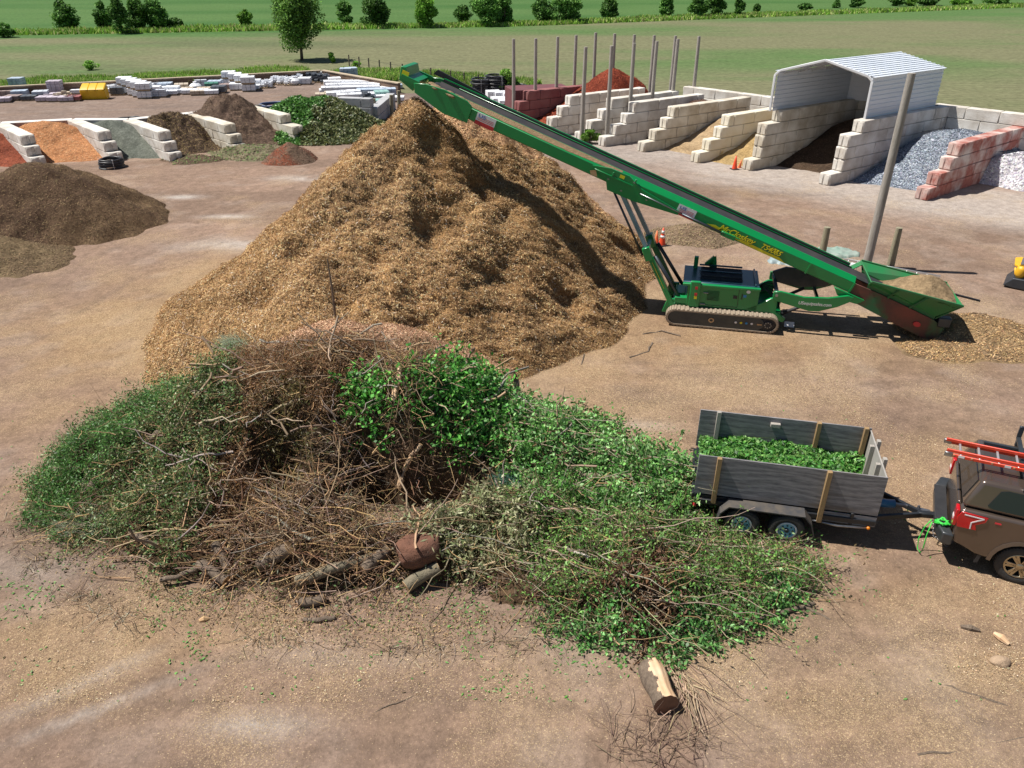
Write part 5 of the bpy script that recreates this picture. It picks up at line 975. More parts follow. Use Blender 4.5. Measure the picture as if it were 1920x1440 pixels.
# ---- feed hopper at the tail
HG = mat('hopper_green', (.012, .19, .055), (.05, .15, .06), rough=.5, scale=1.1, c3=(.12, .08, .05), c3_at=.72)
def slab(p, th, nm, m=HG, par=cv):
    p = [Vector(q) for q in p]; nn = (p[1] - p[0]).cross(p[2] - p[0]).normalized() * th; mb = MB(); k = len(p)
    mb.add(p + [q + nn for q in p], [tuple(range(k))[::-1], tuple(range(k, 2 * k))] + [(i, (i + 1) % k, k + (i + 1) % k, k + i) for i in range(k)]); return mb.build(nm, m, par)
hz = lambda s_: ZB + s_ * su / cu
for s in (1, -1):
    R0 = (2.6, s * .95, 1.90); R1 = (.0, s * .95, 1.38); L0 = (2.6, s * .60, hz(2.6) + .12); L1 = (.55, s * .60, hz(.5) + .10)
    slab([R0, R1, L1, L0], .03 * (1), 'hopper_wing')
    mb = MB(); mb.bar(R0, R1, .06, .05); mb.build('wing_rim', HG, cv)
    slab([L0, L1, (.6, s * .58, hz(.6) - .15), (2.6, s * .58, hz(2.6) - .12)], .02, 'hopper_skirt', DGR)
    mb = MB()
    for f in (.3, .62): a = Vector(R0).lerp(Vector(R1), f); b = Vector(L0).lerp(Vector(L1), f); mb.bar(a + Vector((0, s * .0, -.03)), b + Vector((0, s * .04, -.1)), .04, .05)
    mb.build('wing_brace', DGR, cv)
slab([(2.5, -.60, hz(2.5) + .12), (2.5, .60, hz(2.5) + .12), (2.6, .95, 1.90), (2.6, -.95, 1.90)], .03, 'hopper_front', HG)
slab([(.55, .60, hz(.5) + .05), (.55, -.60, hz(.5) + .05), (.0, -.95, 1.38), (.0, .95, 1.38)], .03, 'hopper_rear', HG)
slab([(2.63, -.95, 1.88), (2.63, -.6, 1.88), (2.95, -.62, 1.66), (2.95, -.93, 1.66)], .02, 'wing_gusset', HG)
mb = MB(); mb.box((.1, .45, .55), (.45, .7, .85)); mb.build('tail_motor', DKS, cv, bevel=.03)
mb = MB(); mb.lathe([(0, .662), (.16, .662), (.16, .69), (0, .69)], 14, 0, BIT @ Matrix.Translation((.95, -.02, -.34)) @ Matrix.Diagonal((.7, 1, .5, 1)), 'Y'); mb.build('red_bearing_cover', RED, cv)
mb = MB(); mb.bar((-.2, -.6, 1.15), (-.95, -.62, 1.0), .08, .05); mb.build('tail_bar', BLK, cv)
o = slab([(.42, .6, .18), (.42, -.6, .18), (.25, -.6, .6), (.25, .6, .6)], .04, 'tail_plate', GRN)
# mulch load in the hopper (a thing resting in it)
hp = lambda a, b: BM_ @ Vector((a, b, 0))
def load_h(X, Y):
    z = 1.24 + .13 * X + .50 * np.exp(-((X - .75) ** 2 / .6 + (Y + .15) ** 2 / .5)) - .10 * np.exp(-((X - 1.9) ** 2 / .3)) + .16 * (fbm(X, Y, .35, 4, 99) - .5)
    return np.where((np.abs(Y) < 1.0) & (X > .06) & (X < 2.1) & (np.abs(Y) < .60 + .40 * np.clip((z - .78 - .27 * X) / .62, 0, .82)), z, -1)
t = thing('hopper_load', 'heap of fine brown mulch filling the feed hopper', 'mulch load', T0, CANG)
hfield('heap', load_h, -1.0, 2.4, -1.05, 1.05, .035, HEAPM, t, lambda V: heap_cols(V, [(.27, .19, .11), (.20, .14, .08)], .6, 98), cut=.5, base=.9, inner=True)
def brd(q): return cv.matrix_world @ q
# ---- traffic cones
OR = mat('cone_orange', (.75, .07, .02), (.68, .06, .02), rough=.45, scale=4); CWH = mat('cone_white', (.8, .8, .8), rough=.4, scale=4); CBK = mat('cone_base', (.04, .035, .035), rough=.8, scale=4); OR2 = mat('faded_orange', (.80, .22, .08), (.7, .2, .08), rough=.6, scale=4)
def cone(px_, py_, h, label, bands, m=OR, black=True, tilt=0):
    q = G(px_, py_); t = thing('traffic_cone', label, 'traffic cone', q + Vector((0, 0, .02))); t.rotation_euler = (tilt, 0, .3); s = h / .71
    mb = MB(); mb.box((-.18 * s, -.18 * s, 0), (.18 * s, .18 * s, .035 * s)); mb.build('base', CBK if black else m, t, bevel=.012)
    rad = lambda z: (.135 - .11 * z) * s
    mb = MB(); zz = lambda z: .035 * s + (.96 * h - .035 * s) * z; mb.lathe([(rad(0), zz(0)), (rad(.5), zz(.5)), (rad(1), zz(1)), (0, zz(1))], 18); mb.build('cone_body', m, t, smooth=True)
    for z0, z1 in bands: mb = MB(); mb.lathe([(rad(z0), zz(z0)), (rad(z0) + .008, zz(z0)), (rad(z1) + .008, zz(z1)), (rad(z1), zz(z1))], 18); mb.build('reflective_band', CWH, t, smooth=True)
cone(1241, 461, .76, 'orange traffic cone with two white bands beside the dirt heap', [(.42, .56), (.68, .84)])
cone(1230, 457, .55, 'small plain faded orange cone just behind the banded one', [], OR2, False)
cone(1377, 318, .76, 'plain orange traffic cone at the foot of the shelter wall', [])
cone(1386, 315, .5, 'small leaning orange cone half behind the shelter wall foot', [], OR2, False, .3)
# ---- aluminium ladder and sheeting lying behind the hopper
AL = mat('aluminium', (.62, .64, .66), (.5, .52, .55), rough=.35, metal=.7, scale=4)
def ladder(name, label, p, q, wd, rung, m_rail, m_rung, rail=(.03, .08), rn=None, lift=0, extra=False):
    p, q = Vector(p), Vector(q); d = q - p; L = d.length; d.normalize(); side = Vector((0, 0, 1)) if extra else d.cross(Vector((0, 0, 1))).normalized(); t = thing(name, label, 'ladder', p)
    for s in (-1, 1): a = side * s * wd / 2; mb = MB(); mb.bar(a, a + d * L, rail[0], rail[1]); mb.build('rail', m_rail, t, bevel=.006, seg=1)
    n = int(L / rung)
    for k in range(n): c = d * (rung * (k + .5)); mb = MB(); mb.tube([c - side * wd / 2, c + side * wd / 2], .018, 8); mb.build('rung', m_rung, t, smooth=True)
    return t, d, side
ladder('aluminium_ladder', 'aluminium ladder lying on the ground behind the hopper', G(1580, 497, .28), G(1760, 530, .28), .46, .33, AL, AL, extra=True)
for (x, y, a_, lab, m_) in ((1478, 492, .7, 'crumpled pale blue plastic sheet lying under the boom', mat('pale_blue_plastic', (.22, .3, .33), (.3, .36, .36), rough=.5, scale=3)), (1560, 476, .9, 'pale green plastic sheet left of the mossy post', mat('pale_green_plastic', (.2, .3, .25), (.3, .34, .3), rough=.5, scale=3)), (1592, 500, .25, 'white crumpled bag by the foot of the thick pole', mat('white_bag', (.7, .7, .7), (.5, .5, .52), rough=.6, scale=4))):
    q = G(x, y); f = lambda X, Y: np.where(((X - q.x) / a_) ** 2 + ((Y - q.y) / (a_ * .6)) ** 2 + (fbm(X, Y, .3, 3, 3) - .5) * 1.4 < 1, .05 + .16 * fbm(X, Y, .22, 3, int(x)), 0)
    o = hfield('plastic_sheet' if a_ > .5 else 'white_bag', f, q.x - 1.2, q.x + 1.2, q.y - 1, q.y + 1, .05, m_, None, cut=.03); tag(o, lab, 'plastic sheet' if a_ > .5 else 'bag')
# ---- corner of a yellow machine at the right edge
q = G(1925, 535); t = thing('yellow_machine', 'yellow machine bucket and tank poking in at the right edge', 'machine', q, math.radians(-35))
YM = mat('machine_yellow', (.75, .42, .02), (.65, .35, .02), rough=.45, scale=2); 
mb = MB(); mb.prism([(-.55, -.35), (-.4, -.5), (.9, -.5), (.9, .6), (-.45, .6), (-.6, .45)], lambda a, b: (a, b, .72), lambda a, b: (a, b, .80)); mb.build('deck', YM, t, bevel=.02)
mb = MB(); mb.box((-.38, -.35, .802), (.8, .45, .83)); mb.build('deck_plate', mat('grey_grip', (.12, .11, .12), rough=.8), t)
mb = MB(); mb.box((-.45, -.42, .35), (1.2, -.1, .68)); mb.build('chassis_beam', BLK, t)
mb = MB(); mb.lathe([(0, -.2), (.12, -.2), (.16, -.1), (.16, .1), (.12, .2), (0, .2)], 14, 0, Matrix.Translation((-.3, -.5, .6)), 'Z'); mb.build('tank', YM, t, smooth=True)
for k in range(5): mb = MB(); mb.tube([(-.5 + .2 * k, -.45, .7), (-.45 + .2 * k, -.52, .5), (-.3 + .2 * k, -.5, .35)], .03, 6); mb.build('hose', BLK if k % 2 else YM, t, smooth=True)
mb = MB(); mb.prism([(-.7, .1), (-.35, .05), (1.2, .05), (1.2, .4), (-.45, .4)], lambda a, c: (a, -.75, c), lambda a, c: (a, .5, c)); mb.build('blade', DKS, t, bevel=.02)
# ================================================================ heaps inside the right bins
WD = Vector((math.cos(A35), math.sin(A35))); WP = Vector((WD.y, -WD.x))    # along the walls (to the back), across them (to the right)
def bin_heap(name, label, P0, P1, L, hmax, toe, cols, seed, bits=None, d=.09, m=None, var=.3, cat='heap', ang=A35, rough=.12, rs=.5, crest=.75, cs=1.0, side=0.0, hmin=.0):
    """material leaning in a bin whose walls start at P0 (left) and P1 (right)"""
    wd = Vector((math.cos(ang), math.sin(ang))); wp = Vector((wd.y, -wd.x)); P0 = Vector(P0[:2]); P1 = Vector(P1[:2]); wide = (P1 - P0).dot(wp); sk = (P1 - P0).dot(wd)
    def f(X, Y):
        dx = X - P0.x; dy = Y - P0.y; a = dx * wd.x + dy * wd.y; b = dx * wp.x + dy * wp.y
        a2 = a - sk * np.clip(b / wide, 0, 1) + .5 * (fbm(X, Y, 1.5, 3, seed) - .5) * 2
        r = np.clip((a2 - toe) / (L * crest - toe), 0, 1); z = hmax * (r ** 1.15) * (1 - .35 * sstep(crest, 1.15, a2 / L))
        mid = 1 - (np.abs(b / wide - .5 - side) * 2) ** 2 * .38; z = z * mid + hmin + rough * 2 * (fbm(X, Y, rs, 5, seed + 2) - .5) * sstep(0, .3, r)
        return np.where((b > .05) & (b < wide - .05) & (a2 < L) & (a2 > toe), z, -1)
    cs_ = [P0 + wd * x + wp * y for x in (toe - 1 + min(0, sk), L + max(0, sk)) for y in (0, wide)]; box = (min(c.x for c in cs_), max(c.x for c in cs_), min(c.y for c in cs_), max(c.y for c in cs_))
    return heap(name, label, cat, f, box, d, cols, seed, bits, m, var, cs)
GV = attr_mat('gravel', rough=.8, scale=4, amt=.2, bump=.8, bscale=9)
bin_heap('red_mulch', 'deep red mulch heap between the two leftmost right-hand bins', P_A, P_B, 9.6, 3.5, .6, [(.25, .055, .028), (.16, .035, .02)], 101, (20000, .06, .02, [(.32, .08, .04), (.18, .04, .025)]), cat='mulch', rough=.15)
bin_heap('brown_compost', 'dark brown compost heap in the open bin beneath the slim poles', P_D, P_E, 8.8, 2.3, 3.0, [(.13, .075, .055), (.09, .05, .038)], 104, (14000, .05, .02, [(.16, .1, .07), (.1, .06, .04)]), cat='compost')
bin_heap('tan_sand', 'pale tan sand heap in the second bin left of the metal shelter', P_E, P_F, 8.8, 1.9, 1.3, [(.36, .26, .155), (.30, .21, .12)], 107, None, cat='sand', rough=.05)
bin_heap('yellow_sand', 'golden yellow sand heap in the bin directly left of the metal shelter', P_F, P_G, 8.6, 2.3, .6, [(.38, .27, .13), (.32, .22, .10)], 110, None, cat='sand', rough=.05)
bin_heap('sheltered_compost', 'dark brown compost heap under the white metal shelter', P_G, P_H, 9.2, 2.3, 2.2, [(.085, .055, .036), (.06, .04, .028)], 113, (14000, .04, .015, [(.12, .08, .05), (.07, .045, .03)]), cat='compost', rough=.1)  # compost brown darkened further, painting in the shade under the roof
bin_heap('grey_gravel', 'blue grey crushed gravel heap right of the metal shelter', (16.3, 39.5), P_I, 10.2, 2.3, 1.5, [(.27, .30, .34), (.19, .21, .25)], 116, (90000, .04, .03, [(.30, .34, .40), (.18, .21, .26), (.09, .11, .15), (.45, .49, .55)]), d=.07, m=GV, cat='gravel', rough=.06, crest=.62)
bin_heap('white_stone', 'white stone heap in the bin at the right edge beyond the red wall', P_I, (23.6, 33.6), 10, 1.7, 5.2, [(.62, .60, .62), (.5, .48, .52)], 119, (50000, .05, .04, [(.8, .8, .8), (.6, .58, .62), (.45, .42, .5)]), d=.09, m=GV, cat='stone', ang=math.radians(38), rough=.06, crest=.6)
bin_heap('sand_remains', 'thin orange sand behind the pale back wall of the red mulch bin', (5.3, 55.6), (8.2, 53.2), 3.5, 1.9, -.5, [(.46, .26, .13), (.5, .38, .24)], 122, None, cat='sand', rough=.05) 
span('block wall closing the back of the sheltered compost bin', (20.3, 48.3), (24.0, 45.6), 5, CT_)
mb = MB(); q = G(1030, 170); mb.box((-2.2, -1.2, 0), (2.2, 1.2, 2.0)); 
t = thing('maroon_container', 'flat topped maroon container behind the red mulch bin', 'container', (1.9, 60.0, 0), math.radians(15)); mb.build('body', mat('maroon_steel', (.17, .055, .06), (.13, .045, .05), rough=.6, scale=1), t, bevel=.03)
mb = MB(); 
for k in range(12): mb.box((-2.1 + .36 * k, -1.24, .1), (-1.95 + .36 * k, -1.205, 1.9))
mb.build('side_ribs', mat('maroon_steel', (.17, .055, .06)), t)
# stacks of black drain pipe
PIPE = mat('black_pipe', (.018, .018, .022), (.035, .036, .042), rough=.45, scale=8, spec=.5)
def coil(name, label, loc, r, n, tube=.06, stack=.11, tilt=0, group=None, flat=1.0, m=PIPE, cat='pipe coil', leaning=0):
    t = thing(name, label, cat, loc, random.random() * 3, group); t.rotation_euler = (tilt, leaning, random.random()); mb = MB()
    for k in range(n):
        rr = r * random.uniform(.88, 1.06); path = [(rr * math.cos(q) + random.uniform(-.02, .02), rr * math.sin(q) * flat, tube + stack * k + .02 * math.sin(3 * q + k)) for q in np.linspace(0, 2 * math.pi, 21)]
        mb.tube(path, tube, 7, cap=False)
    mb.build('coil', m, t, smooth=True); mb = MB()
    for a in (0.3, 2.4, 4.5): x, y = r * math.cos(a), r * math.sin(a) * flat; mb.tube([(x * .88, y * .88, 0), (x * .88, y * .88, n * stack + .02), (x * 1.1, y * 1.1, n * stack + .02), (x * 1.1, y * 1.1, 0)], .012, 4)
    mb.build('tie', WHT, t); return t
for i, (x, y, r, n) in enumerate(((905, 176, .95, 9), (932, 176, .95, 11), (968, 178, .9, 6))):
    coil('pipe_coil', ['left tall stack of black drain pipe coils beyond the chip heap', 'right tall stack of black drain pipe coils beyond the chip heap', 'low black drain pipe coil beside the slim pole'][i], G(x, y), r, n, .07, .14)
tree('bright_bush', 'bright green bush behind the pipe coils beyond the boom', 'bush', G(952, 176), 2.2, 2.0, .1, 2600, .13, lg, None, .05, 10, 333)
tree('bin_weed', 'small green weed growing between the poles at the bin wall foot', 'weed', Vector((4.9, 49.9, 0)), 1.4, .9, .02, 1400, .08, lg, None, .03, 8, 334)
# ================================================================ left bins
LW = math.atan2(-4.0, 3.9)                       # the left bins' walls run this way (towards the camera and right)
LBm = CW; LGp = 'stepped block walls of the left bins'
def lwall(front_px, L, label, n=3, m=CW, setb=None):
    f = G(*front_px); a = LW + math.pi; return bin_wall(label, f, a, L, setb or [0, .45, 1.0][:n], m, LGp, h=.52, th=.75)
A_L = [(76, 312), (220, 303), (332, 303), (452, 287), (562, 268)]
lwall(A_L[0], 6.2, 'white stepped block wall between the red and the orange heap'); lwall(A_L[1], 6.2, 'white stepped block wall between the orange and the grey green heap')
lwall(A_L[2], 6.2, 'white stepped block wall at the right of the grey green heap'); lwall(A_L[3], 5.8, 'soiled block wall between the two brown compost heaps', 3, CT_, [0, .3, .9]); lwall(A_L[4], 6.0, 'soiled stepped block wall between the brown compost and the green brush', 3, CT_, [0, 0, 1.3])
bv = Vector((math.cos(LW + math.pi), math.sin(LW + math.pi), 0))
BKP = [G(-60, 318) + bv * 6.2] + [G(*p) + bv * 6.3 for p in A_L]
for i, (a, b) in enumerate(zip(BKP, BKP[1:])):
    span(['white capped back wall of the red heap bin at the left edge', 'white capped back wall of the orange heap bin', 'white capped back wall of the grey green heap bin', 'back wall of the left brown compost bin', 'back wall of the right brown compost bin'][i], a, b - (b - a).normalized() * .02, 3, mat('concrete_maroon', (.42, .34, .32), (.33, .24, .23), rough=.88, scale=.8, bump=.3) if i < 2 else CW, z=.50)
    mb = MB(); dr = (b - a).normalized(); M = frame(a, dr, Vector((-dr.y, dr.x, 0)), (0, 0, 1)); mb.box((.05, -.33, 1.505), ((b - a).length - .05, .33, 1.56), 0, M)
    tag(mb.build('wall_cap', mat('white_cap', (.72, .68, .64), (.6, .56, .52), rough=.85, scale=2), None), ['pale cap slab on the back wall behind the red heap', 'pale cap slab on the back wall behind the orange heap', 'pale cap slab on the back wall behind the grey green heap', 'pale cap slab on the wall behind the left brown compost', 'pale cap slab on the wall behind the right brown compost'][i], 'cap slab')
def lheap(name, label, i, L, h, cols, seed, bits=None, cat='heap', rough=.08, toe=.9, **kw):
    P0 = G(*A_L[i]) if i >= 0 else G(-60, 318); P1 = G(*A_L[i + 1]) ; P0 = P0 + bv * 0; a = LW + math.pi
    # in the wall frame "right" is WP of that angle, so the first wall must be the one on the left when looking to the back
    return bin_heap(name, label, P0, P1, L, h, toe, cols, seed, bits, ang=a, cat=cat, rough=rough, **kw)
lheap('red_sand', 'dark red mulch heap in the bin at the left edge', -1, 6.0, 1.5, [(.26, .075, .04), (.2, .055, .03)], 131, (16000, .04, .015, [(.32, .1, .06), (.2, .06, .04)]), 'mulch', toe=.2)
lheap('orange_sand', 'orange brown mulch heap in the left bins with a scooped hollow', 0, 6.0, 1.75, [(.50, .24, .11), (.42, .19, .085)], 134, (22000, .04, .012, [(.56, .3, .15), (.4, .2, .1), (.62, .4, .22)]), 'mulch', toe=.5)
lheap('grey_sand', 'grey green screenings heap with a dark damp top', 1, 6.0, 1.75, [(.145, .155, .13), (.115, .125, .105)], 137, None, 'sand', rough=.04, toe=.7)
lheap('brown_compost', 'dark brown straw topped compost heap right of the grey green heap', 2, 6.0, 1.9, [(.085, .055, .04), (.13, .09, .055)], 140, (26000, .09, .014, [(.32, .23, .11), (.12, .08, .05), (.07, .045, .035), (.07, .045, .035)]), 'compost', rough=.35, toe=1.4)
lheap('brown_compost', 'brown compost heap piled above the wall left of the green brush', 3, 6.8, 2.5, [(.15, .10, .075), (.10, .068, .05)], 143, (22000, .07, .012, [(.22, .15, .1), (.12, .08, .06)]), 'compost', rough=.3, toe=.2)
# dark damp top of the grey heap
# green brush in the last bin
GB = G(600, 245); GB = Vector((GB.x + .3, GB.y + .2, 0))
def gb_h(X, Y):
    acc = 0
    for (px_, py_, h, rx, ry) in ((560, 238, 2.0, 2.3, 2.2), (610, 240, 2.05, 2.4, 2.3), (650, 246, 1.5, 2.0, 1.8), (590, 262, 1.0, 2.4, 1.3)):
        q = G(px_, py_); acc = acc + np.exp(h * np.exp(-(((X - q.x) / rx) ** 2 + ((Y - q.y) / ry) ** 2)) / .2) - 1
    z = .2 * np.log(1 + acc) - .06; return z + sstep(0, .5, z) * .5 * (fbm(X, Y, .9, 4, 151) - .5)
t = thing('green_brush_heap', 'heap of cut green brush and vines in the right end of the left bins', 'brush pile', (0, 0, 0)); q = G(600, 245)
hfield('inner_brush', lambda X, Y: gb_h(X, Y) - .1, q.x - 6, q.x + 6, q.y - 5, q.y + 5, .15, MATS['brush_core'], t, lambda V: heap_cols(V, [(.06, .06, .03), (.04, .05, .02)], .8, 63, .5), cut=.0)
P, Nn, w_ = scatter_h(gb_h, 34000, q.x - 6, q.x + 6, q.y - 5, q.y + 5, zmin=.02); n = len(P)
left = (P[:, 0] < q.x + .3 + 1.2 * (fbm(P[:, 0], P[:, 1], 1.2, 3, 152) - .5) * 2)
cc = np.where(left[:, None], rcol(n, [(.11, .27, .05), (.06, .16, .035), (.16, .34, .08)], .35), rcol(n, [(.17, .20, .07), (.24, .25, .11), (.09, .12, .05)], .35)); A, B = rand_axes(n, .12 * RNG.uniform(.6, 1.3, n), .06 * RNG.uniform(.6, 1.3, n), .2)
V, F = cards(P + Nn * RNG.uniform(-.1, .15, (n, 1)), A, B); o = npmesh('foliage', V, F, LV, t, np.repeat(cc, 4, 0)); o['kind'] = 'stuff'
# small heaps near the left bins
f = cone_fn(*G(545, 300)[:2], 1.0, .85, 161, warp=.3, rough=.12, sm=.3, sx=1.1); q = G(541, 296)
heap('red_debris_heap', 'small mound half red mulch half brown debris by the soiled wall end', 'debris heap', f, (q.x - 3.5, q.x + 3.5, q.y - 3, q.y + 3), .07, [(.22, .07, .04), (.15, .10, .07)], 162, (9000, .05, .02, [(.24, .16, .11), (.16, .11, .08), (.14, .1, .07)]))
for j, (x, y, h, s, cols, lab) in enumerate(((480, 288, .55, .3, [(.20, .17, .11), (.13, .13, .07)], 'low grey green weedy mound between the soiled walls'), (372, 300, .22, .2, [(.11, .075, .05), (.16, .11, .08)], 'thin dark debris scattered before the left compost bin'))):
    q = G(x, y); f = cone_fn(q.x, q.y, h, s, 170 + 3 * j, warp=.8, rough=.16, rs=.4, sm=.3, sx=1.3); heap('debris_heap', lab, 'debris heap', f, (q.x - 3.5, q.x + 3.5, q.y - 3, q.y + 3), .08, cols, 171 + j, (5000, .07, .03, [(.12, .2, .06), (.2, .16, .09), (.1, .07, .05)]))
tree('bin_weed', 'bright green weed clump at the foot of the soiled wall', 'weed', G(460, 292), 1.3, .6, .02, 1200, .09, lg, None, .03, 8, 335)
coil('pipe_coil', 'black drain pipe coil lying at the foot of the orange bin wall', G(211, 314), .62, 5, .055, .1)
coil('pipe_coil', 'small black pipe coil lying behind the grey green heap', G(243, 228), .75, 2, .07, .12); 
for k_, (x, y, r) in enumerate(((366, 219, .8), (390, 216, .9), (412, 213, .8), (480, 206, .9), (515, 200, 1.1))): coil('pipe_coil', ['first', 'second', 'third', 'fourth', 'fifth'][k_] + ' flat black pipe coil from the left behind the compost bins', G(x, y), r, 2, .07, .12, m=PIPE if k_ < 4 else mat('blue_pipe', (.05, .09, .2), rough=.5))
# grey block enclosure beside the green brush
span('grey block wall left of the mulch pile top, in shade', G(640, 232) , G(684, 236) + Vector((.6, .2, 0)), 3, mat('concrete_grey', (.42, .42, .43), (.34, .34, .35), rough=.9, scale=1, bump=.3), z=.6)
span('low grey block wall running back from the grey corner', G(688, 236) + Vector((.5, .2, 0)), G(735, 205), 2, mat('concrete_grey', (.42, .42, .43)), z=.6)
# ================================================================ pallets of stone and supplies
WOOD = mat('pallet_wood', (.40, .30, .19), (.32, .23, .14), rough=.85, scale=3)
PCOL = dict(white=((.82, .83, .86), (.70, .72, .76)), grey=((.58, .61, .66), (.46, .49, .54)), blue=((.46, .54, .64), (.38, .45, .55)), tan=((.55, .47, .37), (.42, .34, .25)), brown=((.33, .25, .23), (.25, .19, .18)), purple=((.55, .49, .54), (.42, .36, .42)), dark=((.07, .08, .10), (.11, .12, .13)), green=((.06, .22, .15), (.05, .15, .12)), red=((.36, .12, .11), (.26, .09, .09)), teal=((.30, .50, .46), (.24, .4, .36)))
PPRO = {}
def pallet_proto(kind, shape):
    key = (kind, shape)
    if key in PPRO: return PPRO[key]
    t = bpy.data.objects.new('stone_pallet', None); a, b = PCOL[kind]; m = mat('pallet_load_' + kind, a, b, rough=.55, scale=2.2, bump=.2, bscale=6)
    mb = MB()
    for k in range(3): mb.box((-.5, -.5 + .45 * k, 0), (.5, -.4 + .45 * k, .09))
    for k in range(5): mb.box((-.52 + .235 * k, -.52, .093), (-.42 + .235 * k, .52, .12))
    wood = mb; R = random.Random(hash(kind) % 97 + len(shape)); mb = MB()
    def brick(w_, nx_, ny_, h, z0, hs, gap=.015, top=None):
        for iz in range(int(h / hs)):
            for ix in range(nx_):
                for iy in range(ny_):
                    s_ = w_ * 2 / nx_; s2 = w_ * 2 / ny_; j = R.uniform(-.012, .012); mb.box((-w_ + s_ * ix + gap, -w_ + s2 * iy + gap + j, z0 + hs * iz + .003), (-w_ + s_ * (ix + 1) - gap, -w_ + s2 * (iy + 1) - gap + j, z0 + hs * (iz + 1) - .008))
    if shape == 'cube': brick(.54, 3, 2, .43, .122, .215)
    elif shape == 'low': brick(.54, 3, 2, .25, .122, .125)
    elif shape == 'tall': brick(.5, 3, 2, .96, .122, .24)
    elif shape == 'step': brick(.5, 2, 2, .3, .122, .15); [mb.box((-.48 + .5 * i, -.48, .43 + .2 * k), (-.02 + .5 * i, .0, .6 + .2 * k)) for i in range(2) for k in range(1)]
    elif shape == 'rubble':
        for k in range(26): x, y = R.uniform(-.45, .45), R.uniform(-.45, .45); z = .13 + R.uniform(0, .55) * (1 - abs(x)); s_ = R.uniform(.09, .19); mb.hexa([Vector((x + dx * s_ * R.uniform(.6, 1.1), y + dy * s_ * R.uniform(.6, 1.1), z + dz * s_ * .7 * R.uniform(.6, 1.1))) for dz in (-1, 1) for dx, dy in ((-1, -1), (1, -1), (1, 1), (-1, 1))])
    elif shape == 'bag':
        mb.lathe([(0, .12), (.42, .13), (.5, .25), (.48, .4), (.3, .55), (.12, .6), (.16, .7), (0, .68)], 10)
    PPRO[key] = (t, wood, mb, m); return PPRO[key]
PROT = {}
def pallet(px_, py_, kind, shape, label, rz=.0, group=None, z=0, sc=1.0):
    key = (kind, shape); q = G(px_, py_); loc = (q.x, q.y, z)
    if key not in PROT:
        t, wood, mb, m = pallet_proto(kind, shape); COL.objects.link(t); wood.build('pallet', WOOD, t); mb.build('load', m, t, bevel=0); PROT[key] = t; o = t
    else: o = copy_tree(PROT[key])
    o.location = loc; o.rotation_euler = (0, 0, rz); o.scale = (sc, sc, sc); tag(o, label, 'pallet', group); return o
RZP = math.radians(12)
PL = [ # single pallets with their own look
 (8, 192, 'purple', 'low', 'low pallet of purple grey flagstone at the far left edge'), (27, 188, 'brown', 'low', 'low brownish flagstone pallet, second at the far left'), (13, 183, 'brown', 'cube', 'brown paver pallet behind the low flagstones at far left'), (40, 183, 'blue', 'cube', 'blue grey wrapped pallet in front of the tallest stack'), (37, 172, 'blue', 'tall', 'tallest blue grey stack at the left of the stone yard'), (57, 188, 'dark', 'low', 'low dark pallet in front of the tall blue grey stack'),
 (79, 184, 'grey', 'cube', 'grey paver pallet right of the tall blue grey stack'), (73, 174, 'purple', 'cube', 'purple grey pallet behind the grey paver pallet'), (108, 178, 'purple', 'tall', 'tall purple grey stack left of the red pallet'), (100, 184, 'purple', 'low', 'low purple grey pallet at the foot of its tall neighbour'), (118, 187, 'tan', 'rubble', 'pink tan rubble pallet left of the red pallet'), (140, 189, 'red', 'low', 'low red brick pallet left of the yellow tubs'),
 (205, 172, 'white', 'cube', 'white pallet behind the yellow tubs'), (222, 178, 'dark', 'step', 'black and white loaded pallet right of the yellow tubs'), (217, 170, 'white', 'step', 'white stepped pallet behind the black loaded one'),
 (302, 182, 'grey', 'step', 'stepped grey block pallet in front of the white rows'), (325, 175, 'white', 'cube', 'white cube pallet right of the stepped grey one'), (312, 168, 'blue', 'cube', 'blue wrapped pallet behind the stepped grey one'), (298, 166, 'white', 'cube', 'white wrapped pallet third row behind the stepped grey one'), (292, 176, 'brown', 'low', 'low brown pallet between the white rows'), (342, 170, 'tan', 'cube', 'tan paver pallet in the middle of the stone yard'), (330, 160, 'tan', 'cube', 'tan pallet behind the tan paver pallet'), (352, 160, 'white', 'step', 'white stepped load behind the tan paver pallet'),
 (368, 170, 'white', 'bag', 'white bulk bag pallet in the middle of the stone yard'), (383, 173, 'tan', 'low', 'low cream stone pallet right of the bulk bag'), (378, 163, 'grey', 'step', 'grey stepped load behind the cream stone pallet'), (398, 168, 'green', 'cube', 'green wrapped pallet left of the dark one'), (412, 174, 'dark', 'cube', 'dark blue black wrapped pallet'), (396, 158, 'dark', 'low', 'low dark load near the timber wall'), (408, 162, 'blue', 'low', 'low bright blue load near the timber wall'), (424, 166, 'brown', 'low', 'low brown load behind the dark pallet'),
 (445, 169, 'white', 'cube', 'white cube pallet left of the long white row'), (485, 164, 'grey', 'low', 'low grey pallet right of the long white row'), (502, 165, 'white', 'rubble', 'flat white bag of rubble alone on the ground'),
 (552, 160, 'white', 'bag', 'white bag pallet at the front of the white rubble'), (572, 158, 'white', 'cube', 'white cube pallet between the white and the dark rubble'),
 (650, 152, 'blue', 'tall', 'left tall blue grey stack near the timber wall corner'), (660, 151, 'blue', 'tall', 'right tall blue grey stack near the timber wall corner'), (628, 158, 'white', 'cube', 'white cube pallet left of the tall blue stacks'), (640, 160, 'tan', 'low', 'low tan pallet in front of the tall blue stacks'), (612, 176, 'white', 'low', 'low white pallet at the left end of the right-hand cluster'),
 (708, 196, 'teal', 'low', 'teal green low pallet close to the mulch pile'), (688, 192, 'dark', 'rubble', 'dark machinery parts on a pallet close to the mulch pile'), (716, 184, 'teal', 'cube', 'teal wrapped pallet between the short posts'), (745, 190, 'white', 'low', 'low white pallet just left of the pile top')]
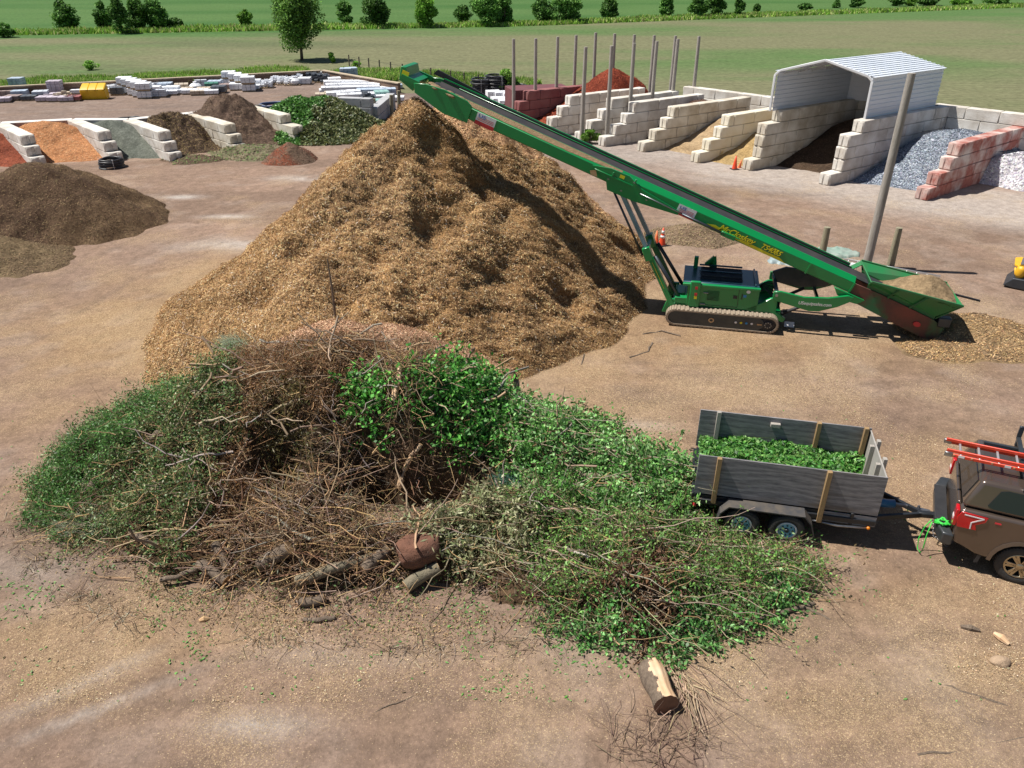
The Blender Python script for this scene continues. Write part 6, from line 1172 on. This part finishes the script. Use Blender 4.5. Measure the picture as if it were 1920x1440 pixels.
for i, (x, y, k, s, lab) in enumerate(PL): pallet(x, y, k, s, lab, RZP + random.uniform(-.15, .15), sc=1.08)
def row(x0, y0, x1, y1, n, kind, shape, where, rz=RZP, dbl=False, sc=1.08):
    for i in range(n):
        f = i / max(1, n - 1); x = x0 + (x1 - x0) * f; y = y0 + (y1 - y0) * f
        pallet(x, y, kind, shape, '%s pallet from the left in %s' % (ORD[i], where), rz + random.uniform(-.05, .05), 'pallets in ' + where, 0, sc)
        if dbl: pallet(x, y, kind, shape, 'upper pallet on the %s one in %s' % (ORD[i], where), rz + random.uniform(-.05, .05), 'pallets in ' + where, .58 * sc, sc)
row(238, 172, 274, 184, 5, 'white', 'cube', 'the double row by the yellow tubs', dbl=True)
row(262, 168, 290, 175, 3, 'white', 'cube', 'the second white wrapped row', dbl=False)
row(432, 160, 468, 171, 4, 'white', 'cube', 'the long white row in mid yard', dbl=True)
row(450, 158, 478, 162, 3, 'white', 'cube', 'the short white row behind the long one')
row(515, 152, 560, 153, 5, 'white', 'rubble', 'the white rubble near the timber wall')
row(518, 158, 545, 160, 3, 'white', 'rubble', 'the front row of white rubble')
row(580, 152, 612, 156, 4, 'dark', 'rubble', 'the dark rubble near the timber wall corner')
row(590, 148, 618, 151, 3, 'white', 'rubble', 'the pale rubble at the timber wall corner')
row(60, 178, 96, 176, 3, 'white', 'low', 'the pale row among the tall stacks at far left')
row(86, 190, 128, 190, 3, 'purple', 'low', 'the low front row left of the red pallet')
row(300, 172, 322, 178, 2, 'white', 'low', 'the low pair by the stepped grey pallet')
row(352, 172, 372, 178, 2, 'tan', 'low', 'the low cream pair in mid yard')
row(476, 168, 500, 160, 3, 'white', 'low', 'the scattered low whites right of the long row')
row(284, 166, 330, 160, 4, 'white', 'cube', 'the rear whites by the timber wall')
row(150, 176, 200, 174, 4, 'white', 'low', 'the row hidden behind the yellow tubs')
row(336, 176, 398, 177, 4, 'white', 'low', 'the front low whites in mid yard')
row(404, 164, 428, 160, 2, 'blue', 'cube', 'the blue pair by the dark pallet')
row(646, 190, 690, 188, 4, 'white', 'cube', 'the nearest row of the right-hand cluster')
row(605, 184, 622, 181, 2, 'tan', 'low', 'the low pair at the left of the right-hand cluster')
row(624, 170, 700, 169, 7, 'white', 'cube', 'the middle row of the right-hand cluster')
row(700, 188, 728, 187, 3, 'white', 'low', 'the low row behind the short posts')
row(620, 164, 700, 164, 6, 'white', 'cube', 'the fourth row of the right-hand cluster')
row(360, 156, 420, 158, 4, 'tan', 'low', 'the tan row along the timber wall')
row(626, 186, 664, 183, 4, 'white', 'cube', 'the front row of the right-hand cluster')
row(616, 176, 700, 174, 7, 'white', 'cube', 'the second row of the right-hand cluster')
row(640, 168, 735, 171, 8, 'white', 'low', 'the third row of the right-hand cluster')
row(664, 161, 742, 166, 6, 'blue', 'low', 'the back row of the right-hand cluster')
row(683, 180, 730, 179, 4, 'blue', 'cube', 'the wrapped row by the short posts')
row(935, 192, 962, 200, 3, 'white', 'low', 'the low row near the dark red wall')
row(925, 184, 955, 187, 3, 'white', 'cube', 'the rear row near the dark red wall')
# yellow plastic tubs
YT = mat('yellow_plastic', (.72, .44, .01), (.66, .38, .01), rough=.4, scale=2)
for i, x in enumerate((165, 180, 195)):
    q = G(x, 186 - i * .4); t = thing('yellow_tub', '%s of the three bright yellow salt bins' % ('leftmost', 'middle', 'rightmost')[i], 'grit bin', q, RZP)
    W_ = .33 * 1.05; mb = MB(); mb.hexa([(-W_, -.45, 0), (W_, -.45, 0), (W_, .55, 0), (-W_, .55, 0), (-W_, -.6, .75), (W_, -.6, .75), (W_, .6, 1.0), (-W_, .6, 1.0)]); mb.build('tub', YT, t, bevel=.06)
    mb = MB(); mb.hexa([(-W_, -.62, .77), (W_, -.62, .77), (W_, .62, 1.02), (-W_, .62, 1.02), (-W_ * .85, -.5, .88), (W_ * .85, -.5, .88), (W_ * .85, .5, 1.2), (-W_ * .85, .5, 1.2)]); mb.build('lid', YT, t, bevel=.06)
# ================================================================ TRAILER
A = G(1303, 925, .75); B = G(1645, 970, .75); d_ = B - A; TL = d_.length; TA = math.atan2(d_.y, d_.x)
tr = thing('dump_trailer', 'black tandem axle trailer with tall weathered plywood sides', 'trailer', (A.x, A.y, 0), TA)   # local +x forwards, near side at y=0, far side at y=+1.78
TW_ = 1.78; Z0_, Z1_ = .75, 1.68
def ply_mat():
    m, t, b = _nt('weathered_plywood'); b.inputs['Roughness'].default_value = .85
    tc = N(t, 'ShaderNodeTexCoord'); mp = N(t, 'ShaderNodeMapping'); mp.inputs['Scale'].default_value = (.35, 1, 2.4); t.links.new(tc.outputs['Object'], mp.inputs[0])
    n0 = N(t, 'ShaderNodeTexNoise', Scale=1.3, Detail=3); t.links.new(mp.outputs[0], n0.inputs['Vector'])
    wv = N(t, 'ShaderNodeTexWave', Scale=1.1, Distortion=16.0, Detail=5); wv.inputs['Detail Scale'].default_value = 1.2; wv.bands_direction = 'Z'; t.links.new(mp.outputs[0], wv.inputs['Vector'])
    n1 = N(t, 'ShaderNodeTexNoise', Scale=12, Detail=8, Roughness=.7); t.links.new(mp.outputs[0], n1.inputs['Vector'])
    cr = N(t, 'ShaderNodeValToRGB'); e = cr.color_ramp.elements; e[0].position = .3; e[0].color = (.08, .078, .088, 1); e[1].position = .78; e[1].color = (.30, .285, .29, 1)
    ad = N(t, 'ShaderNodeMath', operation='MULTIPLY_ADD'); ad.inputs[1].default_value = .2; t.links.new(wv.outputs[1], ad.inputs[0]); 
    m2 = N(t, 'ShaderNodeMath', operation='MULTIPLY'); m2.inputs[1].default_value = 1.0; t.links.new(n1.outputs[0], m2.inputs[0]); t.links.new(m2.outputs[0], ad.inputs[2]); t.links.new(ad.outputs[0], cr.inputs[0])
    mx = N(t, 'ShaderNodeMix', data_type='RGBA'); mr = N(t, 'ShaderNodeMapRange'); mr.inputs[1].default_value = .56; mr.inputs[2].default_value = .68; t.links.new(n0.outputs[0], mr.inputs[0]); mr.inputs[4].default_value = .7
    t.links.new(mr.outputs[0], mx.inputs[0]); t.links.new(cr.outputs[0], mx.inputs[6]); mx.inputs[7].default_value = (.13, .10, .075, 1); t.links.new(mx.outputs[2], b.inputs['Base Color']); return m
PLY = ply_mat(); W46 = mat('brown_lumber', (.34, .22, .10), (.26, .165, .08), rough=.8, scale=3, stretch=(5, 5, .6), bump=.3); WG = mat('grey_lumber', (.38, .35, .31), (.30, .27, .24), rough=.85, scale=3, stretch=(5, 5, .6), bump=.3)
TBK = mat('trailer_black', (.015, .017, .021), (.022, .024, .028), rough=.4, scale=3)
def box_part(nm, a, b, m, par=tr, bev=.006): mb = MB(); mb.box(a, b); return mb.build(nm, m, par, bevel=bev, seg=1)
box_part('near_side_panel', (-.02, 0, Z0_ + .02), (TL, .03, Z1_), PLY); box_part('far_side_panel', (-.02, TW_ - .03, Z0_ + .02), (TL, TW_, Z1_ + .02), PLY); box_part('front_panel', (TL - .03, .032, Z0_), (TL, TW_ - .032, Z1_ - .02), mat('light_plywood', (.36, .34, .31), (.29, .27, .25), rough=.85, scale=3, stretch=(2, 2, .4)))
for x in (.33, TL * .685): box_part('near_stake', (x, -.09, .5 if x > 1 else .62), (x + .09, -.002, Z1_ + .015), W46)
for x in (.33, TL * .685, TL - .16): box_part('far_stake', (x, TW_ - .125, .8), (x + .09, TW_ - .033, Z1_ + .05), WG if x < 1 else W46)
for y in (.55, 1.2): box_part('front_stake', (TL + .002, y, .8), (TL + .08, y + .1, Z1_ + .05), WG); box_part('front_cleat', (TL - .12, y - .05, .85), (TL - .032, y + .03, Z1_ - .05), WG)
box_part('cleat', (TL * .42, TW_ - .12, Z1_ - .18), (TL * .42 + .2, TW_ - .033, Z1_ - .09), WG)
box_part('deck', (0, .02, Z0_ - .12), (TL, TW_ - .02, Z0_ - .02), TBK); box_part('side_rail', (0, -.04, .55), (TL - .02, .018, .66), TBK); box_part('lower_board', (TL * .70, -.0, .5), (TL, .018, .735), PLY); box_part('tail_sill', (-.06, .05, .45), (0, TW_ - .05, .72), TBK)
box_part('upright', (TL * .86, -.03, .5), (TL * .86 + .06, -.004, .78), TBK)
mb = MB(); mb.tube([(TL * .66, -.02, .5), (TL * .8, -.06, .47), (TL * .97, -.03, .49)], .025, 8); mb.build('jack_handle', STL, tr, smooth=True)
WHB = mat('blue_grey_wheel', (.30, .62, .78), (.34, .66, .8), rough=.4, scale=3); TYR = mat('tyre', (.03, .029, .029), (.045, .042, .04), rough=.8, scale=8, bump=.4, bscale=40)
def wheel(x, y0, y1, R, r, par, rimm, trailer=True, s=-1, spokes=6, holes=8, tyre=TYR):
    """outer face at y0 (towards s), inner at y1"""
    w_ = bpy.data.objects.new('wheel', None); 
    w_mb = MB(); h = abs(y1 - y0); o = lambda f: y0 + (y1 - y0) * f; T = Matrix.Translation((x, 0, R))
    w_mb.lathe([(r, o(.06)), (r + .03, o(.0)), (R * .9, o(.0)), (R * .97, o(.06)), (R, o(.2)), (R, o(.8)), (R * .9, o(1)), (r, o(.96))], 40, 0, T, 'Y')
    for k in range(46):
        q = 2 * math.pi * k / 46; M = T @ Matrix.Rotation(q, 4, 'Y'); a, b = sorted((o(.08), o(.92))); w_mb.box((R - .012, a, -.012), (R + .006, b, .012), 0, M)
    ty = w_mb.build('wheel', tyre, par, smooth=True); ty.data.set_sharp_from_angle(angle=math.radians(35))
    mb = MB()
    if trailer: mb.lathe([(r + .004, o(.05)), (r - .015, o(.03)), (r - .03, o(.2)), (r * .82, o(.3)), (r * .72, o(.16)), (r * .42, o(.14)), (r * .36, o(.24)), (0, o(.24))], 32, 0, T, 'Y')
    else: mb.lathe([(r + .004, o(.04)), (r - .02, o(.03)), (r - .03, o(.3)), (r - .05, o(.5)), (0, o(.5))], 32, 0, T, 'Y')
    rm = mb.build('rim', rimm if trailer else DKS, ty, smooth=True); rm.data.set_sharp_from_angle(angle=math.radians(40))
    if trailer:
        for k in range(holes):
            q = 2 * math.pi * k / holes; M = T @ Matrix.Translation((r * .57 * math.cos(q), 0, r * .57 * math.sin(q))); mb = MB(); a = o(.165) + s * .012; mb.lathe([(0, a), (r * .10, a)], 10, 0, M, 'Y'); mb.build('wheel_hole', TBK, rm)
        mb = MB(); mb.lathe([(r * .22, o(.2)), (r * .2, o(-.02)), (r * .12, o(-.06)), (0, o(-.06))], 16, 0, T, 'Y'); mb.build('hub', TBK, rm, smooth=True)
        mb = MB(); mb.lathe([(r - .03, o(.035)), (r + .002, o(.02)), (r + .002, o(.05))], 32, 0, T, 'Y'); mb.build('bead_ring', WHT, rm, smooth=True)
    else:
        for k in range(spokes):
            q = 2 * math.pi * k / spokes; M = T @ Matrix.Rotation(q, 4, 'Y'); mb = MB(); f0, f1 = o(.03), o(.35); a, b = sorted((f0, f1))
            mb.hexa([(r * .2, a, -.035), (r * .97, a, -.06), (r * .97, b, -.06), (r * .2, b, -.035), (r * .2, a, .035), (r * .97, a, -.012), (r * .97, b, -.012), (r * .2, b, .035)], 0, M); mb.hexa([(r * .2, a, -.035), (r * .97, a, .012), (r * .97, b, .012), (r * .2, b, -.035), (r * .2, a, .035), (r * .97, a, .06), (r * .97, b, .06), (r * .2, b, .035)], 0, M)
            mb.build('spoke', rimm, rm, bevel=.004, seg=1)
        mb = MB(); mb.lathe([(0, o(.01)), (.06, o(.01)), (.075, o(.1)), (.075, o(.3))], 14, 0, T, 'Y'); mb.build('hub_cap', rimm, rm, smooth=True); mb = MB(); mb.lathe([(r + .006, o(.05)), (r - .012, o(.0)), (r - .03, o(.08)), (r - .03, o(.2))], 32, 0, T, 'Y'); mb.build('rim_lip', rimm, rm, smooth=True)
    return ty
wc = [G(1385, 999), G(1463, 1010)]; inv = Matrix.Translation((A.x, A.y, 0)) @ rotz(TA); inv = inv.inverted(); lx = [(inv @ q) for q in wc]
WX = [lx[0].x, lx[0].x + .86]; YO = -.29
for x in WX: wheel(x, YO, YO + .21, .345, .195, tr, WHB); wheel(x, TW_ - YO, TW_ - YO - .21, .345, .195, tr, WHB, True, 1)
for s, y0, y1 in ((0, -.30, -.002), (1, TW_ + .002, TW_ + .30)):
    mb = MB(); p = [(WX[0] - .46, .30), (WX[0] - .42, .55), (WX[0] - .28, .72), (WX[1] + .28, .72), (WX[1] + .42, .55), (WX[1] + .5, .30)]; q = [(WX[0] - .48, .30), (WX[0] - .445, .56), (WX[0] - .29, .745), (WX[1] + .29, .745), (WX[1] + .445, .56), (WX[1] + .53, .30)]
    for i in range(5): mb.hexa([(p[i][0], y0, p[i][1]), (p[i + 1][0], y0, p[i + 1][1]), (p[i + 1][0], y1, p[i + 1][1]), (p[i][0], y1, p[i][1]), (q[i][0], y0, q[i][1]), (q[i + 1][0], y0, q[i + 1][1]), (q[i + 1][0], y1, q[i + 1][1]), (q[i][0], y1, q[i][1])])
    mb.build('fender', mat('dusty_black', (.05, .05, .055), (.10, .085, .07), rough=.6, scale=5), tr)
for x, m_ in ((.02, RED), (TL * .645, mat('amber', (.75, .22, .01), rough=.3)), (TL - .12, mat('amber', (.75, .22, .01)))): mb = MB(); mb.lathe([(0, -.075), (.03, -.07), (.035, -.03), (.035, 0)], 12, 0, Matrix.Translation((x, 0, .5)), 'Y'); mb.build('marker_light', m_, tr, smooth=True)
mb = MB(); mb.tube([(WX[0], -.2, .345), (WX[0], TW_ + .2, .345)], .04, 8); mb.build('axle', TBK, tr); mb = MB(); mb.tube([(WX[1], -.2, .345), (WX[1], TW_ + .2, .345)], .04, 8); mb.build('axle', TBK, tr)
HB_ = inv @ G(1742, 966, .52); HB_.z = .52
mb = MB(); mb.bar((TL - .3, .15, .55), HB_ + Vector((-.1, -.0, 0)), .07, .11); mb.bar((TL - .3, TW_ - .15, .55), HB_ + Vector((-.1, 0, 0)), .07, .11); mb.build('tongue', TBK, tr, bevel=.008, seg=1)
mb = MB(); mb.bar(HB_ + Vector((-.22, 0, .0)), HB_ + Vector((.1, 0, .02)), .12, .12); mb.build('coupler', TBK, tr, bevel=.03)
mb = MB(); mb.tube([(TL - .1, .6, .66), (TL + .45, .66, .66)], .085, 14); mb.build('hydraulic_tank', mat('blue_tank', (.03, .16, .33), rough=.35, scale=3), tr, smooth=True)
mb = MB(); mb.tube([(TL + .45, .66, .66), (TL + .7, .7, .62)], .03, 8); mb.build('hose', STL, tr)
mb = MB(); pts = [HB_ + Vector((.05, -.1, -.05)), HB_ + Vector((.1, -.25, -.3)), HB_ + Vector((.35, -.35, -.42)), HB_ + Vector((.62, -.2, -.2)), HB_ + Vector((.66, -.1, .0))]
for k in range(26):
    f = k / 26 * (len(pts) - 1); i = int(f); p = pts[i].lerp(pts[i + 1], f - i); d2 = (pts[i + 1] - pts[i]).normalized(); sd_ = d2.cross(Vector((0, 0, 1))) if k % 2 else Vector((0, 0, 1)); sd_ = sd_.normalized() * .017; e = d2 * .03
    mb.tube([p - e, p - e * .5 + sd_, p + e * .5 + sd_, p + e, p + e * .5 - sd_, p - e * .5 - sd_, p - e], .006, 4, cap=False)
mb.build('safety_chain', STL, tr, smooth=True)
# vines heaped in the trailer
TMI = Matrix.Translation((A.x, A.y, 0)) @ rotz(TA)
t = thing('vine_load', 'fresh bright green leafy vines filling the plywood trailer', 'vines', (A.x, A.y, 0), TA); n = 15000
X = RNG.uniform(.05, TL - .05, n); Y = RNG.uniform(.05, TW_ - .05, n); lh = lambda X, Y: .98 + .30 * (fbm(X, Y, .5, 4, 201) - .5) + .05 * Y - .10 * sstep(TL * .55, TL, X) + .06 * np.exp(-((X - .9) / .5) ** 2)
P = np.stack([X, Y, lh(X, Y) - .25 * RNG.random(n) ** 2 + .03], 1); A_, B_ = rand_axes(n, .06 * RNG.uniform(.6, 1.3, n), .036 * RNG.uniform(.7, 1.2, n), .35); V, F = cards(P, A_, B_)
o = npmesh('foliage', V, F, LV, t, np.repeat(rcol(n, [(.06, .22, .035), (.10, .32, .05), (.035, .12, .022), (.20, .40, .11), (.14, .30, .06)], .35), 4, 0)); o['kind'] = 'stuff'
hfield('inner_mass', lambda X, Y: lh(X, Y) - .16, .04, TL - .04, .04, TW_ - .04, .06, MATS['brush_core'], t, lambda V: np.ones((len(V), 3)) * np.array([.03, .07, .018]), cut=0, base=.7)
n = 60; X = RNG.uniform(.2, TL - .4, n); Y = RNG.uniform(.1, TW_ - .2, n); D = RNG.normal(size=(n, 3)) * np.array([1, .6, .15])
o = twigs('stems', np.stack([X, Y, lh(X, Y)], 1), D, RNG.uniform(.2, .5, n), RNG.uniform(.004, .007, n), rcol(n, [(.16, .22, .07)], .3), BK, t); o['kind'] = 'stuff'
# ================================================================ PICKUP TRUCK
HA_ = math.radians(-25); hx = Vector((math.cos(HA_), math.sin(HA_), 0)); hy = Vector((-hx.y, hx.x, 0)); q = G(1898, 1087); TO = q + hy * .86
tk = thing('pickup_truck', 'brown pickup truck with matching bed cap, cut off by the right edge', 'pickup truck', (TO.x, TO.y, 0), HA_)   # local +x forwards, near side -y
PB = mat('brown_metallic', (.12, .088, .07), (.105, .077, .06), rough=.26, metal=.5, scale=1, coat=.9); GL = mat('tinted_glass', (.008, .012, .018), (.01, .014, .02), rough=.06, scale=1, spec=.8); PLS = mat('black_plastic', (.018, .018, .02), (.026, .026, .028), rough=.6, scale=6)
CHR = mat('chrome', (.55, .56, .58), rough=.18, metal=1.0, scale=1)
def arch(cx, r, n=9, z0=.42): return [(cx + r * math.cos(math.pi - math.pi * k / n), z0 + r * math.sin(math.pi * k / n)) for k in range(n + 1)]
def half(s):
    P_ = [(-1.16, .62), (-1.22, .95), (-1.20, 1.30), (-1.16, 1.36), (1.0, 1.38), (2.9, 1.36), (3.6, 1.26), (4.45, 1.13), (4.68, 1.0), (4.72, .55), (4.5, .42)] + arch(3.68, .50)[::-1] + [(2.9, .36), (.9, .36)] + arch(0, .50)[::-1] + [(-.75, .45)]
    mb = MB(); mb.prism(P_, lambda a, c: (a, s * 1.0, c), lambda a, c: (a, s * .70, c)); return mb
for s in (-1, 1): half(s).build('body_side', PB, tk, bevel=.045)
for s in (-1, 1):   # flares
    mb = MB()
    for cx in (0, 3.68):
        for r0, r1 in ((.495, .56),):
            a = arch(cx, r0, 12); b = arch(cx, r1, 12)
            for i in range(12): mb.hexa([(a[i][0], s * .98, a[i][1]), (a[i + 1][0], s * .98, a[i + 1][1]), (b[i + 1][0], s * .98, b[i + 1][1]), (b[i][0], s * .98, b[i][1]), (a[i][0], s * 1.035, a[i][1]), (a[i + 1][0], s * 1.035, a[i + 1][1]), (b[i + 1][0], s * 1.02, b[i + 1][1]), (b[i][0], s * 1.02, b[i][1])])
    mb.build('fender_flare', PB, tk, smooth=False)
mb = MB(); mb.box((-1.18, -.72, .55), (4.5, .72, .9)); mb.build('underbody', PLS, tk)
mb = MB(); mb.box((-1.24, -.74, .62), (-1.17, .74, 1.36)); mb.build('tailgate', PB, tk, bevel=.03)
mb = MB(); mb.hexa([(2.7, -.74, .9), (4.5, -.74, .8), (4.5, .74, .8), (2.7, .74, .9), (2.7, -.74, 1.38), (4.45, -.74, 1.16), (4.45, .74, 1.16), (2.7, .74, 1.38)]); mb.build('bonnet', PB, tk, bevel=.04)
def cab(x0, x1, x2, x3, z0, z1, w0, w1, nm, m, bev=.06):
    mb = MB(); mb.hexa([(x0, -w0, z0), (x3, -w0, z0), (x3, w0, z0), (x0, w0, z0), (x1, -w1, z1), (x2, -w1, z1), (x2, w1, z1), (x1, w1, z1)]); return mb.build(nm, m, tk, bevel=bev, seg=3)
ZC = 1.385
cab(-1.20, -.98, 1.02, 1.06, ZC, 1.93, .93, .80, 'bed_cap', PB, .07)
cab(1.10, 1.16, 2.35, 3.05, ZC, 1.98, .94, .74, 'cab', PB, .09)
# cap windows
for s in (-1, 1):
    f = lambda a, t, e=.004: (a, s * (.93 - .13 * t + e), ZC + .545 * t)
    mb = MB(); P_ = [(-.80, .22), (-.70, .14), (.85, .14), (.92, .22), (.92, .74), (.84, .84), (-.55, .84), (-.66, .78)]; mb.prism(P_, lambda a, t: f(a, t, .004), lambda a, t: f(a, t, .016)); mb.build('side_window', GL, tk)
    mb = MB(); P2 = [(1.35, .15), (2.85, .15), (2.42, .84), (1.35, .84)]; mb.prism(P2, lambda a, t: (a, s * (.94 - .20 * t + .004), ZC + .595 * t), lambda a, t: (a, s * (.94 - .20 * t + .016), ZC + .595 * t)); mb.build('cab_window', GL, tk)
g_ = lambda b, t, e: (-1.20 + .22 * t - e, b * (1 - .12 * t), ZC + .545 * t)
mb = MB(); mb.prism([(-.72, .12), (.72, .12), (.72, .85), (-.72, .85)], lambda b, t: g_(b, t, .004), lambda b, t: g_(b, t, .018)); mb.build('rear_window', GL, tk)
mb = MB(); mb.prism([(-.8, .2), (.8, .2), (.74, .85), (-.74, .85)], lambda b, t: (3.05 - .70 * t + .004, b * (1 - .12 * t), ZC + .595 * t), lambda b, t: (3.05 - .70 * t + .018, b * (1 - .12 * t), ZC + .595 * t)); mb.build('windscreen', GL, tk)
for s in (-1, 1):
    tl = mat('tail_light_red', (.55, .008, .012), (.42, .006, .01), rough=.15, scale=6, coat=.6)
    mb = MB(); P_ = [(-1.19, .98), (-.86, .99), (-.90, 1.10), (-.76, 1.20), (-.74, 1.31), (-1.17, 1.33), (-1.225, 1.2)]; mb.prism(P_, lambda a, c: (a, s * 1.003, c), lambda a, c: (a, s * 1.022, c)); 
    mb.box((-1.262, min(s * .78, s * 1.0), .98), (-1.20, max(s * .78, s * 1.0), 1.33)); o = mb.build('tail_light', tl, tk, bevel=.008, seg=1)
    mb = MB(); mb.bar((-1.12, s * 1.026, 1.28), (-.80, s * 1.026, 1.27), .006, .02); mb.bar((-.80, s * 1.026, 1.27), (-.98, s * 1.026, 1.14), .006, .02); mb.bar((-.98, s * 1.026, 1.14), (-.97, s * 1.026, 1.0), .006, .02); mb.build('light_strip', WHT, o)
    mb = MB(); mb.box((-1.268, min(s * .80, s * .94), 1.08), (-1.263, max(s * .80, s * .94), 1.14)); mb.build('reverse_lens', WHT, o)
mb = MB(); mb.box((-1.46, -.62, .52), (-1.26, .62, .74)); 
for s in (-1, 1): mb.hexa([(-1.46, s * .62, .50), (-1.26, s * .62, .50), (-1.16, s * 1.0, .50), (-1.34, s * 1.0, .50), (-1.48, s * .62, .76), (-1.26, s * .62, .76), (-1.16, s * 1.01, .76), (-1.36, s * 1.0, .76)])
mb.build('bumper', mat('dark_grey_bumper', (.06, .065, .07), (.08, .085, .09), rough=.35, metal=.5, scale=3), tk, bevel=.03)
mb = MB(); mb.box((-1.49, -.6, .765), (-1.27, .6, .78)); mb.build('step_pad', PLS, tk, bevel=.005, seg=1)
mb = MB(); mb.box((-1.75, -.05, .42), (-1.5, .05, .50)); mb.lathe([(0, .50), (.02, .50), (.03, .54), (.02, .57), (0, .575)], 12, 0, Matrix.Translation((-1.72, 0, 0))); mb.build('hitch', STL, tk, smooth=False)
mb = MB(); mb.box((-.62, -1.012, 1.22), (-.52, -1.003, 1.25)); mb.build('side_badge', RED, tk)
mb = MB(); mb.prism([(-.68, .62), (-.62, .62), (-.66, .28), (-.72, .26)], lambda a, c: (a, -.99, c), lambda a, c: (a, -.72, c)); mb.build('mud_flap', PLS, tk)
RIM = mat('bronze_silver_rim', (.46, .40, .30), (.38, .32, .22), rough=.25, metal=.9, scale=4)
for x in (0, 3.68):
    for s in (-1, 1): wheel(x, s * .98, s * .72, .405, .255, tk, RIM, False, s)
mb = MB(); mb.box((-1.15, -.74, .9), (-1.05, .74, 1.35)); mb.build('tailgate_inner', PLS, tk)
# roof rack on the cap
for x in (-.35, .75):
    mb = MB(); mb.box((x, -.82, 2.02), (x + .08, .92, 2.07)); mb.box((x, -.82, 1.90), (x + .08, -.77, 2.02)); mb.box((x, .80, 1.90), (x + .08, .86, 2.02)); mb.box((x, .88, 2.07), (x + .08, .93, 2.30)); mb.build('rack_bar', DKS, tk, bevel=.006, seg=1)
mb = MB(); mb.box((-.9, .55, 1.95), (1.0, .60, 1.99)); mb.build('rack_rail', DKS, tk)
# red orange fibreglass ladder on the rack
TKM = Matrix.Translation((TO.x, TO.y, 0)) @ rotz(HA_)
LRD = mat('ladder_orange', (.72, .06, .02), (.62, .05, .02), rough=.4, scale=3); LAL = mat('ladder_rung', (.6, .61, .63), rough=.35, metal=.6, scale=5)
t = thing('extension_ladder', 'red orange fibreglass ladder strapped flat on the truck rack', 'ladder', TKM @ Vector((-1.62, -.22, 2.10)), HA_)
for j, y in enumerate((-.24, .24)):
    for k, dz in enumerate((0, .085)):
        mb = MB(); yy = y * (1 if k == 0 else .84); mb.box((0, yy - .016, dz * .8), (4.0, yy + .016, dz * .8 + .062)); o = mb.build('rail', LRD, t, bevel=.006, seg=1)
    mb = MB(); mb.box((-.03, y - .022, -.005), (.10, y + .022, .085)); mb.build('rail_end', STL, t, bevel=.006, seg=1)
for k in range(12): mb = MB(); mb.box((.22 + .31 * k, -.24, .03), (.26 + .31 * k, .24, .065)); mb.build('rung', LAL, t, bevel=.008, seg=1)
for x in (.12, .42, .75, 1.1): mb = MB(); mb.lathe([(0, -.262), (.018, -.262), (.018, -.255)], 10, 0, Matrix.Translation((x, 0, .04)), 'Y'); mb.build('rivet', LE, t)
for x in (.20, .95): mb = MB(); mb.box((x, -.2605, .015), (x + .1, -.2585, .065)); mb.build('label_plate', WHT, t)
# green tow strap bundled on the bumper, loop hanging down
SG = mat('neon_green_strap', (.04, .55, .06), (.03, .42, .05), rough=.6, scale=8)
q = TKM @ Vector((-1.36, -.66, .66)); t = thing('tow_strap', 'bright green strap knotted round the truck bumper with a loop hanging down', 'strap', q, HA_)
mb = MB()
for k in range(9): a = random.random() * 6; mb.tube([(.14 * math.cos(a), -.06 + .1 * math.sin(a), .12 + random.uniform(-.04, .06)), (.1 * math.cos(a + 2), -.05 + .12 * math.sin(a + 2), .16), (.14 * math.cos(a + 4), -.05 + .1 * math.sin(a + 4), .12)], .016, 5)
mb.build('knot', SG, t, smooth=True)
mb = MB(); pth = [(-.18, .0, .1), (-.26, -.02, -.1), (-.30, -.04, -.38), (-.28, -.12, -.56), (-.22, -.2, -.58), (-.20, -.2, -.45), (-.20, -.12, -.2), (-.17, -.05, .08)]; mb.tube(pth, .011, 6); mb.build('loop', SG, t, smooth=True)
